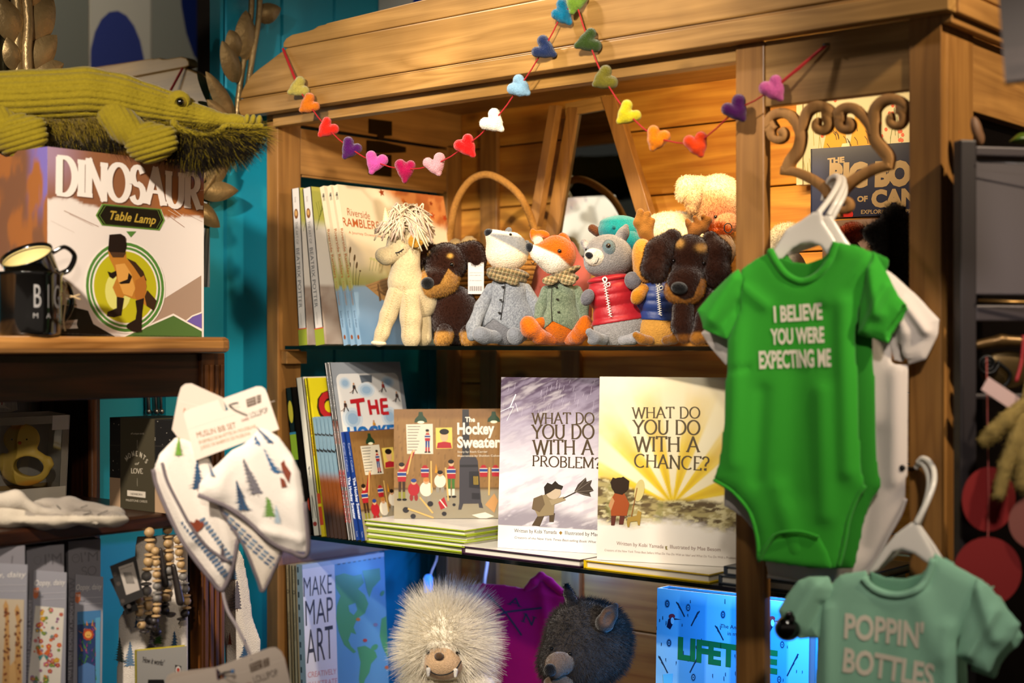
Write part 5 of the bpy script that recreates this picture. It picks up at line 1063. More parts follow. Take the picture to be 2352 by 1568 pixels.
# ---- storm book and sunrise book
lying('purple_edged_book', 'dark purple edged book lying under the storm picture book', -1.560, 1.757, ZM+.0002, .235, .22, .0118, '#3a2238', group='books lying flat on the lower glass shelf', top=wh)
SER = dict(wv=.15, wh=.07, ser=.19)
def fig(a, L, cols, lv=6):
    for pts, c in zip(L, cols): a.px(pts, c, lv); lv += .5
def storm(a):
    def bg(u, v):
        n = fbm(u*3+v*2, v*5-u*1.5, 5, 3); n2 = fbm(u*6+v*4, v*30-u*11, 4, 7); c = np.tile(lin('#d5d0d6'), u.shape+(1,))
        c = over(c, '#8d82a0', sst(.45, .75, v+.4*(n2-.5))*.6); c = over(c, '#5c4a66', sst(.58, 1.0, v+.35*(n-.5)+.25*(n2-.5))*.95); c = over(c, '#3a2c40', sst(.72, 1.05, v+.35*(n-.5))*.85); c = over(c, '#e4e0e4', sst(.5, .8, n2)*.38); c = over(c, '#9a92a8', sst(.5, .3, n2)*.4); c = over(c, '#5f5668', sst(.245, .16, v+.07*(n2-.5)-.05*np.sin(u*5))*.7*sst(.3, .6, n2+.1)); c = over(c, '#dcd8dc', sst(.20, .19, v)*sst(.5, .3, n2)*.6)
        return over(c, '#e2dedb', sst(.1345, .133, v))
    a.paint(bg, 150, 200, .5); rs = np.random.RandomState(4)
    for i in range(50): x, y = rs.uniform(1145, 1372), rs.uniform(872, 960); a.linepx([(x, y), (x-3, y+rs.uniform(6, 20))], .5, '#b9b2c2', 2)
    a.linepx([(1185, 905), (1172, 935), (1180, 934), (1164, 966)], 3.2, '#e9e4e6', 3, .6); a.linepx([(1172, 935), (1150, 945), (1146, 952)], 2, '#e2dce4', 3, .5); a.linepx([(1184, 925), (1190, 945)], 1.6, '#e2dce4', 3, .4)
    for st, p0, p1, h in (('WHAT DO', (1222, 973), (1366, 973), 25), ('YOU DO', (1222, 1007), (1366, 1007), 32), ('WITH A', (1224, 1043), (1364, 1044), 33), ('PROBLEM?', (1222, 1070), (1381, 1076), 24)): a.romanpx(st, p0, p1, h, '#4a3c28', 4, **SER)
    # bent figure in a cape, pushing a blown-out umbrella into the wind
    fig(a, [[(1238, 1180), (1250, 1185), (1240, 1208), (1222, 1206)], [(1262, 1180), (1275, 1178), (1272, 1198), (1262, 1198)], [(1224, 1160), (1232, 1142), (1256, 1134), (1275, 1146), (1272, 1182), (1236, 1186)], [(1222, 1168), (1226, 1144), (1246, 1136), (1252, 1158), (1240, 1176)], [(1262, 1148), (1296, 1140), (1300, 1148), (1268, 1160)]], ['#4f4130', '#4f4130', '#8a7a5c', '#6a5a44', '#9a8a6c'])
    a.ellpx(1272, 1130, 17, 16, '#b9a890', 8); a.px([(1252, 1136), (1250, 1118), (1258, 1108), (1268, 1112), (1276, 1104), (1284, 1112), (1294, 1116), (1290, 1124), (1276, 1122), (1264, 1130)], '#2c241c', 9)
    a.linepx([(1294, 1144), (1326, 1128)], 2, '#3a3026', 9); a.px([(1320, 1128), (1328, 1112), (1346, 1096), (1348, 1106), (1360, 1102), (1356, 1114), (1364, 1126), (1354, 1130), (1358, 1140), (1340, 1136)], '#40362e', 9)
    for q in ((1346, 1098), (1358, 1104), (1362, 1126), (1356, 1138)): a.linepx([(1322, 1129), q], .7, '#8a8074', 10)
    a.textpx('Written by Kobi Yamada', (1181, 1222), (1279, 1226), 8.5, '#3d3a3a'); a.px([(1284, 1223), (1288, 1219), (1292, 1223), (1288, 1228)], '#8a6a2a', 3); a.textpx('Illustrated by Mae Besom', (1297, 1227), (1408, 1233), 8.5, '#3d3a3a'); a.textpx('Creators of the New York Times Best-selling Book What Do You Do With an Idea?', (1181, 1236), (1460, 1252), 5.2, '#4a4646', sh=.15)
def upright(name, label, px, py, d, yaw, lean, w, h, t, col, art, Z):
    f = frm(px, py, d, yaw, lean); f.O[2] = Z+.0005; return book(name, label, f, w, h, t, col, art, None, 'problem and chance picture books')
upright('storm_picture_book', 'purple stormy picture book asking about a problem, standing between sweater and sunrise books', 1143, 1256, 2.326, -24, 3, .235, .2695, .012, '#43304a', storm, ZM+.0120)
zy = ZM+.0128
def sun(a):
    x0, y0 = a.fr.ab(1545, 1158); w, h = a.rect[2:]
    def bg(u, v):
        X, Y = u*w-x0, v*h-y0; r = np.hypot(X, Y); th = np.degrees(np.arctan2(Y, X)); n = fbm(u*6, v*8, 4, 3); n2 = fbm(u*22, v*60, 4, 5); c = np.tile(lin('#e6dfd0'), u.shape+(1,))
        c = over(c, '#ead23c', sst(.72, .35, v+.25*(n-.5))*.75); c = over(c, '#e6c400', sst(.26, .03, r+.06*(n-.5))*.9)
        ray_ = np.clip(np.sin(np.radians(th*13+14*np.sin(th*.11)))*2+.1, 0, 1)*sst(.21, .10, r+.05*(n-.5)); c = over(c, '#efe6c8', ray_*.85*sst(.006, .03, r)); c = over(c, '#c99a10', np.clip(-np.sin(np.radians(th*13+14*np.sin(th*.11)))*1.5-.6, 0, 1)*sst(.2, .05, r)*.5)
        land = sst(.004, -.004, Y+.02*np.abs(X)*(X < 0)-.35*np.abs(np.minimum(X+.02, 0))-.012*n); g = over(np.tile(lin('#a39663'), u.shape+(1,)), '#5a4a30', sst(.42, .62, fbm(u*9, v*34, 4, 11))); g = over(g, '#d3c99a', sst(.52, .68, n2)*.8); g = over(g, '#7a7a3a', sst(.5, .7, fbm(u*11, v*14, 3, 15))*.5*(u < .45))
        c = c*(1-land[..., None])+g*land[..., None]; fade = sst(.245, .185, v+.06*(n2-.5)+.02*np.sin(u*9)); return over(c, '#e6dfd4', fade)
    a.paint(bg, 150, 190, .5)
    for st, p0, p1, h_ in (('WHAT DO', (1452, 960), (1609, 960), 25), ('YOU DO', (1454, 996), (1609, 998), 32), ('WITH A', (1456, 1036), (1608, 1038), 34), ('CHANCE?', (1456, 1072), (1630, 1080), 30)): a.romanpx(st, p0, p1, h_, '#574a34', 4, **SER)
    fig(a, [[(1404, 1180), (1416, 1182), (1412, 1206), (1404, 1206)], [(1424, 1182), (1436, 1182), (1432, 1204), (1422, 1204)], [(1402, 1150), (1412, 1132), (1434, 1132), (1446, 1156), (1440, 1184), (1404, 1184)], [(1398, 1160), (1406, 1140), (1412, 1150), (1404, 1172)]], ['#5a2c22', '#5a2c22', '#9a4a20', '#b98a5c'])
    a.ellpx(1424, 1114, 20, 18, '#2c1d10', 9); a.px([(1402, 1108), (1408, 1096), (1420, 1100), (1432, 1094), (1446, 1104), (1444, 1122), (1430, 1136), (1412, 1132)], '#2c1d10', 9); a.linepx([(1450, 1190), (1464, 1120)], 2.2, '#8a5a2a', 9); a.ellpx(1469, 1126, 11, 26, '#c9bb7a', 8, 12)
    a.px([(1440, 1200), (1442, 1188), (1462, 1184), (1466, 1172), (1474, 1176), (1470, 1206), (1466, 1206), (1464, 1196), (1448, 1198), (1446, 1210), (1442, 1210)], '#a3843a', 9)
    a.textpx('Written by Kobi Yamada', (1416, 1251), (1524, 1259), 8.5, '#7a5a4c'); a.px([(1528, 1254), (1533, 1254), (1529, 1262), (1534, 1262)], '#8a7a2a', 3); a.textpx('Illustrated by Mae Besom', (1538, 1259), (1655, 1266), 8.5, '#7a5a4c'); a.textpx('Creators of the New York Times Best Sellers What Do You Do With an Idea? and What Do You Do With a Problem?', (1388, 1265), (1692, 1284), 5, '#8a7468', sh=.15)
upright('sunrise_picture_book', 'yellow sunrise picture book asking about a chance, standing beside the middle post', 1371, 1287, 2.19, -21, 3, .2215, .2725, .012, '#d8b90e', sun, zy)
lying('yellow_edged_book', 'yellow edged book lying under the sunrise picture book', -1.317, 1.757, ZM+.0002, .218, .205, .0124, '#dcb90c', group='books lying flat on the lower glass shelf', top=wh)
for i in (0, 1): lying('slate_book', ('slate grey book lying on the glass beside the middle post', 'slate grey book lying on top of its twin beside the middle post')[i], -1.088+i*.006, 1.765+i*.004, ZM+.0002+i*.0125, .19, .2, .012, '#3d4652', group='slate books beside the post')
# ================================================================ lower compartment
def mm_spine(a):
    t, h = a.rect[2:]; a.poly([(0, 0), (t, 0), (t, h), (0, h)], '#a9c3d6')
    for i in range(14): a.poly([(t*.12, .01+i*.022), (t*.35, .01+i*.022), (t*.35, .02+i*.022), (t*.12, .02+i*.022)], '#20242c', 2)
def mm_art(a):
    w, h = a.rect[2:]; a.poly([(0, 0), (w, 0), (w, h), (0, h)], '#5d98bd', .5); a.px([(688, 1300), (768, 1296), (778, 1640), (703, 1740)], '#d8d8dc', 2)
    a.poly([(0, h-.008), (w, h-.008), (w, h), (0, h)], '#b9c6cc', 3)
    for i in range(9): a.poly([(.085+i*.013, h-.010), (.092+i*.013, h-.010), (.092+i*.013, h-.008), (.085+i*.013, h-.008)], '#20242c', 4)
    for st, p, q, hh in (('MAKE', (695, 1371), (762, 1362), 46), ('MAP', (699, 1438), (765, 1426), 60), ('ART', (704, 1524), (766, 1511), 80)): a.textpx(st, p, q, hh, '#3b3e46', 5, bold=-.005)
    a.textpx('CREATIVELY', (706, 1556), (772, 1547), 13, '#c98a92', 5); a.textpx('ILLUSTRATE', (707, 1579), (774, 1569), 13, '#c98a92', 5)
    G = '#4d9668'; a.px([(770, 1322), (790, 1316), (812, 1322), (830, 1318), (836, 1338), (822, 1352), (838, 1366), (846, 1386), (838, 1408), (820, 1420), (812, 1440), (818, 1456), (806, 1452), (800, 1470), (806, 1484), (818, 1496), (812, 1500), (790, 1480), (778, 1450), (772, 1420), (774, 1390), (782, 1368), (772, 1350)], G, 3)
    a.px([(832, 1310), (872, 1304), (874, 1330), (856, 1350), (848, 1372), (842, 1352)], G, 3); a.px([(820, 1486), (838, 1482), (862, 1496), (866, 1508), (852, 1524), (848, 1544), (838, 1560), (830, 1590), (824, 1560), (828, 1520)], G, 3); a.px([(876, 1420), (892, 1412), (900, 1480), (890, 1510), (878, 1484), (872, 1460)], G, 3)
    for i, (x, y) in enumerate(((776, 1332), (786, 1340), (800, 1334), (812, 1330), (790, 1354), (804, 1348), (878, 1362), (860, 1486))): a.ellpx(x, y, 7+i % 3*2, 4+i % 2*2, G, 4, 20*i)
    a.px([(800, 1390), (816, 1384), (820, 1400), (812, 1412), (802, 1404)], '#5d98bd', 5)
    for x, y, c in ((822, 1422, '#b5763a'), (838, 1470, '#a8484a'), (888, 1532, '#b96a4a'), (862, 1434, '#7a7a9a')): a.ellpx(x, y, 5, 4, c, 6)
sbook('activity_book', 'white and blue map drawing book leaning at the end of the bottom shelf', 708, ZB, .0145, .205, .310, 3, '#c9d2d8', mm_art, mm_spine, py=1640, Y=1.762, group='books on the bottom shelf', back='#b9c7c2')
for i, px in enumerate((676, 690)):
    sbook('guide_book', ('cream spined book against the cabinet side on the bottom shelf', 'cream spined book touching the map drawing book')[i], px, ZB, .0105, .19, .307, 2.5, '#c4b691', None, lambda a: [a.ell(.005, .26, .0035, .0035, '#6e6250', 2), a.ell(.005, .26, .002, .002, '#c4b691', 3), vtext(a, 'TRAVEL DRAWING', .005, .225, .175, .005, '#8a7c60'), vtext(a, 'FIELD', .005, .30, .277, .004, '#8a7c60')], py=1640, Y=1.760, group='books on the bottom shelf')
def yeti():
    d = dY(1025, 1.86); t = Toy('yeti_plush', 'long haired white yeti plush with small tusks in front of the magenta shirt', 1025, 1640, d, 'soft toy', 'large furry plush heads on the bottom shelf'); C = '#f0e7d2'
    rad = lambda p: np.c_[(p[:, 0]-1014)/90, (p[:, 1]-1470)/90+.12, -.15+0*p[:, 0]]
    face = lambda p: ((p[:, 0]-1018)/47)**2+((p[:, 1]-1520)/46)**2 > 1
    t.part('head', UN(24, EL(1030, 1458, 78, 76, 0, 70), EL(1024, 1500, 88, 66, -10, 66)), C, None, 54); src = t.last
    t.fur(9000, lambda p: 36+10*(p[:, 1] < 1420), .42, None, 'long_fur', rad, .9, .22, mask=lambda p: face(p) | (p[:, 2] > 0), k=5, seed=2, curl=1.0, tone=.14)
    t.part('body', INT(UN(14, EL(1020, 1660, 112, 108, 6, 74), CH((950, 1580, -20, 34), (920, 1640, -40, 30), k=8), CH((1105, 1580, -20, 34), (1130, 1640, -40, 30), k=8)), HALF(0, 1, 0, 1712)), C, None, 44); t.fur(3500, 26, .42, None, 'long_fur', lambda p: np.tile([0, .9, -.2], (len(p), 1)), .8, .3, k=4, tone=.14)
    t.part('face', UN(10, EL(1018, 1505, 43, 28, -56, 26), EL(1018, 1528, 43, 32, -62, 30)), '#c7a681', None, 44); t.fur(900, 2.5, .3, None, 'pile', jit=.5)
    t.part('brow', UN(8, EL(998, 1480, 26, 11, -66, 16, -10), EL(1040, 1480, 26, 11, -66, 16, 10)), C, None, 30); t.fur(700, 20, .4, None, 'long_fur', lambda p: np.c_[(p[:, 0]-1018)/40, .25+0*p[:, 0], -.5+0*p[:, 0]], .8, .35, k=5, tone=.14)
    t.part('nose', EL(1009, 1507, 11, 9, -90, 9), '#5e4630', FELT, 22); eyes(t, [(984, 1498, -76), (1051, 1499, -76)], 5)
    t.tube('mouth', cat([(981, 1528, -82), (990, 1541, -88), (1008, 1549, -92), (1030, 1546, -92), (1048, 1534, -88), (1059, 1517, -80)]), 1.5, THREAD)
    for x, y in ((985, 1543), (1046, 1545)): t.part('tusk', CH((x, y-6, -88, 5.5), (x-.5, y+7, -89, 3.2), k=2), '#ece6da', FELT, 20)
yeti()
def wolf():
    d = dY(1340, 1.835); t = Toy('wolf_plush', 'dark grey furry wolf plush with brown snout beside the white yeti', 1340, 1650, d, 'soft toy', 'large furry plush heads on the bottom shelf'); C = '#37322f'
    fl = lambda p: np.c_[(p[:, 0]-1290)/140, (p[:, 1]-1440)/140+.25, .1+0*p[:, 0]]
    t.part('head', UN(26, EL(1345, 1456, 90, 78, 4, 74), EL(1320, 1520, 82, 70, -12, 66), EL(1390, 1480, 56, 80, 20, 60)), C, None, 56); t.fur(13000, 13, .4, None, 'fur', fl, .7, .4, k=4, tone=.35, mask=lambda p: ((p[:, 0]-1284)/30)**2+((p[:, 1]-1530)/36)**2 > 1)
    t.part('body', INT(EL(1350, 1670, 110, 108, 14, 70), HALF(0, 1, 0, 1712)), C, None, 40); t.fur(3000, 13, .4, None, 'fur', fl, .7, .4, tone=.35)
    t.part('ear', CH((1314, 1384, -20, 15), (1306, 1364, -22, 11), (1302, 1346, -22, 6), k=6), '#231f1e', None, 28); t.fur(500, 5, .35, None, 'fur')
    t.part('ear', SUB(UN(8, CH((1388, 1432, -66, 22), (1400, 1412, -72, 17), (1412, 1394, -74, 7), k=8)), EL(1397, 1424, 15, 20, -96, 16, 20)), cfun('#2c2725', (disc(1393, 1420, 15, 22, .1, 25), '#5a4232')), None, 36)
    t.part('snout', UN(12, EL(1288, 1524, 34, 28, -66, 34), EL(1276, 1535, 22, 22, -92, 20)), '#6b5747', None, 42); t.fur(1800, 2.5, .3, None, 'pile', jit=.4)
    t.part('nose', EL(1266, 1538, 15, 15, -108, 11), '#0d0c0d', FELT, 26); eyes(t, [(1268, 1490, -72), (1310, 1502, -76)], 5)
    t.part('jaw', EL(1284, 1566, 34, 18, -60, 26), '#6b5747', None, 28)
wolf()
# ---- flat garments: an outline in pixel space, puffed and rippled
def poly_dist(poly):
    Pp = np.array(poly, float); Q = np.roll(Pp, -1, 0)
    def f(X, Y):
        sh = X.shape; x, y = X.ravel(), Y.ravel(); d = np.full(x.shape, 1e9); ins = np.zeros(x.shape, bool)
        for (ax, ay), (bx, by) in zip(Pp, Q):
            vx, vy = bx-ax, by-ay; t = np.clip(((x-ax)*vx+(y-ay)*vy)/(vx*vx+vy*vy+1e-9), 0, 1); d = np.minimum(d, np.hypot(x-ax-t*vx, y-ay-t*vy))
            c = ((ay > y) != (by > y)) & (x < (bx-ax)*(y-ay)/(by-ay+1e-12)+ax); ins ^= c
        return np.where(ins, d, -d).reshape(sh)
    return f
def cloth(outline, T=10, w=26, wr=None, z=0, edge=2.2):
    """(sdf, front) of a soft double layer; front(x,y) gives the near surface's z"""
    pd = poly_dist(outline); wr = wr or (lambda X, Y: 0*X); o = np.array(outline, float)
    def hf(X, Y, d): u = np.clip(d/w, 0, 1); return edge*np.sqrt(np.clip(d/edge, 0, 1))+(T-edge)*(1-(1-u)**2)
    def f(X, Y, Z):
        x, y = X[:, :, 0], Y[:, :, 0]; d = pd(x, y); h = hf(x, y, np.maximum(d, 0)); k = wr(x, y)+z
        g = np.abs(Z-k[:, :, None])-h[:, :, None]; return np.where(d[:, :, None] > 0, np.maximum(g, -d[:, :, None]), np.maximum(g, 0)+np.maximum(-d[:, :, None], .01))
    def front(x, y): X, Y = np.array([[x]], float), np.array([[y]], float); return float((wr(X, Y)+z-hf(X, Y, np.maximum(pd(X, Y), 0)))[0, 0])
    m = T+30; return (f, (o[:, 0].min()-2, o[:, 1].min()-2, z-m), (o[:, 0].max()+2, o[:, 1].max()+2, z+m)), front
def ripple(*L):
    """sum of soft folds: (x0,y0,x1,y1,width,depth) each a ridge line"""
    def f(X, Y):
        r = 0*X
        for x0, y0, x1, y1, w_, a in L:
            vx, vy = x1-x0, y1-y0; t = np.clip(((X-x0)*vx+(Y-y0)*vy)/(vx*vx+vy*vy), 0, 1); d = np.hypot(X-x0-t*vx, Y-y0-t*vy); r = r-a*np.exp(-(d/w_)**2)
        return r
    return f
class Skin:
    """drawing surface that follows a garment's near side"""
    def __init__(s, t, front, px, py): s.b = t.fr or frm(px, py, t.d); s.t = t; s.f = front; s.p = (px, py); s.O = s.b.O; s.off = 1.2
    def ab(s, px, py): return s.b.ab(px, py)
    def pts(s, L): return s.b.pts(L)
    def __call__(s, a, b, n=0):
        k = F/s.t.d; q = s.b(a, b)-CAM; e = np.dot(q, FW); return s.b(a, b, n+(s.off-s.f(CX+F*np.dot(q, RT)/e, HY-F*q[2]/e))/k)
JERSEY = mat('cotton_jersey', None, .92, bump=.35, bscale=1300, sheen=.2, spec=.1)
def shirt():
    t = Toy('folded_shirt', 'magenta shirt with navy letters hanging behind the two furry plush heads', 1180, 1640, dY(1180, 2.06), 'shirt')
    o = [(1060, 1346), (1110, 1338), (1160, 1342), (1205, 1350), (1222, 1336), (1240, 1316), (1262, 1330), (1290, 1358), (1304, 1366), (1330, 1372), (1352, 1420), (1350, 1640), (1100, 1640), (1085, 1480), (1066, 1400)]
    sd, fr_ = cloth(o, 12, 34, ripple((1085, 1352, 1150, 1480, 18, 8), (1240, 1330, 1262, 1500, 14, 8), (1210, 1360, 1300, 1372, 10, 5), (1130, 1420, 1160, 1600, 20, 6))); b = t.part('body', sd, '#b4105e', JERSEY, 80)
    t.part('collar', CH((1212, 1352, -6, 9), (1226, 1338, -14, 10), (1242, 1322, -14, 8), (1262, 1336, -14, 9), (1290, 1362, -8, 9), k=6), '#bb1264', JERSEY, 40)
    a = Art(Skin(t, fr_, 1180, 1450)); N_ = '#1a1236'
    for p in ([(1120, 1362), (1142, 1385), (1162, 1405), (1180, 1430), (1198, 1456)], [(1140, 1410), (1165, 1402), (1200, 1398), (1244, 1392)]): a.linepx(p, 4.2, N_, 3)
    a.romanpx('A', (1167, 1385), (1196, 1391), 17, N_, 4, wv=.2, wh=.1, ser=.3); a.romanpx('N', (1197, 1424), (1226, 1434), 20, N_, 4, wv=.2, wh=.1, ser=.3); a.mb.build('lettering', PRINTM, t.root)
shirt()
def lifetime():
    f = frm(1502, 1640, dY(1502, 1.93), -34.6, 2); f.O[2] = ZB+.0005; w, h = f.ab(1858, 1500)[0], f.ab(1502, 1349)[1]
    def art(a):
        B = '#3f86b8'; a.paint(lambda u, v: over(over(np.tile(lin('#5c9fc8'), u.shape+(1,)), '#8cc3e0', ((u < .16) | ((u > .33) & (u < .5)) | ((u > .58) & (u < .62)) | (u > .86))*1.), '#c5e2ee', sst(.972, .985, v)), 50, 16, .5)
        rs = np.random.RandomState(8)
        for i in range(46): x, y = rs.uniform(1505, 1850), rs.uniform(1375, 1600); a.px([(x, y), (x+1.5, y), (x+1.8, y+rs.uniform(4, 12)), (x-.3, y+rs.uniform(4, 12))], '#1f3a56', 2)
        for x, y in ((1533, 1386), (1581, 1395), (1661, 1411), (1537, 1476), (1593, 1555), (1797, 1480), (1790, 1560)):
            a.ellpx(x, y, 6, 10, '#4f8fb8', 3); a.ellpx(x, y, 4.6, 8, '#1d3550', 4); a.ellpx(x, y, 2.6, 5, '#6aa5c8', 5); a.ellpx(x, y, 1.2, 2.4, '#1d3550', 6)
        for x, y, s_, m in ((1573, 1416, 1, -1), (1588, 1437, -1, 1), (1662, 1470, 1, -1), (1585, 1544, -1.4, 1), (1534, 1545, 1.2, -1), (1808, 1552, -1.6, 1), (1766, 1500, 1, -1)):
            a.linepx([(x, y), (x-16*s_*1.0, y-32*abs(s_))], 4.5, '#1f3248', 4, 1.5)
            for q, ln in ((.35, 12), (.6, 14), (.8, 9)): bx, by = x-16*s_*q, y-32*abs(s_)*q; a.linepx([(bx, by), (bx+ln*.7*m, by-ln)], 2.2, '#1f3248', 4, 1)
        for x, y in ((1540, 1425), (1770, 1430)): a.px([(x-8, y+14), (x-4, y-4), (x+6, y-10), (x+8, y+4), (x, y+20)], '#1a1d3c', 5); a.ellpx(x+4, y-10, 7, 6, '#b5303a', 6); a.px([(x+8, y-6), (x+26, y-3), (x+8, y-2)], '#26283c', 6); a.ellpx(x+5, y, 4, 8, '#c9dcea', 6)
        a.textpx('The Animals', (1655, 1441), (1716, 1447), 9, '#1f3248', 5); a.textpx('in my', (1671, 1458), (1698, 1461), 9, '#1f3248', 5); a.textpx('LIFETIME', (1556, 1510), (1786, 1545), 47, '#14703a', 7, bold=.05)
        a.px([(1523, 1548), (1546, 1546), (1544, 1575), (1525, 1575)], '#5fc0e8', 7)
    book('birch_gift_set', 'blue lit boxed set with birch trunks and green capitals behind the middle post', f, w, h, .035, '#6fb0d0', art, None, cat='boxed set', pages='#a9c9d8')
lifetime()
t = thing('led_lamp', 'small blue glowing lamp on a white cord under the lower glass shelf', 'lamp', onY(985, 1340, 2.13)); mb = MB(); mb.tube(cat([onY(1004, 1262, 2.2), onY(1002, 1285, 2.17), onY(992, 1310, 2.14), onY(984, 1335, 2.13)]), .0022, 7); mb.build('cord', ZIP, t, True)
mb = MB(); mb.lathe([(.001, .0), (.008, .002), (.009, .03), (.006, .036), (.001, .037)], onY(984, 1362, 2.13), (0, 0, 1), 14); mb.build('bulb', mat('blue_led', '#3f8cff', .3, emit=1.2), t, True)
t = thing('power_cord', 'white power cord hanging down the planks under the purple edged book', 'cord', onY(1115, 1300, 2.20)); mb = MB(); mb.tube(cat([onY(1122, 1262, 2.21), onY(1118, 1300, 2.2), onY(1112, 1345, 2.19), onY(1108, 1450, 2.2)]), .0032, 8); mb.build('cable', ZIP, t, True)
# ================================================================ dresser top: carton, mugs, crocodile
XB, ZW = -1.745, 1.5103
def lamp_box():
    Y0, Y1 = float(onX(109, 700, XB)[1]), float(onX(468, 700, XB)[1]); w, h, dp = Y1-Y0, .2555, .19
    fr = Frame((XB, Y0, ZW), (0, 1, 0), (0, 0, 1)); fs = Frame((XB-dp, Y0, ZW), (1, 0, 0), (0, 0, 1)); root = thing('lamp_carton', 'printed dinosaur table lamp carton standing on the dresser under the crocodile', 'box', (XB-dp/2, (Y0+Y1)/2, ZW))
    mb = MB(); mb.box((0, 0, -dp), (w, h, 0), '#d8cfc6', fr); a = Art(fr, w, h, mb); L = lambda *q: [(x*.3061, 320+y*.3061) for x, y in q]
    BRN, PUR = '#8a5a3c', '#6b5c9c'
    def bg(u, v):
        n = fbm(u*4, v*4, 4, 3); c = np.tile(lin('#e0d5cc'), u.shape+(1,)); t = np.tile(lin(BRN), u.shape+(1,)); t = over(t, '#a08296', sst(.30, .0, u)*sst(.70, .95, v)); t = over(t, PUR, sst(.80, .93, u+.1*(n-.5))*sst(.78, .95, v)); t = over(t, '#a8642c', sst(.6, .75, u)*sst(.62, .5, np.abs(v-.72)*3)*.7)
        e = .715-.10*u*(u < .5)-.05*(u >= .5)+.03*np.sin(u*9); k = sst(e-.008, e+.008, v+.05*(fbm(u*30, v*3, 3, 5)-.5)); return c*(1-k[..., None])+t*k[..., None]
    a.paint(bg, 90, 90, .5)
    for p, q, c, w_ in (((480, 535), (740, 655), BRN, 2.4), ((585, 525), (770, 640), '#e6dcd0', 1.6), ((520, 560), (700, 650), BRN, 1), ((1235, 475), (1400, 600), '#e6dcd0', 2), ((1260, 530), (1440, 640), '#e6dcd0', 1.2), ((1260, 570), (1385, 660), BRN, 2.4), ((380, 610), (560, 700), '#b09a8c', .8), ((1490, 385), (1528, 380), '#e6dcd0', 1), ((1480, 530), (1525, 520), '#e6dcd0', 1.2), ((1280, 500), (1520, 620), BRN, 1)): a.linepx(L(p, q), w_, c, 2, .3)
    for dx, c, l in ((1.9, '#6a4430', 4), (0, '#eae0d6', 5)): a.romanpx('DINOSAUR', (127+dx, 445+dx*1.2), (462+dx, 481+dx*1.2), 86, c, l, wv=.215, wh=.095, ser=.29, slab=.115)
    hx = lambda k: L(*[(975+(x-975)*k, 582+(y-582)*(k if k == 1 else k-.05)) for x, y in ((715, 570), (765, 483), (1205, 522), (1235, 607), (1195, 683), (762, 645))])
    a.px(hx(1.015), '#e6dcd0', 4).px(hx(1), '#5f8636', 5).px(hx(.95), '#15120c', 6).px(hx(.90), '#6e8a3a', 7).px(hx(.885), '#15120c', 8); a.textpx('Table Lamp', (247, 503), (357, 515), 20, '#b3963a', 10, bold=.02, sh=.35)
    a.px(L((945, 690), (1020, 690), (980, 735)), '#4f7d36', 4); a.px(L((1235, 1192), (1510, 1020), (1510, 1400), (1110, 1400)), '#a08672', 2); a.px(L((340, 1270), (480, 1240), (660, 1285), (700, 1385), (900, 1500), (330, 1500)), '#1b1713', 3); a.px(L((505, 1200), (580, 1245), (500, 1240)), '#3f5a2a', 4)
    a.px(L((868, 1500), (1300, 1306), (1512, 1425), (1512, 1500)), '#e6dcd0', 3); a.px(L((890, 1500), (1300, 1322), (1512, 1440), (1512, 1500)), '#4c6b34', 4); a.px(L((1395, 1362), (1440, 1325), (1512, 1298), (1512, 1418)), '#6a58a0', 5); a.line(a.fr.pts(L((1395, 1362), (1440, 1325), (1512, 1298))), .0022, '#e6dcd0', 6)
    for k, c, l in ((1.02, '#e6dcd0', 6), (.985, '#4f8036', 7), (.915, '#e6dcd0', 8), (.885, '#4f8036', 9), (.83, '#e6dcd0', 10), (.79, '#b3ac1e', 11)): a.ellpx(935*.3061, 320+1108*.3061, 297*k*.3061, 342*k*.3061, c, l, -8, 40)
    a.ellpx(270, 668, 30, 46, '#d3cf72', 11.5); D = lambda c, l, *q: a.px(L(*q), c, l)   # dinosaur lamp picture
    D('#1d1410', 14, (815, 715), (900, 708), (935, 730), (945, 800), (935, 850), (900, 870), (830, 855), (805, 835)); D('#b5772c', 13, (805, 835), (940, 845), (945, 900), (1000, 920), (1060, 980), (1095, 1050), (1085, 1110), (1100, 1150), (1165, 1215), (1150, 1285), (1080, 1240), (1040, 1200), (990, 1195), (930, 1170), (915, 1190), (870, 1180), (840, 1110), (870, 1040), (850, 960), (815, 890))
    D('#3a2616', 14, (945, 890), (1010, 920), (1070, 990), (1095, 1060), (1060, 1050), (1000, 960)); D('#3a2616', 14, (1100, 1130), (1170, 1210), (1150, 1285), (1095, 1250), (1080, 1180)); D('#4a3220', 15, (815, 845), (940, 850), (920, 885), (840, 885)); D('#d39a4a', 15, (860, 940), (930, 930), (980, 1010), (1010, 1120), (985, 1180), (920, 1160), (880, 1060))
    D('#1d1410', 16, (800, 990), (830, 1000), (865, 985), (870, 1020), (840, 1045), (815, 1030)); D('#1d1410', 16, (885, 1075), (950, 1050), (960, 1000), (985, 1030), (965, 1080), (900, 1085)); D('#a8682a', 15, (1010, 1060), (1075, 1020), (1095, 1100), (1075, 1180), (1030, 1240), (1005, 1170)); D('#241812', 16, (1010, 1210), (1075, 1190), (1060, 1300), (1055, 1440), (1020, 1445), (990, 1440), (940, 1410), (950, 1385), (1010, 1350), (1020, 1290)); D('#241812', 15, (870, 1180), (925, 1190), (912, 1270), (905, 1320), (850, 1335), (795, 1325), (800, 1295), (870, 1265))
    a.px(L((440, 1362), (580, 1352), (572, 1385), (584, 1418), (455, 1422)), '#d8cec4', 6); a.textpx('DREAMLINE', (138, 748), (174, 746), 6, '#2a2622', 8)
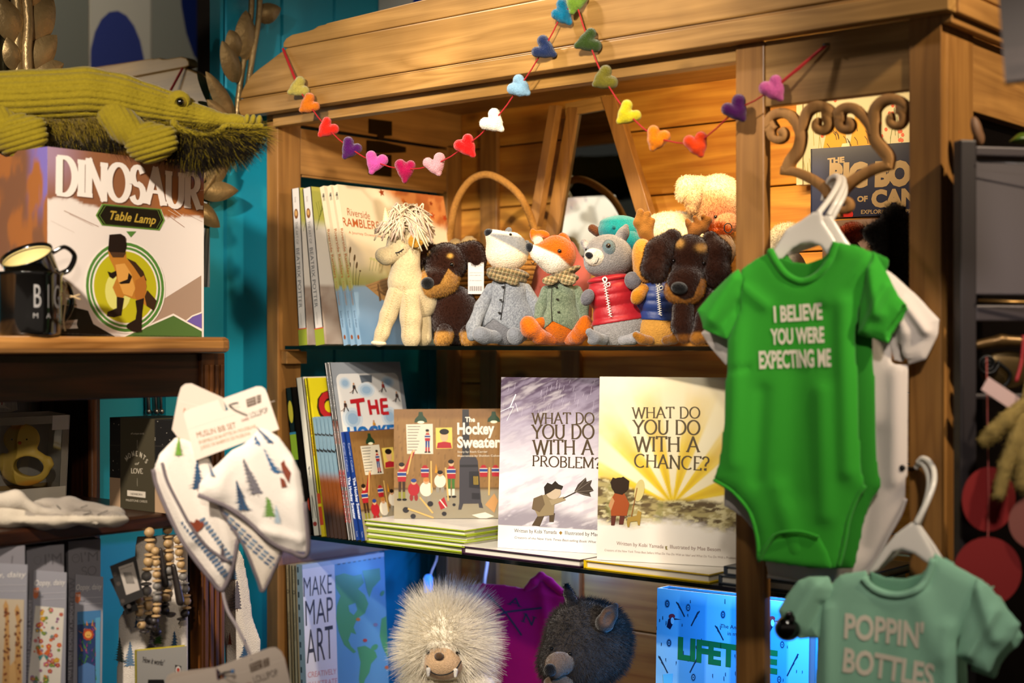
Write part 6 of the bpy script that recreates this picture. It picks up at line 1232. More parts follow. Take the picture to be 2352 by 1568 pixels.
    a.textpx('PACK OF 1 LED LAMP. CONTENTS MAY VARY. DESIGNED IN LONDON', (140, 766), (275, 772), 2.2, '#8a8078', 6); a.textpx('PLEASE READ ALL INSTRUCTIONS BEFORE USE AND KEEP FOR REFERENCE', (305, 771), (455, 774), 2.2, '#223018', 6)
    b = Art(fs, dp, h, mb); b.paint(lambda u, v: (lambda k: np.tile(lin('#cfc4bc'), u.shape+(1,))*(1-k[..., None])+over(over(np.tile(lin('#6a4630'), u.shape+(1,)), PUR, sst(.7, .95, u+.2*(fbm(u*5, v*5, 3, 1)-.5))*sst(.55, .8, v)), '#8a5428', sst(.45, .6, fbm(u*7, v*5, 3, 9)))*k[..., None])(sst(.44, .47, v+.16*(fbm(u*24, v*3, 3, 5)-.5)+.06*(1-u))), 60, 50, .5)
    mb.build('printed_box', PRINT, root)
lamp_box()
ENAM = mat('black_enamel', '#0a0908', .1, coat=.8, spec=.7)
def mug(label, c, ax, r, h, hdir, text):
    c = np.array(c, float); ax = np.array(ax, float); ax /= np.linalg.norm(ax); root = thing('enamel_mug', label, 'mug', c, 'black enamel mugs on the dresser'); mb = MB()
    mb.lathe([(.001, 0), (r*.94, 0), (r*.97, .004), (r, h*.3), (r, h-.004), (r*1.06, h), (r*1.05, h+.0012), (r*.97, h-.003), (r*.96, h-.006)], c, ax, 36); mb.build('body', ENAM, root, True)
    mb = MB(); mb.lathe([(r*.968, h-.003), (r*.955, h-.01), (r*.95, .006), (.001, .004)], c, ax, 36); mb.build('lining', mat('cream_enamel', '#d8c88e', .25, coat=.4), root, True)
    hd = np.array(hdir, float); hd -= ax*np.dot(hd, ax); hd /= np.linalg.norm(hd); mb = MB(); mb.tube(cat([c+ax*h*.82+hd*r*.98, c+ax*h*.86+hd*r*1.5, c+ax*h*.55+hd*r*1.75, c+ax*h*.25+hd*r*1.4, c+ax*h*.2+hd*r*.98]), .0048, 9, flat=.6); mb.build('handle', ENAM, root, True)
    if text:
        a0 = math.atan2(-FW[1], -FW[0]); f = lambda a, b, n=0: c+ax*b+(r+n+.0002)*np.array([math.cos(a0+a/r), math.sin(a0+a/r), 0]); ar = Art(f); [ar.text(ch, x, .036, .030, '#8d8a88', 1, width=w_) for ch, x, w_ in (('B', .0165, .0105), ('I', .0355, .0018), ('G', .045, .0125))]; [ar.text(ch, x, .0225, .0065, '#8d8a88', 1) for ch, x in (('M', .0165), ('A', .034), ('N', .051))]; ar.mb.build('lettering', PRINTM, root)
    return root
m1 = P(68, 771, 1.905); m1[2] = ZW+.0003
r1 = mug('black enamel mug with tall grey letters standing on the dresser', m1, (0, 0, 1), .0405, .081, FW+RT*.6, True)
q1 = m1+np.array([0, 0, .0835])
axm = UP*.86-FW*.47-RT*.17; axm /= np.linalg.norm(axm)
mug('black enamel mug with cream inside lying tilted on the lettered mug', P(60, 592, 1.90)-axm*.050+np.array([0, 0, .004]), axm, .0325, .050, RT*.9+FW*.5, False)
mb = MB(); k = 1.9/F; TW = mat('jute_twine', '#a8906a', .95)
for L in ([(118, 612, 0), (136, 640, 0), (146, 670, 0), (186, 688, 0)], [(120, 618, 0), (140, 650, 0), (150, 690, 0), (146, 735, 0), (150, 760, 0)], [(140, 640, 0), (152, 655, 0), (148, 675, 0), (160, 682, 0), (184, 676, 0)]): mb.tube(cat([P(x, y, 1.93) for x, y, z in L]), .0011, 6)
mb.build('twine', TW, r1, True)
# ---- plush crocodile stretched along the carton
def croc():
    d = 2.075; t = Toy('crocodile_plush', 'mustard corduroy plush crocodile lying on top of the lamp carton', 250, 350, d, 'soft toy'); C = '#6e6014'
    VEL = mat('ribbed_velour', None, .9, bump=.5, bscale=520, sheen=.15, spec=.08, var=.12, vscale=200)
    sp = lambda X: np.interp(X, [-100, 60, 200, 260, 320, 380, 430, 520, 610], [224, 220, 212, 218, 232, 246, 256, 274, 284]); rd = lambda X: np.interp(X, [-100, 200, 300, 390, 480, 600], [1, 1, .92, .7, .45, .3])
    def ribs(X, Y, Z): q = (Y-sp(X))/rd(X); return -5.2*np.abs(np.sin(q*math.pi/15.5))**.55*np.clip((560-X)/120, .25, 1)+3
    body = UN(14, CH((-80, 228, 0, 62), (60, 222, 0, 60), (196, 214, 0, 58), (280, 224, 0, 50), (345, 240, 0, 42), (405, 252, 0, 37), (470, 272, 0, 24), (540, 280, 0, 17), (588, 282, 0, 14), k=16))
    t.part('body', ADD(body, ribs, 6), C, VEL, 270); fuzz(t, 4000, 2.2)
    HC = lambda p, rs: np.where((rs.rand(len(p), 1) < np.clip(.42+(p[:, 1:2]-290)/60, .35, .9)), np.array(lin('#14100a')), np.array(lin('#7c6a14')))
    dn = lambda p: np.tile([.25, .75, -.25], (len(p), 1))
    t.part('belly', UN(20, EL(60, 300, 120, 48, 6, 52), EL(220, 300, 100, 46, 6, 50), EL(330, 300, 60, 40, 6, 44)), '#4a3d12', None, 60); t.fur(9000, 20, .4, None, 'long_fur', dn, .8, .35, HC, k=4, seed=4, tone=.3, mask=lambda p: p[:, 1] > 235)
    t.part('jaw', UN(16, CH((392, 316, -4, 34), (460, 334, -6, 36), (530, 326, -6, 28), (590, 305, -4, 14), k=16)), '#4a3d12', None, 60); t.fur(9000, 32, .42, None, 'long_fur', lambda p: np.c_[.35+(p[:, 0]-500)/260, .55+0*p[:, 0], -.2+0*p[:, 0]], .9, .4, HC, k=5, seed=6, tone=.3)
    lip = cat([(396, 282, -30), (410, 296, -36), (440, 306, -38), (476, 312, -38), (500, 304, -34), (516, 290, -28), (545, 290, -24), (570, 292, -21), (598, 289, -18)], 6); mb = MB(); rs = np.random.RandomState(1)
    for i, p in enumerate(lip): mb.ball(t.W(p+rs.normal(0, 1, 3)), (8.5-2.5*i/len(lip))*d/F, 10)
    mb.c = [lin(C)]*len(mb.f); mb.build('ruffled_lip', VEL, t.root, True)
    for i, (x, y) in enumerate(((566, 276), (580, 277), (594, 279))): t.part('nose_ridge', EL(x, y-2, 7, 13, -8, 12, 10), C, VEL, 22)
    t.part('eyelid', SUB(EL(410, 231, 27, 23, -28, 18, 10), EL(415, 240, 16, 15, -46, 12), 3), C, VEL, 40); t.part('eye_patch', EL(414, 236, 15, 14, -34, 10), '#5d4d10', VEL, 24); t.ball('eye', 412, 236, -43, 9.5, BEAD)
    def foot(x, y, s, arm):
        f = UN(10, EL(x, y, 46*s, 40*s, -52, 30*s), EL(x+26*s, y-14*s, 28*s, 17*s, -66, 18*s, -18), EL(x+24*s, y+12*s, 30*s, 15*s, -66, 16*s, -6), EL(x+30*s, y+2*s, 26*s, 12*s, -72, 14*s, -8))
        g = lambda X, Y, Z: -4*np.abs(np.sin((Y-y+.3*(X-x))*math.pi/13))**.7
        t.part('leg', ADD(CH(*arm, k=10), lambda X, Y, Z: -2.2*np.abs(np.sin((X-.5*Y)*math.pi/13))**.7, 5), C, VEL, 56); t.part('foot', ADD(f, g, 6), C, VEL, 84); fuzz(t, 1200, 2.2)
    foot(340, 328, 1.12, [(262, 268, -22, 40), (286, 292, -36, 36), (318, 316, -46, 32)]); foot(44, 311, 1.2, [(-20, 258, -22, 44), (0, 284, -36, 40), (24, 304, -46, 36)])
croc()
# ================================================================ dresser shelf
def shelfP(px, py, z=1.262): return onZ(px, py, z)
def chick():
    f = Frame(np.array([-1.955, 0, 1.2625]), (0, 1, 0), (.08, 0, 1)); f.O[1] = float(onX(-60, 1150, -1.955)[1]); w = float(onX(152, 1150, -1.955)[1])-f.O[1]; h = f.ab(100, 955)[1]
    root = thing('teether_box', 'yellow chick teether in a clear fronted carton at the back of the dresser shelf', 'box', f(w/2, 0, -.03)); CB = mat('grey_card', None, .7)
    mb = MB(); mb.box((0, 0, -.055), (w, h, -.0525), '#b5b0a8', f); mb.box((w-.002, 0, -.0525), (w, h, 0), '#c2bcb0', f); mb.box((0, 0, -.0525), (w, .002, 0), '#c9c2b4', f); mb.box((0, 0, -.002), (w, .022, 0), '#cfc8b8', f); mb.box((w-.03, h-.022, -.0025), (w, h, 0), '#d2ccc4', f); mb.box((w-.012, .022, -.002), (w, h-.022, 0), '#8f887a', f); mb.box((0, h-.012, -.002), (w-.03, h, 0), '#8f887a', f); mb.box((.002, .0021, -.051), (w-.002, .02, -.049), '#a88a55', f)
    hd = [(0, h)]+f.pts([(70, 955), (86, 950), (84, 930), (60, 912), (30, 906), (0, 905)])+[(0, h+.05)]; mb.prism(hd[::-1], f, -.0545, -.053, '#a9a6a2')
    a = Art(f, mb=mb, base=-.0528)
    for i in range(12): a.linepx([(-10+i*9, 906+max(0, i-6)*3), (-10+i*9, 952)], .7, '#7d7a78', 1)
    a.px([(-40, 918), (52, 928), (50, 944), (72, 950), (56, 940), (56, 926), (-40, 914)], '#c9c2b8', 2); a.px([(-60, 912), (52, 922), (56, 946), (-60, 934)], '#cfc8bc', 3); a.textpx("Friends Farm", (-62, 934), (50, 938), 12, '#9c3a34', 4, bold=.02); mb.build('carton', CB, root)
    mb = MB(); mb.box((0, .022, -.0012), (w-.012, h-.012, -.0008), None, f); mb.build('window', glass('clear_film', (.96, .96, .95)), root)
    d = float(np.dot(f.O-CAM, FW))+.055; t = Toy.__new__(Toy); t.d = d; t.O = P(0, 0, d); t.u = RT*d/F; t.v = -UP*d/F; t.w = FW*d/F; t.fr = None; t.root = root
    R = mat('soft_rubber', None, .5, spec=.3); ck = UN(10, EL(50, 1008, 42, 36, 0, 14), EL(58, 1072, 58, 44, 0, 15), CH((112, 1056, 0, 8), (116, 1066, 0, 8), k=4), CH((6, 1048, 0, 8), (4, 1066, 0, 8), k=4)); ck = SUB(ck, EL(68, 1070, 34, 23, 0, 60, 6), 4)
    t.part('chick', ck, cfun('#c6a545', (disc(38, 974, 20, 12), '#cf8f2e'), (disc(84, 1112, 40, 10), '#cf8f2e')), R, 64); t.part('comb', EL(38, 972, 15, 12, 0, 9), '#cf8f2e', R, 24)
    for x in (32, 66): t.ball('eye', x, 1008, -14, 2.2, BEAD)
    t.part('beak', EL(50, 1016, 4, 4, -14, 4), '#c05a2c', R, 16)
chick()
def moments():
    f = frm(252, 1168, 2.15, -39.67); f.O[2] = 1.2625; w = f.ab(394, 1100)[0]; h = f.ab(252, 958)[1]; root = thing('keepsake_box', 'starry black milestone card box with olive sleeve on the dresser shelf', 'box', f(w/2, 0, -.04))
    mb = MB(); mb.box((0, 0, -.07), (w, h, 0), '#0c0a09', f); a = Art(f, w, h, mb); a.poly([(0, 0), (w, 0), (w, h*.33), (0, h*.33)], '#a88a6c', 1); rs = np.random.RandomState(3)
    for i in range(60): a.ell(rs.uniform(0, w), rs.uniform(h*.36, h), *([rs.uniform(.0003, .0008)]*2), '#c9bfae', 2, n=6)
    a.px([(251, 1021), (394, 1024), (394, 1026), (251, 1023)], '#2a2622', 2); mb.build('box', PRINTM, root)
    x0, x1 = f.ab(278, 1000)[0], f.ab(356, 1000)[0]; mb = MB(); mb.box((x0, -.0001, -.0712), (x1, h+.0012, .0012), '#3a3424', f); a = Art(f, mb=mb, base=.0012); K = '#b5ab98'
    a.textpx('all unique cards', (302, 997), (333, 997), 4, K, sh=.2); a.linepx([(317, 1010), (317, 1028)], .7, K); a.linepx([(317, 1098), (317, 1116)], .7, K)
    for i, ch in enumerate('MOMENTS'): t_ = math.radians(150-i*20); x, y = 316+24*math.cos(t_), 1068-26*math.sin(t_); p = a.fr.ab(x, y); a.roman(ch, p[0]-.0022, p[1]-.003, .0068, K, 2, wv=.2, wh=.08, rot=(math.degrees(t_)-90)*.8)
    a.textpx('of', (311, 1067), (322, 1067), 6, K, sh=.2); a.romanpx('LOVE', (303, 1086), (330, 1087), 11, K, 2, wv=.2, wh=.08); a.px([(294, 1125), (336, 1129), (336, 1143), (294, 1138)], '#c2b8a8'); a.textpx('NEWBORN', (302, 1136), (329, 1138), 5, '#3a3424', 3); a.textpx('MILESTONE CARDS', (291, 1150), (340, 1154), 5, K); mb.build('sleeve', PRINTM, root)
moments()
t = Toy('folded_cloth', 'folded white and grey muslin cloth lying on the dresser shelf edge', 120, 1180, 1.925, 'cloth'); MUS = mat('muslin', None, .95, bump=.6, bscale=700, sheen=.2, spec=.1)
wv = lambda X, Y, Z: 3*np.sin(X*.05+Y*.03)+2*np.sin(X*.11-Z*.06)
t.part('cloth', ADD(UN(10, EL(20, 1184, 170, 30, 0, 46), EL(210, 1188, 90, 20, 0, 44, 4), EL(90, 1196, 150, 16, -14, 44)), wv, 8), cfun('#b0a594', (lambda V: (V[:, 1] < 1184)*(V[:, 0] > 60)*.85, '#766e66')), MUS, 110)
t.part('upper_fold', ADD(UN(8, CH((-40, 1150, -20, 22), (40, 1150, -26, 20), (80, 1172, -30, 14), (150, 1180, -30, 10), (220, 1200, -34, 7), k=10), EL(180, 1168, 110, 22, 10, 40, 8)), wv, 8), cfun('#b8ad9d', (disc(190, 1164, 110, 24, .25, 8), '#7c746b')), MUS, 100)
for p, q in (((185, 1166), (200, 1160)), ((190, 1182), (210, 1176)), ((222, 1182), (246, 1172)), ((130, 1160), (140, 1170))): t.tube('print_mark', [(p[0], p[1], -42), (q[0], q[1], -42)], 1.0, THREAD)
for i, x in enumerate((338, 356, 368)):
    mb = MB(); mb.tube([onX(x, 876, -2.0835), onX(x+2, 950, -2.0835)], .0028 if i else .0045, 8); mb.ball(onX(x+2, 945, -2.0835), .006, 10); tag(mb.build('steel_chime', mat('steel', '#8a8a8c', .3, metal=1), None, True), ('thick steel chime tube seen through the dresser end panel', 'slim steel chime tube seen through the dresser end panel, middle of three', 'slim steel chime tube touching the bib card')[i], 'chime', 'steel chimes')
# ================================================================ hanging bib sets
def tree(a, x, y, h, col, lv=2, lean=0, seed=0):
    """inky fir print, base at pixel (x,y)"""
    rs = np.random.RandomState(seed+int(x)); a.linepx([(x, y), (x+lean, y-h)], 1.4, '#5a3a30', lv, .6)
    for i in range(9):
        k = .12+.1*i; cx, cy = x+lean*k, y-h*k; wd = h*.34*(1-k*.92)
        for sg in (-1, 1): a.px([(cx, cy-h*.09), (cx+sg*wd*rs.uniform(.8, 1.1), cy+h*.035*rs.uniform(.4, 1.6)), (cx+sg*wd*.55, cy+h*.01), (cx+sg*wd*.4, cy+h*.05), (cx, cy+h*.02)], col, lv+.5)
CARD = mat('kraft_white_card', None, .6)
def card(t, o, lines, col='#cfc0b2', z=0, dz=1.2, name='card'):
    mb = MB(); k = t.d/F; f = t.b; pts = f.pts(o); ar = sum(pts[i-1][0]*pts[i][1]-pts[i][0]*pts[i-1][1] for i in range(len(pts))); pts = pts if ar > 0 else pts[::-1]
    mb.prism(pts, f, -z*k-.0005, -z*k, col); a = Art(f, mb=mb, base=-z*k); lines(a); return mb.build(name, CARD, t.root)
BLU, GRY, GRN = '#33506e', '#6e6a70', '#6f9a3e'
def bibset(d):
    t = Toy('bib_set', 'two white tree printed muslin bibs hanging from a notched paper card by the dresser post', 520, 920, d, 'bib set', 'hanging muslin bib sets'); t.b = frm(520, 920, d)
    SL = '#5c4a3c'
    card(t, [(387, 988), (401, 913), (408, 890), (418, 882), (432, 881), (505, 914), (512, 940), (470, 1010), (440, 1060)], lambda a: [a.textpx('MUSLIN', (412, 948), (470, 962), 11, '#a06a4c', 3), a.linepx([(405, 922), (500, 945)], .6, '#e0d4c8', 2)], '#c6b6a8', 34)
    def fr_(a):
        a.linepx([(430, 985), (560, 944), (632, 920)], .6, '#e6dace', 2); a.textpx('MUSLIN BIB SET', (454, 1005), (544, 981), 13, '#8a5f3c', 4); a.textpx('ENSEMBLE DE BAVETTES EN MOUSSELINE', (459, 1019), (589, 981), 7.5, '#a88a68', 4); a.textpx('JUEGO DE BABEROS DE MUSELINA', (463, 1031), (577, 997), 7.5, '#a88a68', 4)
        a.textpx('LOLLIPOP', (577, 960), (618, 946), 13, '#3c302a', 4); a.textpx('London', (556, 968), (574, 963), 8, '#8a4a3c', 4, sh=.3); a.px([(566, 917), (588, 909), (590, 928), (569, 935)], SL, 4); a.px([(590, 908), (600, 905), (601, 923), (592, 927)], SL, 4); a.textpx('BANDANA', (569, 923), (587, 917), 3.6, '#cfc0b2', 6); a.textpx('STYLE', (571, 930), (586, 925), 3.6, '#cfc0b2', 6); a.textpx('TWO', (591, 915), (600, 912), 3, '#cfc0b2', 6); a.textpx('PACK', (592, 921), (600, 919), 3, '#cfc0b2', 6)
    card(t, [(450, 1057), (424, 955), (424, 946), (430, 941), (502, 917), (514, 943), (526, 941), (512, 915), (590, 887), (602, 887), (610, 893), (615, 905), (642, 985)], fr_, '#d6c8ba', -6)
    mb = MB(); mb.tube(t.W(cat([(528, 934, 30), (527, 930, -12), (536, 927, -30), (546, 925, -40)])), 2.4*d/F, 8); mb.build('hook', mat('steel', '#8a8a8c', .3, metal=1), t.root, True)
    TRIM = mat('grey_trim', '#6c6266', .85, bump=.6, bscale=900)
    # rear bib
    ob = [(402, 1003), (432, 1010), (470, 1030), (540, 1180), (548, 1240), (536, 1300), (510, 1358), (480, 1330), (448, 1290), (415, 1240), (385, 1180), (358, 1115), (351, 1078), (366, 1040)]; W_ = '#ddd3c8'
    sb, fb = cloth(ob, 12, 34, ripple((366, 1060, 440, 1240, 18, 10), (420, 1040, 500, 1280, 20, -8), (480, 1100, 530, 1280, 16, 6)), 16); pb = t.part('bib', sb, W_, MUS, 90); k = d/F
    a = Art(Skin(t, fb, 520, 920)); tree(a, 408, 1050, 46, GRN); tree(a, 452, 1130, 76, BLU, seed=3); a.px([(437, 1196), (445, 1200), (450, 1192), (460, 1198), (470, 1202), (462, 1215), (454, 1222), (440, 1212)], '#7a3a26', 2); tree(a, 510, 1296, 50, '#5d5860', seed=5)
    for i in range(17): x, y = 408+i*6.2, 1205+i*8.2; a.px([(x+8, y-6), (x+22, y-14), (x+24, y-7), (x+10, y+1)], '#4c5f78', 2); 
    for i in range(12): x, y = 430+i*6.5, 1216+i*8.6; a.px([(x+26, y-22), (x+38, y-28), (x+40, y-22), (x+28, y-15)], '#5f7288', 2)
    imprint(pb, a.mb)
    mb = MB(); mb.tube(t.W([(x, y, fb(x, y)-3) for x, y in cat([(352, 1078), (360, 1116), (387, 1180), (417, 1240), (450, 1288), (482, 1328), (510, 1356), (535, 1302), (546, 1240)], 5)]), 5.5*k, 8); mb.tube(t.W([(x, y, fb(x, y)-3) for x, y in cat([(372, 1062), (384, 1104), (412, 1160), (440, 1210), (480, 1260), (530, 1292)], 5)]), 3.6*k, 8); mb.build('binding', TRIM, t.root, True)
    # front bib's turned-up patterned edge, then its face
    o2 = [(470, 1130), (560, 1180), (640, 1250), (648, 1262), (632, 1300), (604, 1356), (592, 1330), (560, 1250), (520, 1190)]; s2, f2 = cloth(o2, 8, 20, None, -18); pb2 = t.part('bib_underside', s2, '#d3c7b8', MUS, 70); a = Art(Skin(t, f2, 520, 920))
    for i in range(9):
        for j in range(3):
            x, y = 520+i*13+j*7, 1170+i*12.5+j*19
            if y < 1330-(x-600)*.9 and x > 505+(y-1170)*.45: a.px([(x, y), (x+11, y+7), (x+9, y+12), (x-2, y+5)], ('#4c5f78', '#6a7f94')[(i+j) % 2], 2)
    imprint(pb2, a.mb)
    mb = MB(); mb.tube(t.W([(x, y, f2(x, y)-1) for x, y in cat([(500, 1150), (522, 1192), (560, 1250), (591, 1326), (604, 1354), (632, 1298), (646, 1264)], 5)]), 4*k, 8); mb.build('binding', TRIM, t.root, True)
    o3 = [(596, 980), (612, 984), (640, 1002), (668, 1040), (688, 1082), (698, 1150), (706, 1266), (662, 1262), (620, 1240), (572, 1196), (520, 1160), (455, 1134), (458, 1108), (478, 1084), (505, 1058), (532, 1032), (556, 1020), (575, 1004)]
    s3, f3 = cloth(o3, 14, 40, ripple((520, 1050, 500, 1130, 20, 6), (560, 1030, 620, 1220, 30, 7), (600, 1000, 660, 1120, 20, -5), (670, 1060, 690, 1240, 14, 5), (560, 1140, 690, 1240, 20, -5), (600, 1215, 690, 1235, 12, 7)), -34); pb3 = t.part('bib', s3, '#e2d9cf', MUS, 110)
    a = Art(Skin(t, f3, 520, 920)); tree(a, 570, 1172, 74, BLU, 2, -18, 1); tree(a, 604, 1135, 86, GRY, 2, -36, 2); tree(a, 640, 1090, 92, '#3d6186', 2, -50, 3); tree(a, 630, 1186, 66, '#6a8f46', 2, -8, 4); tree(a, 500, 1090, 30, '#5c7690', 2, -14, 5); tree(a, 634, 1018, 40, BLU, 2, -40, 6); tree(a, 646, 1200, 46, '#a9bac6', 2, -4, 7)
    for q in ([(652, 1060), (664, 1048), (674, 1066), (676, 1084), (670, 1104), (662, 1090), (656, 1078)], [(650, 1092), (660, 1096), (666, 1112), (654, 1116)]): a.px(q, '#7c4030', 2)
    imprint(pb3, a.mb)
    mb = MB(); mb.tube(t.W([(x, y, f3(x, y)-3) for x, y in cat([(456, 1134), (520, 1160), (572, 1196), (620, 1240), (662, 1261), (704, 1266), (698, 1150)], 6)]), 5.5*k, 8); mb.build('binding', TRIM, t.root, True)
    f = t.b; mb = MB(); a = Art(f, mb=mb, base=38*k); a.px([(683, 1128), (693, 1122), (696, 1180), (686, 1182)], '#d8cfc6', 1); x0, y0 = f.ab(693, 1172); a.text('LOLLIPOP', x0, y0, .0030, '#5c5450', 3, rot=90); mb.build('side_label', CARD, t.root)
bibset(1.86)
def lowbib(d):
    t = Toy('bib_set', 'second notched bib card with only its top showing at the bottom, below the hanging bibs', 520, 1560, d, 'bib set', 'hanging muslin bib sets'); t.b = frm(520, 1560, d); SL = '#5c4a3c'
    card(t, [(378, 1700), (376, 1566), (380, 1556), (392, 1548), (492, 1536), (500, 1640)], lambda a: None, '#b9aa9c', 20)
    def fr_(a):
        a.linepx([(384, 1592), (500, 1560), (655, 1512)], .6, '#e6dace', 2); a.textpx('LOLLIPOP', (585, 1568), (641, 1549), 16, '#3c302a', 4); a.textpx('London', (556, 1578), (580, 1570), 9, '#8a4a3c', 4, sh=.3); a.px([(573, 1525), (601, 1513), (604, 1532), (577, 1543)], SL, 4); a.px([(604, 1514), (618, 1508), (620, 1526), (606, 1532)], SL, 4); a.textpx('BANDANA', (577, 1531), (600, 1522), 4.4, '#cfc0b2', 6); a.textpx('STYLE', (579, 1539), (598, 1531), 4.4, '#cfc0b2', 6); a.textpx('TWO', (606, 1520), (617, 1516), 4, '#cfc0b2', 6); a.textpx('PACK', (607, 1528), (618, 1523), 4, '#cfc0b2', 6)
    card(t, [(385, 1700), (383, 1580), (386, 1566), (398, 1556), (493, 1535), (500, 1562), (520, 1556), (496, 1531), (620, 1486), (634, 1485), (646, 1494), (654, 1510), (700, 1700)], fr_, '#c4b5a8', -4)
    mb = MB(); mb.tube(t.W(cat([(505, 1548, 40), (512, 1545, -14), (524, 1543, -26), (533, 1541, -34)])), 2.6*d/F, 8); mb.build('hook', mat('steel', '#8a8a8c', .3, metal=1), t.root, True); t.ball('hook_tip', 534, 1541, -36, 5, mat('blue_plastic', '#4a7ab0', .3))
lowbib(1.80)
def swad(name, label, o, d, trees, T=10, wr=None, col='#d2c8bc', yaw=0):
    t = Toy(name, label, o[0][0], o[0][1], d, 'cloth', 'tree printed muslin cloths'); s_, f_ = cloth(o, T, 30, wr); pc = t.part('cloth', s_, col, MUS, 80); a = Art(Skin(t, f_, o[0][0], o[0][1]))
    for i, q in enumerate(trees): tree(a, *q[:4], lv=2, seed=i)
    imprint(pc, a.mb); return t
swad('muslin_cloth', 'tree printed muslin hanging free behind the dresser post and bibs', [(512, 1270), (540, 1240), (560, 1280), (572, 1340), (582, 1420), (600, 1470), (596, 1560), (520, 1570), (512, 1450)], 2.20, [(548, 1400, 70, '#5d5860'), (566, 1514, 50, BLU), (540, 1330, 40, '#5c7690'), (530, 1480, 30, '#7a3a26')], wr=ripple((540, 1280, 560, 1540, 16, 8)))
swad('muslin_cloth', 'tree printed muslin swaddle hanging behind the bead strings', [(272, 1420), (300, 1370), (312, 1230), (400, 1225), (432, 1230), (434, 1600), (266, 1600)], 2.10, [(352, 1497, 60, '#5d5860'), (404, 1512, 66, BLU), (366, 1480, 54, '#4f7a3c'), (304, 1530, 62, '#5c7690'), (318, 1440, 30, BLU), (278, 1520, 60, '#3f4a44')], wr=ripple((300, 1360, 290, 1580, 22, 10), (420, 1240, 420, 1580, 16, 6)))
t = Toy('cord_loop', 'grey cord hanging from the bib tip down to the lower card', 545, 1400, 1.86, 'cord'); t.tube('cord', cat([(510, 1350, 16), (522, 1400, 0), (545, 1440, -30), (568, 1488, -80), (578, 1512, -112)]), 4, mat('grey_cord', '#8f8688', .85))
# ---- growth chart cartons
def chart(label, x0, x1, yt, yb, pic, d, top=None, z=0):
    f = frm(x0, 1700, d, 34, 0); f.O[2] = .8205; w = f.ab(x1, 1650)[0]; h = f.ab(x0, yt)[1]; root = thing('growth_chart', label, 'growth chart', f(w/2, 0, -.02), 'growth charts under the dresser shelf'); mb = MB(); mb.box((0, 0, -.045), (w, h+.004, -.002), '#77747a', f)
    a = Art(Frame(f(0, 0, -.002), f.U, f.V), w, h+.004, mb)
    if top: top(a)
    mb.build('carton', PRINTM, root); o = f.pts([(x0+4, 1800), (x0+(14 if top else 0), yb), (x1+4, yb+6), (x1-2, 1800)]); mb = MB(); mb.prism(o, f, .0005, .0022, '#8d8c94'); a = Art(f, mb=mb, base=.0022)
    a.textpx('Oopsy, daisy', (x0+14, yb+36), (x1, yb+34), 13, '#d8d2cc', 4, sh=.15); a.px([(x0+14, yb+42), (x0+26, yb+40), (x0+25, yb+60), (x0+19, yb+67), (x0+13, yb+62)], '#b5643a', 3); a.textpx('TO', (x0+15, yb+52), (x0+24, yb+51), 6, '#d8d2cc', 5); a.textpx('FROM', (x0+24, yb+64), (x0+36, yb+63), 4, '#55525a', 4); a.linepx([(x0+26, yb+54), (x1, yb+52)], 1, '#b9b6bc', 3); a.linepx([(x0+36, yb+68), (x1, yb+66)], 1, '#b9b6bc', 3)
    p0 = f.ab(x0+4, 1560); a.text('MAKE EVERY MOMENT A MEMORY', *p0, .0048, '#b5b2b8', 3, rot=88, width=.105); pic(a, x0+18, x1-6, yb+82); mb.build('front_card', PRINTM, root)
def giraffes(a, x0, x1, y):
    a.px([(x0-8, y), (x1+2, y+4), (x1-2, 1600), (x0-20, 1600)], '#b9a88e', 3); rs = np.random.RandomState(2)
    for cx, yt, l in ((14, 1380, 0), (40, 1390, 1)):
        a.px([(cx-8, yt+10), (cx-2, yt-4), (cx+4, yt+10), (cx+5, yt+30), (cx+9, 1600), (cx-12, 1600), (cx-3, yt+40)], '#b58a52', 4)
        for i in range(34): x, yy = cx+rs.uniform(-8, 7), rs.uniform(yt+12, 1590); a.ellpx(x, yy, 2.6, 3.4, ('#5f3216', '#7c4018')[i % 2], 5, n=6)
    a.px([(20, 1530), (32, 1515), (36, 1560), (34, 1600), (18, 1600)], '#c29a62', 6)
def flowers(a, x0, x1, y):
    a.px([(x0, y), (x1+4, y+6), (x1-6, 1600), (x0-20, 1600)], '#cfc8ba', 3); rs = np.random.RandomState(5)
    for i in range(95):
        v = rs.rand(); yy = y+8+v*(1590-y); x = x0-20*v*.8+4+rs.rand()*(x1-x0-4); c = ('#a8283c', '#c44a2c', '#c08a1e', '#7a3a7c', '#4f7a34', '#3f6a78', '#b5486a', '#4f7a34')[i % 8]; r = rs.uniform(2, 6.5)
        for k in range(5): a.ellpx(x+r*.6*math.cos(k*1.257+i), yy+r*.6*math.sin(k*1.257+i), r*.5, r*.42, c, 4+i*.02, n=8)
        a.ellpx(x, yy, r*.3, r*.3, '#d0b44a', 7, n=6)
    for sg in (-1, 1): a.px([(98, 1500), (98+sg*16, 1482), (98+sg*15, 1498), (98+sg*9, 1504)], '#c4602a', 8); a.px([(98, 1502), (98+sg*12, 1506), (98+sg*8, 1516)], '#3f7a78', 8)
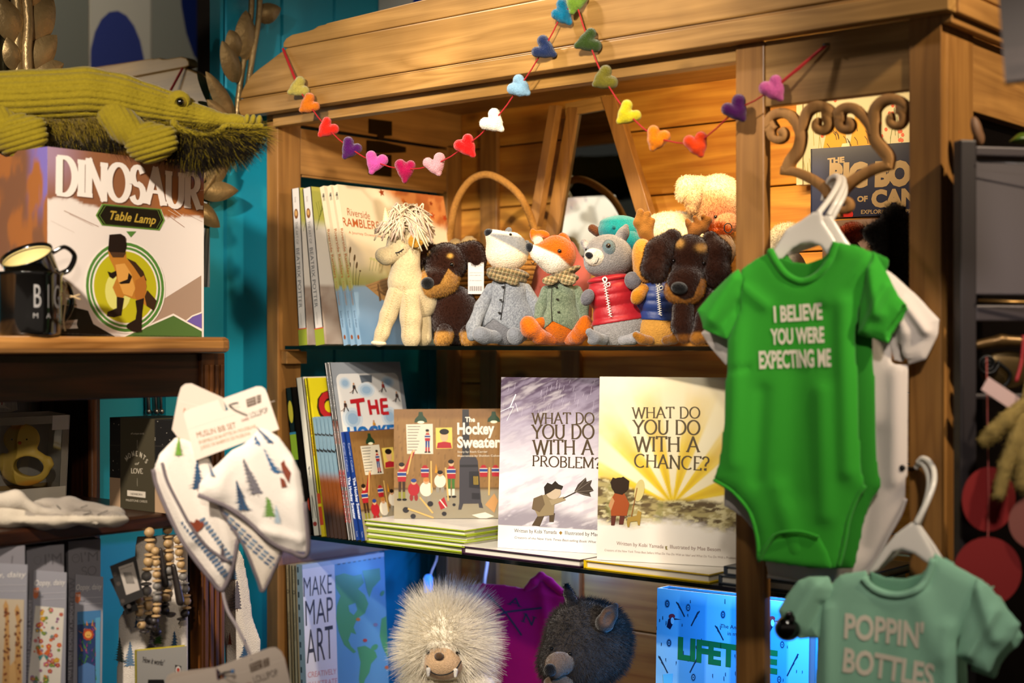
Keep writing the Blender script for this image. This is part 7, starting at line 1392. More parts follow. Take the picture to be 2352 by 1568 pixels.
def jungle(a, x0, x1, y):
    a.px([(x0, y+4), (x1+4, y), (x1+2, 1600), (x0, 1600)], '#1f3560', 3); a.px([(x0, y+4), (x1+4, y), (x1+4, y+26), (x0, y+34)], '#3a6f9c', 4); a.px([(x1-8, y+18), (x1+3, y+16), (x1+2, 1600), (x1-8, 1600)], '#4f8fb0', 5); rs = np.random.RandomState(7)
    for i in range(70): x, yy = rs.uniform(x0+2, x1-8), rs.uniform(y+26, 1590); c = ('#2f5a2a', '#3f7a34', '#8a2a5c', '#6a2f7a', '#b5702a', '#27466a')[i % 6]; a.px([(x, yy), (x+rs.uniform(-7, 7), yy-rs.uniform(5, 16)), (x+rs.uniform(2, 5), yy)], c, 6+i*.01)
    for k in range(10): a.ellpx((x0+x1)/2+9*math.cos(k*.63), 1456+10*math.sin(k*.63), 4, 4, '#a8421e', 8, n=8)
    a.ellpx((x0+x1)/2, 1456, 8, 8, '#cf9a4a', 9); a.ellpx((x0+x1)/2-2, 1458, 1.2, 1.2, '#2a1a10', 10, n=6); a.ellpx((x0+x1)/2+2, 1458, 1.2, 1.2, '#2a1a10', 10, n=6); a.px([(x0+2, 1530), (x0+22, 1520), (x1-10, 1528), (x1-9, 1590), (x0+2, 1590)], '#4a6fa0', 8)
def ims(a): a.ellpx(174, 1282, 9, 10, '#5e5b60', 3); a.ellpx(174, 1282, 7.6, 8.6, '#77747a', 4); a.ellpx(171, 1280, 1.2, 1.4, '#5e5b60', 5, n=6); a.ellpx(177, 1279, 1.2, 1.4, '#5e5b60', 5, n=6); a.romanpx("I", (186, 1291), (191, 1290), 22, '#5e5b60', 4, wv=.12, wh=.1); a.textpx("'M", (192, 1290), (225, 1287), 22, '#5e5b60', 4); a.romanpx('SO', (186, 1322), (222, 1319), 20, '#5e5b60', 4, wv=.1, wh=.08); a.text('WATCH ME GROW', *a.fr.ab(171, 1560), .010, '#66636a', 4, rot=89, bold=.02, width=.14)
chart('grey growth chart carton with two giraffes on its front card', -70, 58, 1270, 1290, giraffes, 1.86, lambda a: a.romanpx('I', (24, 1296), (29, 1296), 20, '#5e5b60', 4))
chart('grey growth chart carton with butterflies and flowers on its front card', 62, 148, 1264, 1308, flowers, 1.93, lambda a: [a.ellpx(86, 1286, 9, 10, '#6a676c', 3), a.ellpx(86, 1286, 7.6, 8.6, '#77747a', 4), a.textpx("I'M", (100, 1297), (142, 1292), 24, '#5e5b60', 4)])
chart('grey growth chart carton with a lion jungle on its front card', 158, 232, 1250, 1318, jungle, 2.0, ims)
# ---- wooden bead teethers and tags
WB_ = mat('beech_bead', '#a98a5e', .5, var=.12, vscale=90); DB_ = mat('dark_bead', '#2a2422', .45); GB_ = mat('grey_bead', '#6f6a64', .5)
def beads(label, L, d, r):
    t = Toy('bead_teether', label, L[0][0], L[0][1], d, 'teether', 'wooden bead teethers'); p = cat(L, 14); seg = np.r_[0, np.cumsum(np.linalg.norm(np.diff(p, axis=0), axis=1))]; s_ = 0; i = 0
    t.tube('string', [(x, y, 0) for x, y in p], 1.2, THREAD)
    while s_ < seg[-1]:
        x, y = np.interp(s_, seg, p[:, 0]), np.interp(s_, seg, p[:, 1]); fl = i % 2; m = DB_ if L[0][2:] and y > L[0][2] else WB_
        m = (WB_, WB_, GB_, WB_, DB_)[int((s_/seg[-1])*4.99)] if len(L[0]) == 2 else m; t.ball('bead', x, y, 0, r*(.98 if not fl else 1.05), m, sq=.95 if not fl else .34); s_ += r*(1.45 if not fl else 1.25); i += 1
beads('long loop of pale wooden beads, middle one under the dresser shelf', [(343, 1222), (345, 1260), (340, 1300), (336, 1340), (342, 1400), (350, 1446), (372, 1452)], 2.05, 12.5)
beads('string of small wooden beads and discs in front of the long bead loop', [(357, 1265), (359, 1300), (360, 1340), (361, 1380), (357, 1420), (340, 1448)], 1.99, 10)
beads('grey and wooden bead string hanging behind the dark wooden bars', [(385, 1216), (386, 1255), (388, 1300), (384, 1350), (377, 1398), (398, 1412)], 2.09, 11.5)
beads('wooden bead string nearest the dresser post', [(409, 1240), (413, 1280), (420, 1320), (426, 1356), (428, 1398), (410, 1432)], 2.07, 10.5)
beads('short string of beads below the black barcode tags', [(318, 1376), (320, 1400), (324, 1430), (334, 1456)], 2.02, 11)
t = Toy('teether_bars', 'dark wooden teether bars hanging among the bead strings', 385, 1300, 2.03, 'teether')
for q in ([(368, 1262, 0, 6), (380, 1342, 0, 9)], [(398, 1300, 0, 7), (414, 1382, 0, 10)], [(360, 1388, 0, 9), (356, 1444, 0, 8)]): t.part('bar', CH(*q, k=2), '#241d1a', mat('dark_wood', None, .4), 30)
for i, (o, lb) in enumerate((([(252, 1300), (312, 1276), (330, 1370), (278, 1392)], 'black tag with white barcode label beside the bead strings'), ([(252, 1330), (282, 1318), (318, 1400), (290, 1412)], 'black tag card tucked under the barcode label tag'))):
    f = frm(290, 1340, 1.985+i*.015, 10); mb = MB(); pts = f.pts(o); mb.prism(pts[::-1] if sum(pts[j-1][0]*pts[j][1]-pts[j][0]*pts[j-1][1] for j in range(4)) < 0 else pts, f, -.0015, 0, '#16120f'); a = Art(f, mb=mb)
    if not i:
        a.px([(272, 1302), (306, 1290), (321, 1354), (290, 1366)], '#a89f96', 2)
        for k in range(12): a.px([(286+k*1.6-3, 1314+k*-.1), (287+k*1.6-3, 1314), (293+k*1.6-1, 1340), (292+k*1.6-1, 1340)], '#2a2622', 3)
        a.textpx('WOOD TEETHER', (276, 1309), (304, 1299), 3, '#3a3632', 3)
    for x, y in ((264, 1318), (272, 1340), (282, 1380), (296, 1392)): a.ellpx(x, y, 5, 5, '#3a322c', 1.5)
    tag(mb.build('tag_card', PRINTM), lb, 'tag', 'black tags on the teethers')
def hiw(a):
    w, h = a.rect[2:]; a.poly([(0, 0), (w, 0), (w, h), (0, h)], '#8f8c86', .5); a.textpx("'How it works'", (325, 1520), (375, 1528), 13, '#26211e', 4, bold=.01); a.px([(402, 1526), (416, 1529), (416, 1550), (402, 1546)], '#1a1613', 3); a.ellpx(409, 1538, 6, 9, '#c2bcb4', 4); a.ellpx(409, 1538, 3.5, 5, '#a83a2a', 5); a.px([(340, 1560), (376, 1560), (380, 1580), (338, 1580)], '#14110f', 3)
f = frm(318, 1690, 1.98, 28, 2); f.O[2] = .8205; book('handbook', 'grey handbook with yellow board edges in front of the printed muslin', f, f.ab(430, 1600)[0], f.ab(320, 1494)[1], .012, '#b3a41a', hiw)
# ================================================================ hanging baby bodysuits
PLASTIC = mat('white_hanger_plastic', '#d9d4cc', .28, coat=.2)
ripple0 = ripple
def ripple(*L): return ripple0(*[(*q[:5], q[5]*1.5) for q in L])
def hanger(label, d, body, hook, hz, r=6.5, dx=0, dy=0, group='white plastic hangers'):
    t = Toy('clothes_hanger', label, 1830 if hook[0][0] < 2000 else 2060, hook[0][1], d, 'hanger', group, yaw=-26); S = lambda L: [(p[0]+dx, p[1]+dy)+tuple(p[2:]) for p in L]
    sd, _ = cloth(S(body), 5, 9, None, 0, 3); t.part('body', sd, '#d9d4cc', PLASTIC, 60); h = cat(S([(p[0], p[1], z) for p, z in zip(hook, hz)]), 8)
    t.tube('hook', h, r, PLASTIC, n=10)
def bodysuit(label, d, body, sleeves, neck, legs, col, wr, lett=None, group='hanging baby bodysuits', flap=None, dk=None, holes=(), back_neck=None):
    t = Toy('baby_bodysuit', label, 1830 if body[0][0] < 1950 else 2060, body[0][1], d, 'bodysuit', group, yaw=-26)
    sd, fr_ = cloth(body, 11, 34, wr); t.part('body', sd, col, JERSEY, 120)
    for s_ in sleeves:
        o, rp, z, hole = s_; sd2, _ = cloth(o, 13, 30, rp, z); sd2 = SUB(sd2, hole, 4) if hole else sd2; t.part('sleeve', sd2, col, JERSEY, 70)
    def band(L, name, r=7, dz=2, fl=.5):
        p = cat(L, 6); pts = np.array([(x, y, fr_(x, y)-dz) for x, y in p]); mb = MB(); mb.tube(t.W(pts), r*d/F, 10); c_ = [lin(col)]*len(mb.f); mb.c = c_; mb.build(name, JERSEY, t.root, True)
    band(neck, 'neckband', 9)
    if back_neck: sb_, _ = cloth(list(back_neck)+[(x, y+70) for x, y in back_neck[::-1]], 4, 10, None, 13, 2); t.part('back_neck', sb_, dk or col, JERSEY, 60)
    for L in legs: band(L, 'leg_binding', 5, 1)
    if flap: sd3, _ = cloth(flap, 7, 16, None, -9); t.part('snap_flap', sd3, col, JERSEY, 50); band(flap[:len(flap)//2+1], 'flap_binding', 4, 10)
    if lett:
        a = Art(Skin(t, fr_, 0, 0)); a.fr.off = 1.6
        for st, p, q, h_ in lett: a.textpx(st, p, q, h_, '#d8d0bc', 3, bold=.035)
        a.mb.build('lettering', PRINTM, t.root)
    return t
GB = [(1772, 573), (1795, 606), (1825, 638), (1848, 644), (1878, 630), (1908, 594), (1922, 553), (1966, 560), (2008, 578), (1995, 640), (1976, 710), (1966, 772), (1972, 860), (1975, 930), (1978, 1060), (1989, 1113), (1968, 1142), (1949, 1188), (1938, 1245), (1924, 1308), (1870, 1308), (1800, 1298), (1742, 1287), (1738, 1230), (1721, 1172), (1683, 1126), (1637, 1099), (1650, 1060), (1661, 971), (1667, 838), (1670, 779), (1700, 715), (1706, 650), (1698, 618), (1735, 592)]
GW = ripple((1700, 640, 1690, 1060, 20, 5), (1830, 860, 1825, 1130, 36, -5), (1940, 700, 1950, 1080, 22, 7), (1752, 900, 1740, 1100, 18, -5), (1890, 900, 1900, 1180, 22, 6), (1790, 1120, 1830, 1260, 22, 5), (1700, 650, 1760, 700, 14, 5), (1990, 600, 1900, 690, 16, 5), (1672, 852, 1720, 845, 8, -3))
bodysuit('bright green baby bodysuit with white lettering hanging in front of the middle post', 1.832, GB,
  [([(1698, 616), (1668, 642), (1636, 672), (1602, 712), (1616, 757), (1640, 768), (1672, 781), (1700, 735), (1712, 690), (1712, 640)], ripple((1690, 640, 1640, 730, 18, 8), (1700, 700, 1650, 760, 14, -6)), -4, EL(1610, 738, 12, 26, 0, 8)),
   ([(2008, 574), (2044, 636), (2066, 680), (2092, 708), (2082, 742), (2040, 790), (2006, 778), (1970, 770), (1974, 700), (1990, 630)], ripple((2000, 620, 2020, 720, 16, 10), (2040, 660, 1990, 760, 12, 8)), -2, EL(2064, 742, 30, 46, -4, 9, 32))],
  [(1770, 575), (1786, 604), (1812, 634), (1846, 647), (1880, 632), (1906, 600), (1922, 556)], [[(1640, 1101), (1683, 1128), (1722, 1174), (1740, 1232), (1744, 1284)], [(1987, 1115), (1968, 1144), (1950, 1190), (1940, 1245), (1926, 1302)]], '#33942a', GW,
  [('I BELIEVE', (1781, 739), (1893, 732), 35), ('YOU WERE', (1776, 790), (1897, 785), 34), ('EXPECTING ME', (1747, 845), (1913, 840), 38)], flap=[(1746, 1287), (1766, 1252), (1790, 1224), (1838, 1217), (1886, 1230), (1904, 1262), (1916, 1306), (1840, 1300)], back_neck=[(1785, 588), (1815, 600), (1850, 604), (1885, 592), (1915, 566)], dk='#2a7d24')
sh = lambda L, x, y, k=1.0: [((p[0]-1830)*k+1830+x, (p[1]-900)*k+900+y) for p in L]
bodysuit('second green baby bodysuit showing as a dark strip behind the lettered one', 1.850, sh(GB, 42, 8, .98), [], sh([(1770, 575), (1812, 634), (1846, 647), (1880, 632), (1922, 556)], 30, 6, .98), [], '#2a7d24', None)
WB = [(1800, 585), (1850, 640), (1900, 640), (1960, 600), (2022, 607), (2052, 650), (2052, 830), (2091, 838), (2088, 960), (2087, 1060), (2082, 1142), (2066, 1184), (2040, 1230), (2010, 1290), (1960, 1345), (1860, 1336), (1760, 1322), (1758, 1296), (1740, 1230), (1700, 1186), (1660, 1162), (1668, 1000), (1672, 840), (1700, 720), (1720, 640)]
bodysuit('white baby bodysuit behind the green ones, its sleeve turned out past the front stile', 1.870, WB,
  [([(2015, 604), (2050, 626), (2110, 680), (2160, 734), (2156, 770), (2128, 826), (2090, 838), (2052, 828), (2036, 760), (2020, 700)], ripple((2030, 640, 2080, 760, 22, 8), (2080, 690, 2130, 760, 12, 10), (2060, 760, 2060, 820, 12, -8)), -6, EL(2088, 806, 34, 26, -6, 8, -30)),
   ([(1680, 700), (1610, 764), (1630, 796), (1668, 840), (1690, 800)], None, 0, None)],
  [(1800, 588), (1850, 642), (1905, 640), (1958, 602)], [[(2080, 1144), (2066, 1184), (2040, 1230), (2010, 1290), (1962, 1340)], [(1764, 1322), (1860, 1336), (1958, 1344)]], '#cfc4bd', ripple((2060, 840, 2060, 1100, 20, 6), (2010, 1000, 1980, 1250, 26, -6)))
hanger('white plastic hanger holding the bright green bodysuit on the carved scroll', 1.840, [(1768, 588), (1806, 526), (1836, 508), (1868, 486), (1888, 484), (1892, 508), (1918, 548), (1936, 590), (1902, 588), (1884, 566), (1861, 558), (1840, 561), (1820, 572), (1792, 600)], [(1878, 492), (1894, 455), (1903, 420), (1898, 398), (1884, 390), (1866, 398), (1853, 420), (1846, 446)], [0, 40, 80, 120, 140, 160, 178, 180], 7)
hanger('white plastic hanger just behind the front one on the carved scroll', 1.856, [(1790, 590), (1830, 530), (1880, 500), (1905, 490), (1920, 510), (1950, 560), (1960, 590), (1930, 586), (1890, 560), (1850, 565)], [(1902, 496), (1916, 460), (1922, 425), (1914, 402), (1898, 396), (1880, 406), (1866, 430)], [0, 20, 60, 96, 116, 134, 146], 7)
hanger('third white plastic hanger, rearmost on the carved scroll', 1.872, [(1800, 592), (1850, 540), (1890, 510), (1910, 500), (1925, 520), (1970, 585), (1930, 580), (1890, 562)], [(1908, 506), (1924, 470), (1930, 440), (1922, 414), (1908, 406), (1892, 412), (1874, 440)], [0, 12, 40, 70, 88, 104, 114], 7)
MBY = [(1990, 1308), (2004, 1345), (2045, 1362), (2092, 1357), (2126, 1334), (2146, 1268), (2200, 1300), (2262, 1334), (2240, 1400), (2200, 1470), (2198, 1520), (2204, 1700), (1862, 1700), (1872, 1568), (1880, 1470), (1884, 1420), (1900, 1350), (1930, 1318)]
bodysuit('mint baby bodysuit with pale lettering about bottles hanging below the green one', 1.752, MBY,
  [([(1905, 1322), (1860, 1322), (1834, 1332), (1808, 1366), (1788, 1400), (1800, 1436), (1838, 1468), (1868, 1464), (1884, 1466), (1902, 1400), (1916, 1350)], ripple((1880, 1340, 1830, 1420, 18, 9), (1890, 1390, 1850, 1460, 12, -6)), -4, EL(1808, 1448, 26, 18, 0, 8, 30)),
   ([(2244, 1322), (2272, 1340), (2306, 1386), (2346, 1432), (2330, 1470), (2272, 1546), (2236, 1530), (2196, 1504), (2210, 1430), (2232, 1370)], ripple((2250, 1350, 2290, 1460, 20, 10), (2290, 1400, 2230, 1500, 14, 8)), -4, EL(2310, 1500, 20, 44, -2, 8, 36))],
  [(1984, 1326), (2006, 1350), (2047, 1365), (2092, 1360), (2126, 1337), (2146, 1282)], [], '#8cbda2', ripple((2110, 1360, 2160, 1500, 30, 6), (1900, 1400, 1905, 1600, 20, 6), (2180, 1440, 2180, 1640, 20, 6), (2020, 1400, 2010, 1600, 40, -5)),
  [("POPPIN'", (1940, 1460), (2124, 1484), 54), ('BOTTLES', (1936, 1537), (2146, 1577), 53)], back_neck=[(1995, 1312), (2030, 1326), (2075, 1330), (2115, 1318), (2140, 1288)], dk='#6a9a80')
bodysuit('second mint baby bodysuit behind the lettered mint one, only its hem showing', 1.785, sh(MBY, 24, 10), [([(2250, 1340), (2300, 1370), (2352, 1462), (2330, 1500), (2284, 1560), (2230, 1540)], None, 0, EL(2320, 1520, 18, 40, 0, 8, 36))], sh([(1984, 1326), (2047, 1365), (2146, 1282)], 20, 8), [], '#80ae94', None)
hanger('white plastic hanger of the lettered mint bodysuit beside the front stile', 1.762, [(1985, 1326), (2030, 1258), (2056, 1226), (2090, 1200), (2108, 1196), (2120, 1222), (2142, 1262), (2158, 1296), (2130, 1294), (2100, 1272), (2072, 1262), (2050, 1268), (2016, 1310)], [(2104, 1202), (2122, 1165), (2137, 1120), (2134, 1088), (2118, 1066), (2100, 1060), (2088, 1070)], [0, 8, 30, 60, 84, 100, 108], 7)
hanger('white plastic hanger of the rear mint bodysuit beside the front stile', 1.780, [(2010, 1320), (2060, 1250), (2098, 1206), (2112, 1200), (2150, 1254), (2178, 1300), (2140, 1296), (2108, 1272), (2070, 1268)], [(2106, 1206), (2120, 1172), (2130, 1125), (2126, 1096), (2112, 1074), (2098, 1070), (2088, 1080)], [0, 6, 20, 40, 60, 76, 84], 7)
mb = MB(); q = onY(2096, 1078, YF-.02); mb.tube([q+np.array([0, .006, 0]), q+np.array([0, -.03, .004])], .003, 10); mb.ball(q+np.array([0, -.03, .004]), .004, 12); mb.build('peg', mat('black_iron', '#0c0b0b', .4, metal=.6), cab, True)
t = Toy('bauble', 'glossy black bauble with a bow peeking out under the mint sleeve', 1810, 1440, 1.80, 'ornament'); t.part('ball', UN(4, EL(1810, 1442, 31, 30, 0, 30)), '#0b0a0a', BLACKG, 44, sm=2); t.part('bow', UN(4, EL(1812, 1412, 11, 8, -24, 7, -30), EL(1820, 1424, 7, 12, -26, 6, 10)), '#0d0c0c', BLACKG, 26)
# ================================================================ felt heart garland across the cabinet front
def garland():
    Yg = 1.688; HT = [(686, 202, '#a89a48'), (710, 240, '#c4690f'), (752, 294, '#c41f0f'), (805, 341, '#43094f'), (862, 372, '#b5468f'), (931, 389, '#92063f'), (1000, 378, '#c98f96'), (1071, 335, '#c40f10'), (1133, 280, '#e4dccf'), (1193, 200, '#7ba2c2'), (1249, 112, '#1a2850'), (1291, 30, '#06648a'), (1322, 2, '#64862a'), (1352, 95, '#2c3f16'), (1388, 182, '#645e1c'), (1442, 261, '#c2b41c'), (1509, 318, '#cf7405'), (1601, 331, '#c93805'), (1691, 251, '#3d0846'), (1777, 204, '#b4508c')]
    root = thing('heart_garland', 'felt heart garland strung on red thread across the pine cornice', 'garland', onY(1250, 120, Yg))
    pts = [(650, 112)]+[(h[0], h[1]) for h in HT]+[(1897, 104)]; pts[13:13] = []; W = [onY(x, y, Yg) for x, y in pts]; W[0] = onY(650, 112, 1.70); W[-1] = onY(1897, 104, 1.722); W[-2] = onY(1777, 204, 1.700)
    mb = MB(); red = mat('red_thread', '#9c0c14', .8)
    for a, b in zip(W[:-1], W[1:]): m = (a+b)/2-np.array([0, 0, .002]); mb.tube(np.array([a, m, b]), .0011, 6)
    mb.tube(np.array([W[0], W[1]]), .0024, 6); mb.tube(np.array([W[-2], W[-1]]), .0022, 6); mb.build('string', red, root)
    mb = MB(); mb.tube([W[-1]+np.array([0, .012, .004]), W[-1]+np.array([0, -.006, .0])], .0018, 8); mb.build('nail', mat('steel', '#8a8a8c', .3, metal=1), root)
    for i, (x, y, c) in enumerate(HT):
        p0, p1 = np.array(pts[i]), np.array(pts[i+2]); tg = (p1-p0)/np.linalg.norm(p1-p0)
        if i == 12: tg = np.array([.95, .3])
        if i == 11: tg = np.array([.5, -.86])
        n = np.array([-tg[1], tg[0]]); n = n if n[1] > -.2 else -n
        if i in (11,): n = np.array([.62, .78])
        d = float(np.dot(W[i+1]-CAM, FW)); S = .0092*F/d; Tt = Toy.__new__(Toy); Tt.d = d; Tt.O = P(0, 0, d); Tt.u = RT*d/F; Tt.v = -UP*d/F; Tt.w = FW*d/F; Tt.root = root
        q = lambda u, v, r: (x+S*(u*tg[0]+v*n[0]), y+S*(u*tg[1]+v*n[1]), 0, r*S); j = np.random.RandomState(i).uniform(.9, 1.12, 4)
        sd = UN(S*.35, CH(q(-.95*j[0], -.75, .92*j[1]), q(-.35, .5, .85), q(0, 1.75*j[3], .42), k=S*.4), CH(q(.95*j[0], -.75, .92*j[2]), q(.35, .5, .85), q(0, 1.75*j[3], .42), k=S*.4))
        hb = Tt.part('heart', sd, c, FELT, 30, root); Tt.fur(260, 2.6, .18, hb, 'fibres', jit=.8)
garland()
# ================================================================ aisle beside the cabinet
def rack():
    root = thing('metal_rack', 'grey metal display rack standing beside the cabinet, cropped by the frame', 'rack', P(2290, 1500, 1.78)); M = mat('grey_metal_paint', '#3c363a', .45, metal=.3); f = frm(2206, 320, 1.765, 12)
    R = lambda x0, y0, x1, y1: (f.ab(x0, y0), f.ab(x1, y1))
    def bar(name, x0, y0, x1, y1, n0, n1, m=M):
        (a0, b0), (a1, b1) = R(x0, y0, x1, y1); mb = MB(); mb.box((a0, b1, n0), (a1, b0, n1), None, f); mb.build(name, m, root, bevel=.002)
    (a0, b0) = f.ab(2206, 320); z = float(f.O[2]); mb = MB(); mb.box((a0, -z+.001, -.018), (f.ab(2244, 330)[0], 0, 0), None, f); mb.build('post', mat('dark_metal_paint', '#2c2729', .45, metal=.3), root, bevel=.002)
    bar('top_rail', 2245, 334, 2500, 364, -.024, -.004); bar('panel', 2246, 364, 2500, 678, -.02, -.012, mat('grey_panel', '#423c41', .6)); bar('ledge', 2246, 700, 2500, 738, -.03, -.004); bar('shelf', 2246, 905, 2500, 915, -.03, -.01, mat('dark_metal_paint', '#2c2729', .45, metal=.3))
    for y, r, m in ((372, 1.6, 'steel'), (690, 3.4, 'brass')):
        mb = MB(); mb.tube([P(2247, y, 1.765), P(2500, y+8, 1.775)], r*1.77/F, 8); mb.build('rod', mat(m, '#8a8a8c' if m == 'steel' else '#a8824a', .3, metal=1), root, True)
rack()
RED = mat('red_paper', '#740608', .8); 
for i, (x, y, r, d, c, lb) in enumerate(((2271, 1146, 74, 1.745, RED, 'upper red paper disc hanging from a thread in front of the rack'), (2268, 1312, 79, 1.735, RED, 'lower red paper disc hanging beside the mint bodysuit'), (2384, 1200, 64, 1.72, mat('rose_paper', '#7a443c', .8), 'dusty rose paper disc cut by the frame edge'))):
    f = frm(x, y, d, 20-i*18); mb = MB(); k = d/F; mb.prism([(r*k*math.cos(t_), r*k*math.sin(t_)) for t_ in np.linspace(0, 6.283, 48, endpoint=False)], f, -.0006, .0006); o = mb.build('paper_disc', c); tag(o, lb, 'paper disc', 'hanging paper discs')
mb = MB(); mb.tube([P(2266, 820, 1.74), P(2271, 1146, 1.742), P(2266, 1390, 1.733)], .0007, 6); tag(mb.build('thread', mat('pink_thread', '#a8504a', .8)), 'thin red thread carrying the red paper discs', 'thread')
# knitted tassel bundle
t = Toy('yarn_tassel', 'ochre knitted tassel bundle hanging over the red paper discs', 2300, 1000, 1.715, 'tassel'); YN = mat('ochre_yarn', None, .95, bump=1, bscale=700); rs = np.random.RandomState(9)
t.tube('cord', cat([(2362, 850, 0), (2345, 930, 0), (2330, 960, 0)]), 3, YN, '#8f7a3c')
for i, L in enumerate(([(2352, 930, 0, 16), (2312, 965, -6, 20), (2282, 990, -4, 18), (2262, 1010, 0, 14)], [(2350, 960, 0, 18), (2335, 1010, -4, 20), (2310, 1070, -6, 17), (2294, 1135, -6, 14)], [(2360, 980, 6, 22), (2356, 1050, 2, 24), (2350, 1110, 2, 20)])):
    t.part('strand', ADD(CH(*L, k=6), lambda X, Y, Z: 2.4*np.sin((X+Y)*.42)*np.sin((X-Y)*.32), 4), '#8f7a42', YN, 50); t.fur(700, 8, .5, None, 'yarn_fibres', lambda p: np.tile([0, .8, 0], (len(p), 1)), .6, .6)
f = frm(2298, 905, 1.72, 10, 0, 32); mb = MB(); k = 1.72/F; mb.box((-46*k, -16*k, -.0008), (46*k, 18*k, 0), '#b59a98', f); o = mb.build('price_tag', PRINTM); tag(o, 'blank pinkish swing tag on a red ribbon before the dark ornament', 'tag')
mb = MB(); mb.tube(cat([P(2352, 770, 1.725), P(2346, 830, 1.722), P(2334, 876, 1.718)]), .0022, 6); mb.build('ribbon', mat('red_ribbon', '#8c0d18', .6), o, True)
# dark scrolled iron ornament on the rack
t = Toy('iron_ornament', 'dark scrolled iron ornament with a bronze rim on the rack ledge', 2300, 830, 1.80, 'ornament'); IR = mat('black_iron', '#0c0b0b', .4, metal=.6)
t.part('rim', UN(6, CH((2248, 792, 0, 12), (2300, 782, 0, 14), (2380, 786, 0, 12), k=8)), '#5a4426', mat('bronze_rim', None, .35, metal=.7), 40)
t.tube('scroll', [(2268+(24-i*.5)*math.cos(i*.35), 836+(24-i*.5)*math.sin(i*.35), -8) for i in range(44)], 5, IR); t.tube('scroll', cat([(2290, 830, -6), (2320, 860, -6), (2300, 890, -6), (2262, 878, -6)]), 5, IR); t.part('backplate', EL(2310, 850, 60, 46, 22, 14), '#4a3a1e', mat('bronze_rim'), 36)
t = Toy('wooden_knob', 'carved pale wooden ornament just above the rack post', 2243, 300, 1.80, 'ornament'); t.part('knob', UN(6, EL(2243, 296, 13, 30, 0, 13, -14), EL(2252, 318, 10, 16, 4, 10)), '#6a4a30', mat('worn_wood', None, .6), 36)
mb = MB(); G = np.zeros((9, 5, 3))
for i in range(9):
    u = i/8
    for j in range(5): G[i, j] = P(2318+60*u, 326-8*math.sin(u*3)+(j-2)*7*math.sin(math.pi*max(.04, u)), 1.80+.01*abs(j-2))
mb.grid(G); tag(mb.build('leaf_sprig', mat('green_leaf', '#3f5a14', .4), None, True), 'green leaf lying on the grey rack top at the frame edge', 'leaf')
f = frm(2308, 188, 1.45, -20, 0, -4); mb = MB(); mb.box((0, 0, -.02), (.05, .16, 0), '#2e231c', f); a = Art(f, .05, .16, mb); a.poly([(0, .0), (.05, 0), (.05, .032), (0, .032)], '#3c302a', 1); a.text('ART 4410', .004, .022, .003, '#3a2e28', 3); a.text('MADE IN', .004, .027, .003, '#3a2e28', 3)
for k_ in range(18): a.poly([(.004+k_*.0017, .006), (.004+k_*.0017+.0008, .006), (.004+k_*.0017+.0008, .016), (.004+k_*.0017, .016)], '#2a211c', 3)
tag(mb.build('hanging_carton', PRINTM), 'brown carton with barcode hanging at the upper frame corner by the cornice', 'box')
# ================================================================ right bay of the cabinet
def tigers(a):
    w, h = a.rect[2:]; a.poly([(0, 0), (w, 0), (w, h), (0, h)], '#b9b6a4', .5); rs = np.random.RandomState(4)
    for i in range(40): x, y = (rs.uniform(1850, 1895) if i % 2 else rs.uniform(2010, 2080)), rs.uniform(250, 460); a.linepx([(x, y+30), (x+rs.uniform(-12, 12), y-20)], 1.3, ('#5a6a34', '#8a8a4a')[i % 2], 2)
    for i in range(50): x, y = rs.uniform(1870, 2080), rs.uniform(225, 330); a.ellpx(x, y, 4, 5, '#c0503c', 2.5, n=6) if (x < 1910 or x > 2010 or y < 250) else None
    a.px([(1890, 345), (1905, 270), (1925, 258), (1940, 275), (1945, 340)], '#c9922a', 3); a.px([(1950, 345), (1965, 262), (1985, 255), (2005, 280), (2010, 345)], '#c9922a', 3); a.px([(1935, 330), (1950, 328), (1955, 345), (1930, 345)], '#cfc8b4', 4)
    for i in range(22): x, y = rs.uniform(1895, 2000), rs.uniform(275, 340); a.linepx([(x, y), (x+6, y+8), (x+8, y+18)], 1.6, '#1f1a12', 4)
f = frm(1846, 420, dY(1846, 2.205), -39.67); fz_ = f; w_, h_ = f.ab(2090, 300)[0], f.ab(1846, 225)[1]; f.O[1] = 2.205
root = thing('framed_print', 'tiger and grass print leaning on the planks behind the carved scroll', 'picture', f(w_/2, 0, 0)); mb = MB(); mb.box((0, -.003, -.018), (w_, h_, 0), '#b5a98c', f); tigers(Art(f, w_, h_, mb)); mb.build('print', PRINTM, root); mb = MB(); mb.box((-.0115, -.003, -.018), (-.0005, h_, .004), '#c9bfa5', f); mb.build('side_frame', PRINTM, root)
def bigb(a):
    K = '#8f7d68'; a.textpx('THE', (1902, 376), (1940, 372), 12, K, 3, bold=.06); a.textpx('BIG BOOK', (1904, 428), (2190, 420), 50, K, 3, bold=.07); a.textpx('OF', (1969, 463), (1993, 462), 12, K, 3, bold=.05); a.textpx('CANADA', (2002, 474), (2220, 466), 36, K, 3, bold=.06); a.textpx('EXPLORING THE PROVINCES', (1977, 491), (2150, 488), 9, K, 3, bold=.02); a.ellpx(1938, 492, 22, 14, '#a01c20', 3)
d_ = dY(1862, 2.10); f = frm(1862, 502, d_, -30); book('atlas_book', 'navy big book about the country in capitals behind the white hangers', f, f.ab(2180, 430)[0], f.ab(1862, 342)[1], .03, '#10183c', bigb)
t = Toy('book_rest', 'pinkish box propping up the navy book in the right bay', 1990, 793, dY(1990, 2.06), 'box'); fb = frm(1930, 793, dY(1930, 2.03), -39.67); fb.O[2] = ZT+.0005; mb = MB(); mb.box((-.03, 0, -.06), (.17, fb.ab(1930, 503)[1]-.002, 0), '#7a625c', fb); mb.build('carton', PRINTM, t.root)
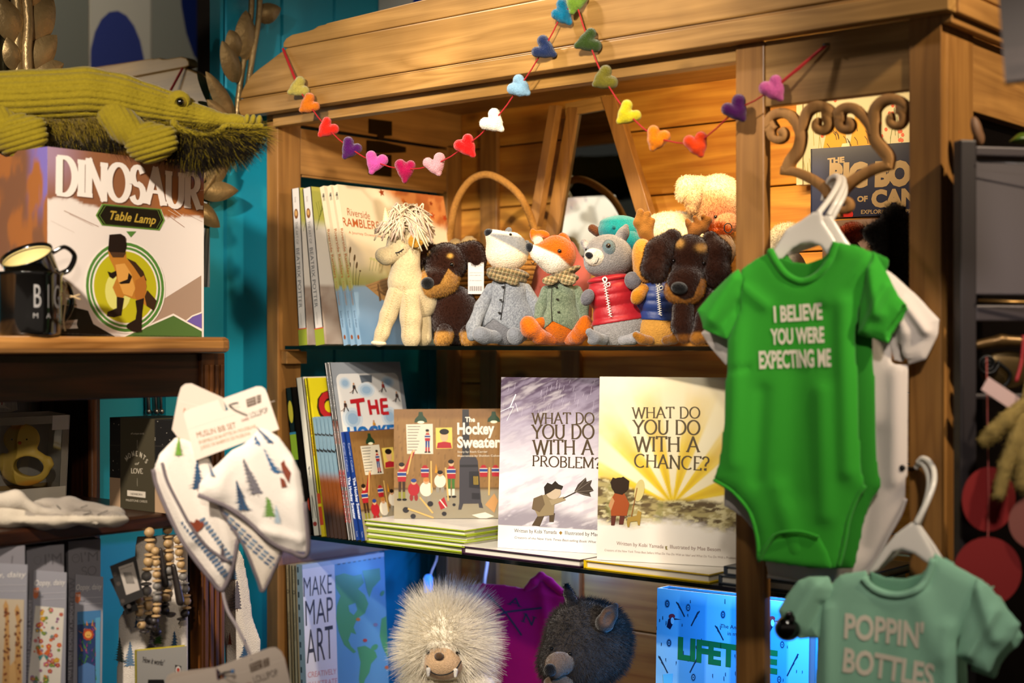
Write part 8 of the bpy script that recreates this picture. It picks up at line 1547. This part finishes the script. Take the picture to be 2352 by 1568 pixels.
t = Toy('curly_plush', 'black curly plush beside the front stile in the right bay', 2040, 640, dY(2040, 1.86), 'soft toy'); t.part('body', INT(UN(20, EL(2052, 560, 50, 76, 0, 50), EL(2040, 700, 66, 110, 6, 54), EL(2006, 535, 26, 22, -6, 22), EL(2056, 494, 26, 26, 0, 24)), HALF(0, 1, 0, 792)), '#15120f', None, 60); t.fur(5000, 11, .5, None, 'curly_fur', None, .3, .6, k=5, curl=2.2, tone=.4)
t = Toy('orange_plush', 'small rust orange plush between the hanger and black curly plush', 1950, 640, dY(1950, 1.95), 'soft toy'); t.part('head', EL(1956, 535, 32, 24, 0, 22, -12), '#8a3012', None, 40); t.fur(900, 5, .4); t.part('body', INT(EL(1956, 680, 44, 130, 8, 40), HALF(0, 1, 0, 792)), '#7a2c12', None, 40)
t = Toy('pale_plush', 'pale cream plush peeping out beside the middle post, behind the hanger', 1810, 640, dY(1810, 1.96), 'soft toy'); t.part('head', UN(12, EL(1812, 545, 46, 34, 0, 34), CH((1785, 555, -14, 18), (1772, 580, -18, 14), k=8)), '#cdbfa2', None, 44); t.fur(2200, 6, .4, flow=GRAV); t.part('body', INT(EL(1815, 690, 52, 120, 8, 40), HALF(0, 1, 0, 792)), '#cdbfa2', None, 40)
# ================================================================ basket and easel mirror inside the cabinet
t = thing('basket', 'rope handled basket standing behind the dachshund and badger', 'basket', onY(1130, 790, 2.02)); q = lambda x, y, Y=2.02: onY(x, y, Y); RO = mat('jute_rope', '#9a6a2a', .9, bump=1, bscale=350, var=.2, vscale=260)
mb = MB(); mb.tube(cat([q(1026, 600), q(1034, 540), q(1046, 470), q(1075, 420), q(1112, 401), q(1150, 412), q(1190, 445), q(1215, 490), q(1230, 540), q(1234, 600)], 10), 8.5*2.72/F, 10); mb.build('handle', RO, t, True)
c = (q(1030, 790)+q(1232, 790))/2; r_ = np.linalg.norm(q(1030, 790)-q(1232, 790))/2; mb = MB(); zb = ZT+.0005
for i in range(18): mb.tube([np.array([c[0]+(r_+.002)*math.cos(a_), c[1]+.052*math.sin(a_), zb+.0045+i*.0088]) for a_ in np.linspace(0, 6.283, 40, endpoint=False)], .0046, 7, closed=True)
mb.build('coiled_wall', RO, t, True)
for i, (x, y, lb) in enumerate(((1046, 568, 'cream knitted ball in the rope basket beside its handle'), (1078, 562, 'second cream knitted ball in the rope basket'))):
    tt = Toy('knit_ball', lb, x, y, dY(x, 2.015), 'ball', 'balls in the basket'); tt.part('ball', ADD(EL(x, y+8, 24, 28, 0, 24), lambda X, Y, Z: 1.5*np.sin(X*.5)*np.sin(Y*.4), 3), '#b39a6c', MUS, 36)
def easel():
    root = thing('easel_mirror', 'tapered pine framed mirror standing against the plank back', 'mirror', onY(1360, 790, 2.17)); f = Frame((0, 2.165, 0), (1, 0, 0), (0, 0, 1)); f = Frame((0, 2.165, 0), (1, 0, 0), (0, 0, 1)); zc = 1.62; f = Frame((0, 2.165-.055*(zc-zc), zc), (1, 0, 0), (0, -.055, 1)); S = lambda L, n=0: [f.ab(*p) for p in L]
    def slab(name, L, n0, n1, m):
        p = S(L); ar = sum(p[i-1][0]*p[i][1]-p[i][0]*p[i-1][1] for i in range(len(p))); mb = MB(); mb.prism(p if ar > 0 else p[::-1], f, n0, n1); return mb.build(name, m, root, bevel=.001)
    slab('side_bar', [(1306, 246), (1330, 246), (1262, 660), (1232, 660)], -.012, .004, PINEV); slab('side_bar', [(1384, 222), (1416, 222), (1520, 560), (1486, 560)], -.012, .006, PINEV); slab('top_bar', [(1300, 238), (1392, 218), (1402, 250), (1300, 268)], -.012, .003, PINE)
    slab('side_bar', [(1284, 244), (1302, 244), (1256, 520), (1236, 520)], .012, .03, PINEV); slab('mirror_pane', [(1326, 250), (1388, 250), (1492, 600), (1266, 600)], -.010, -.004, MIR)
easel()
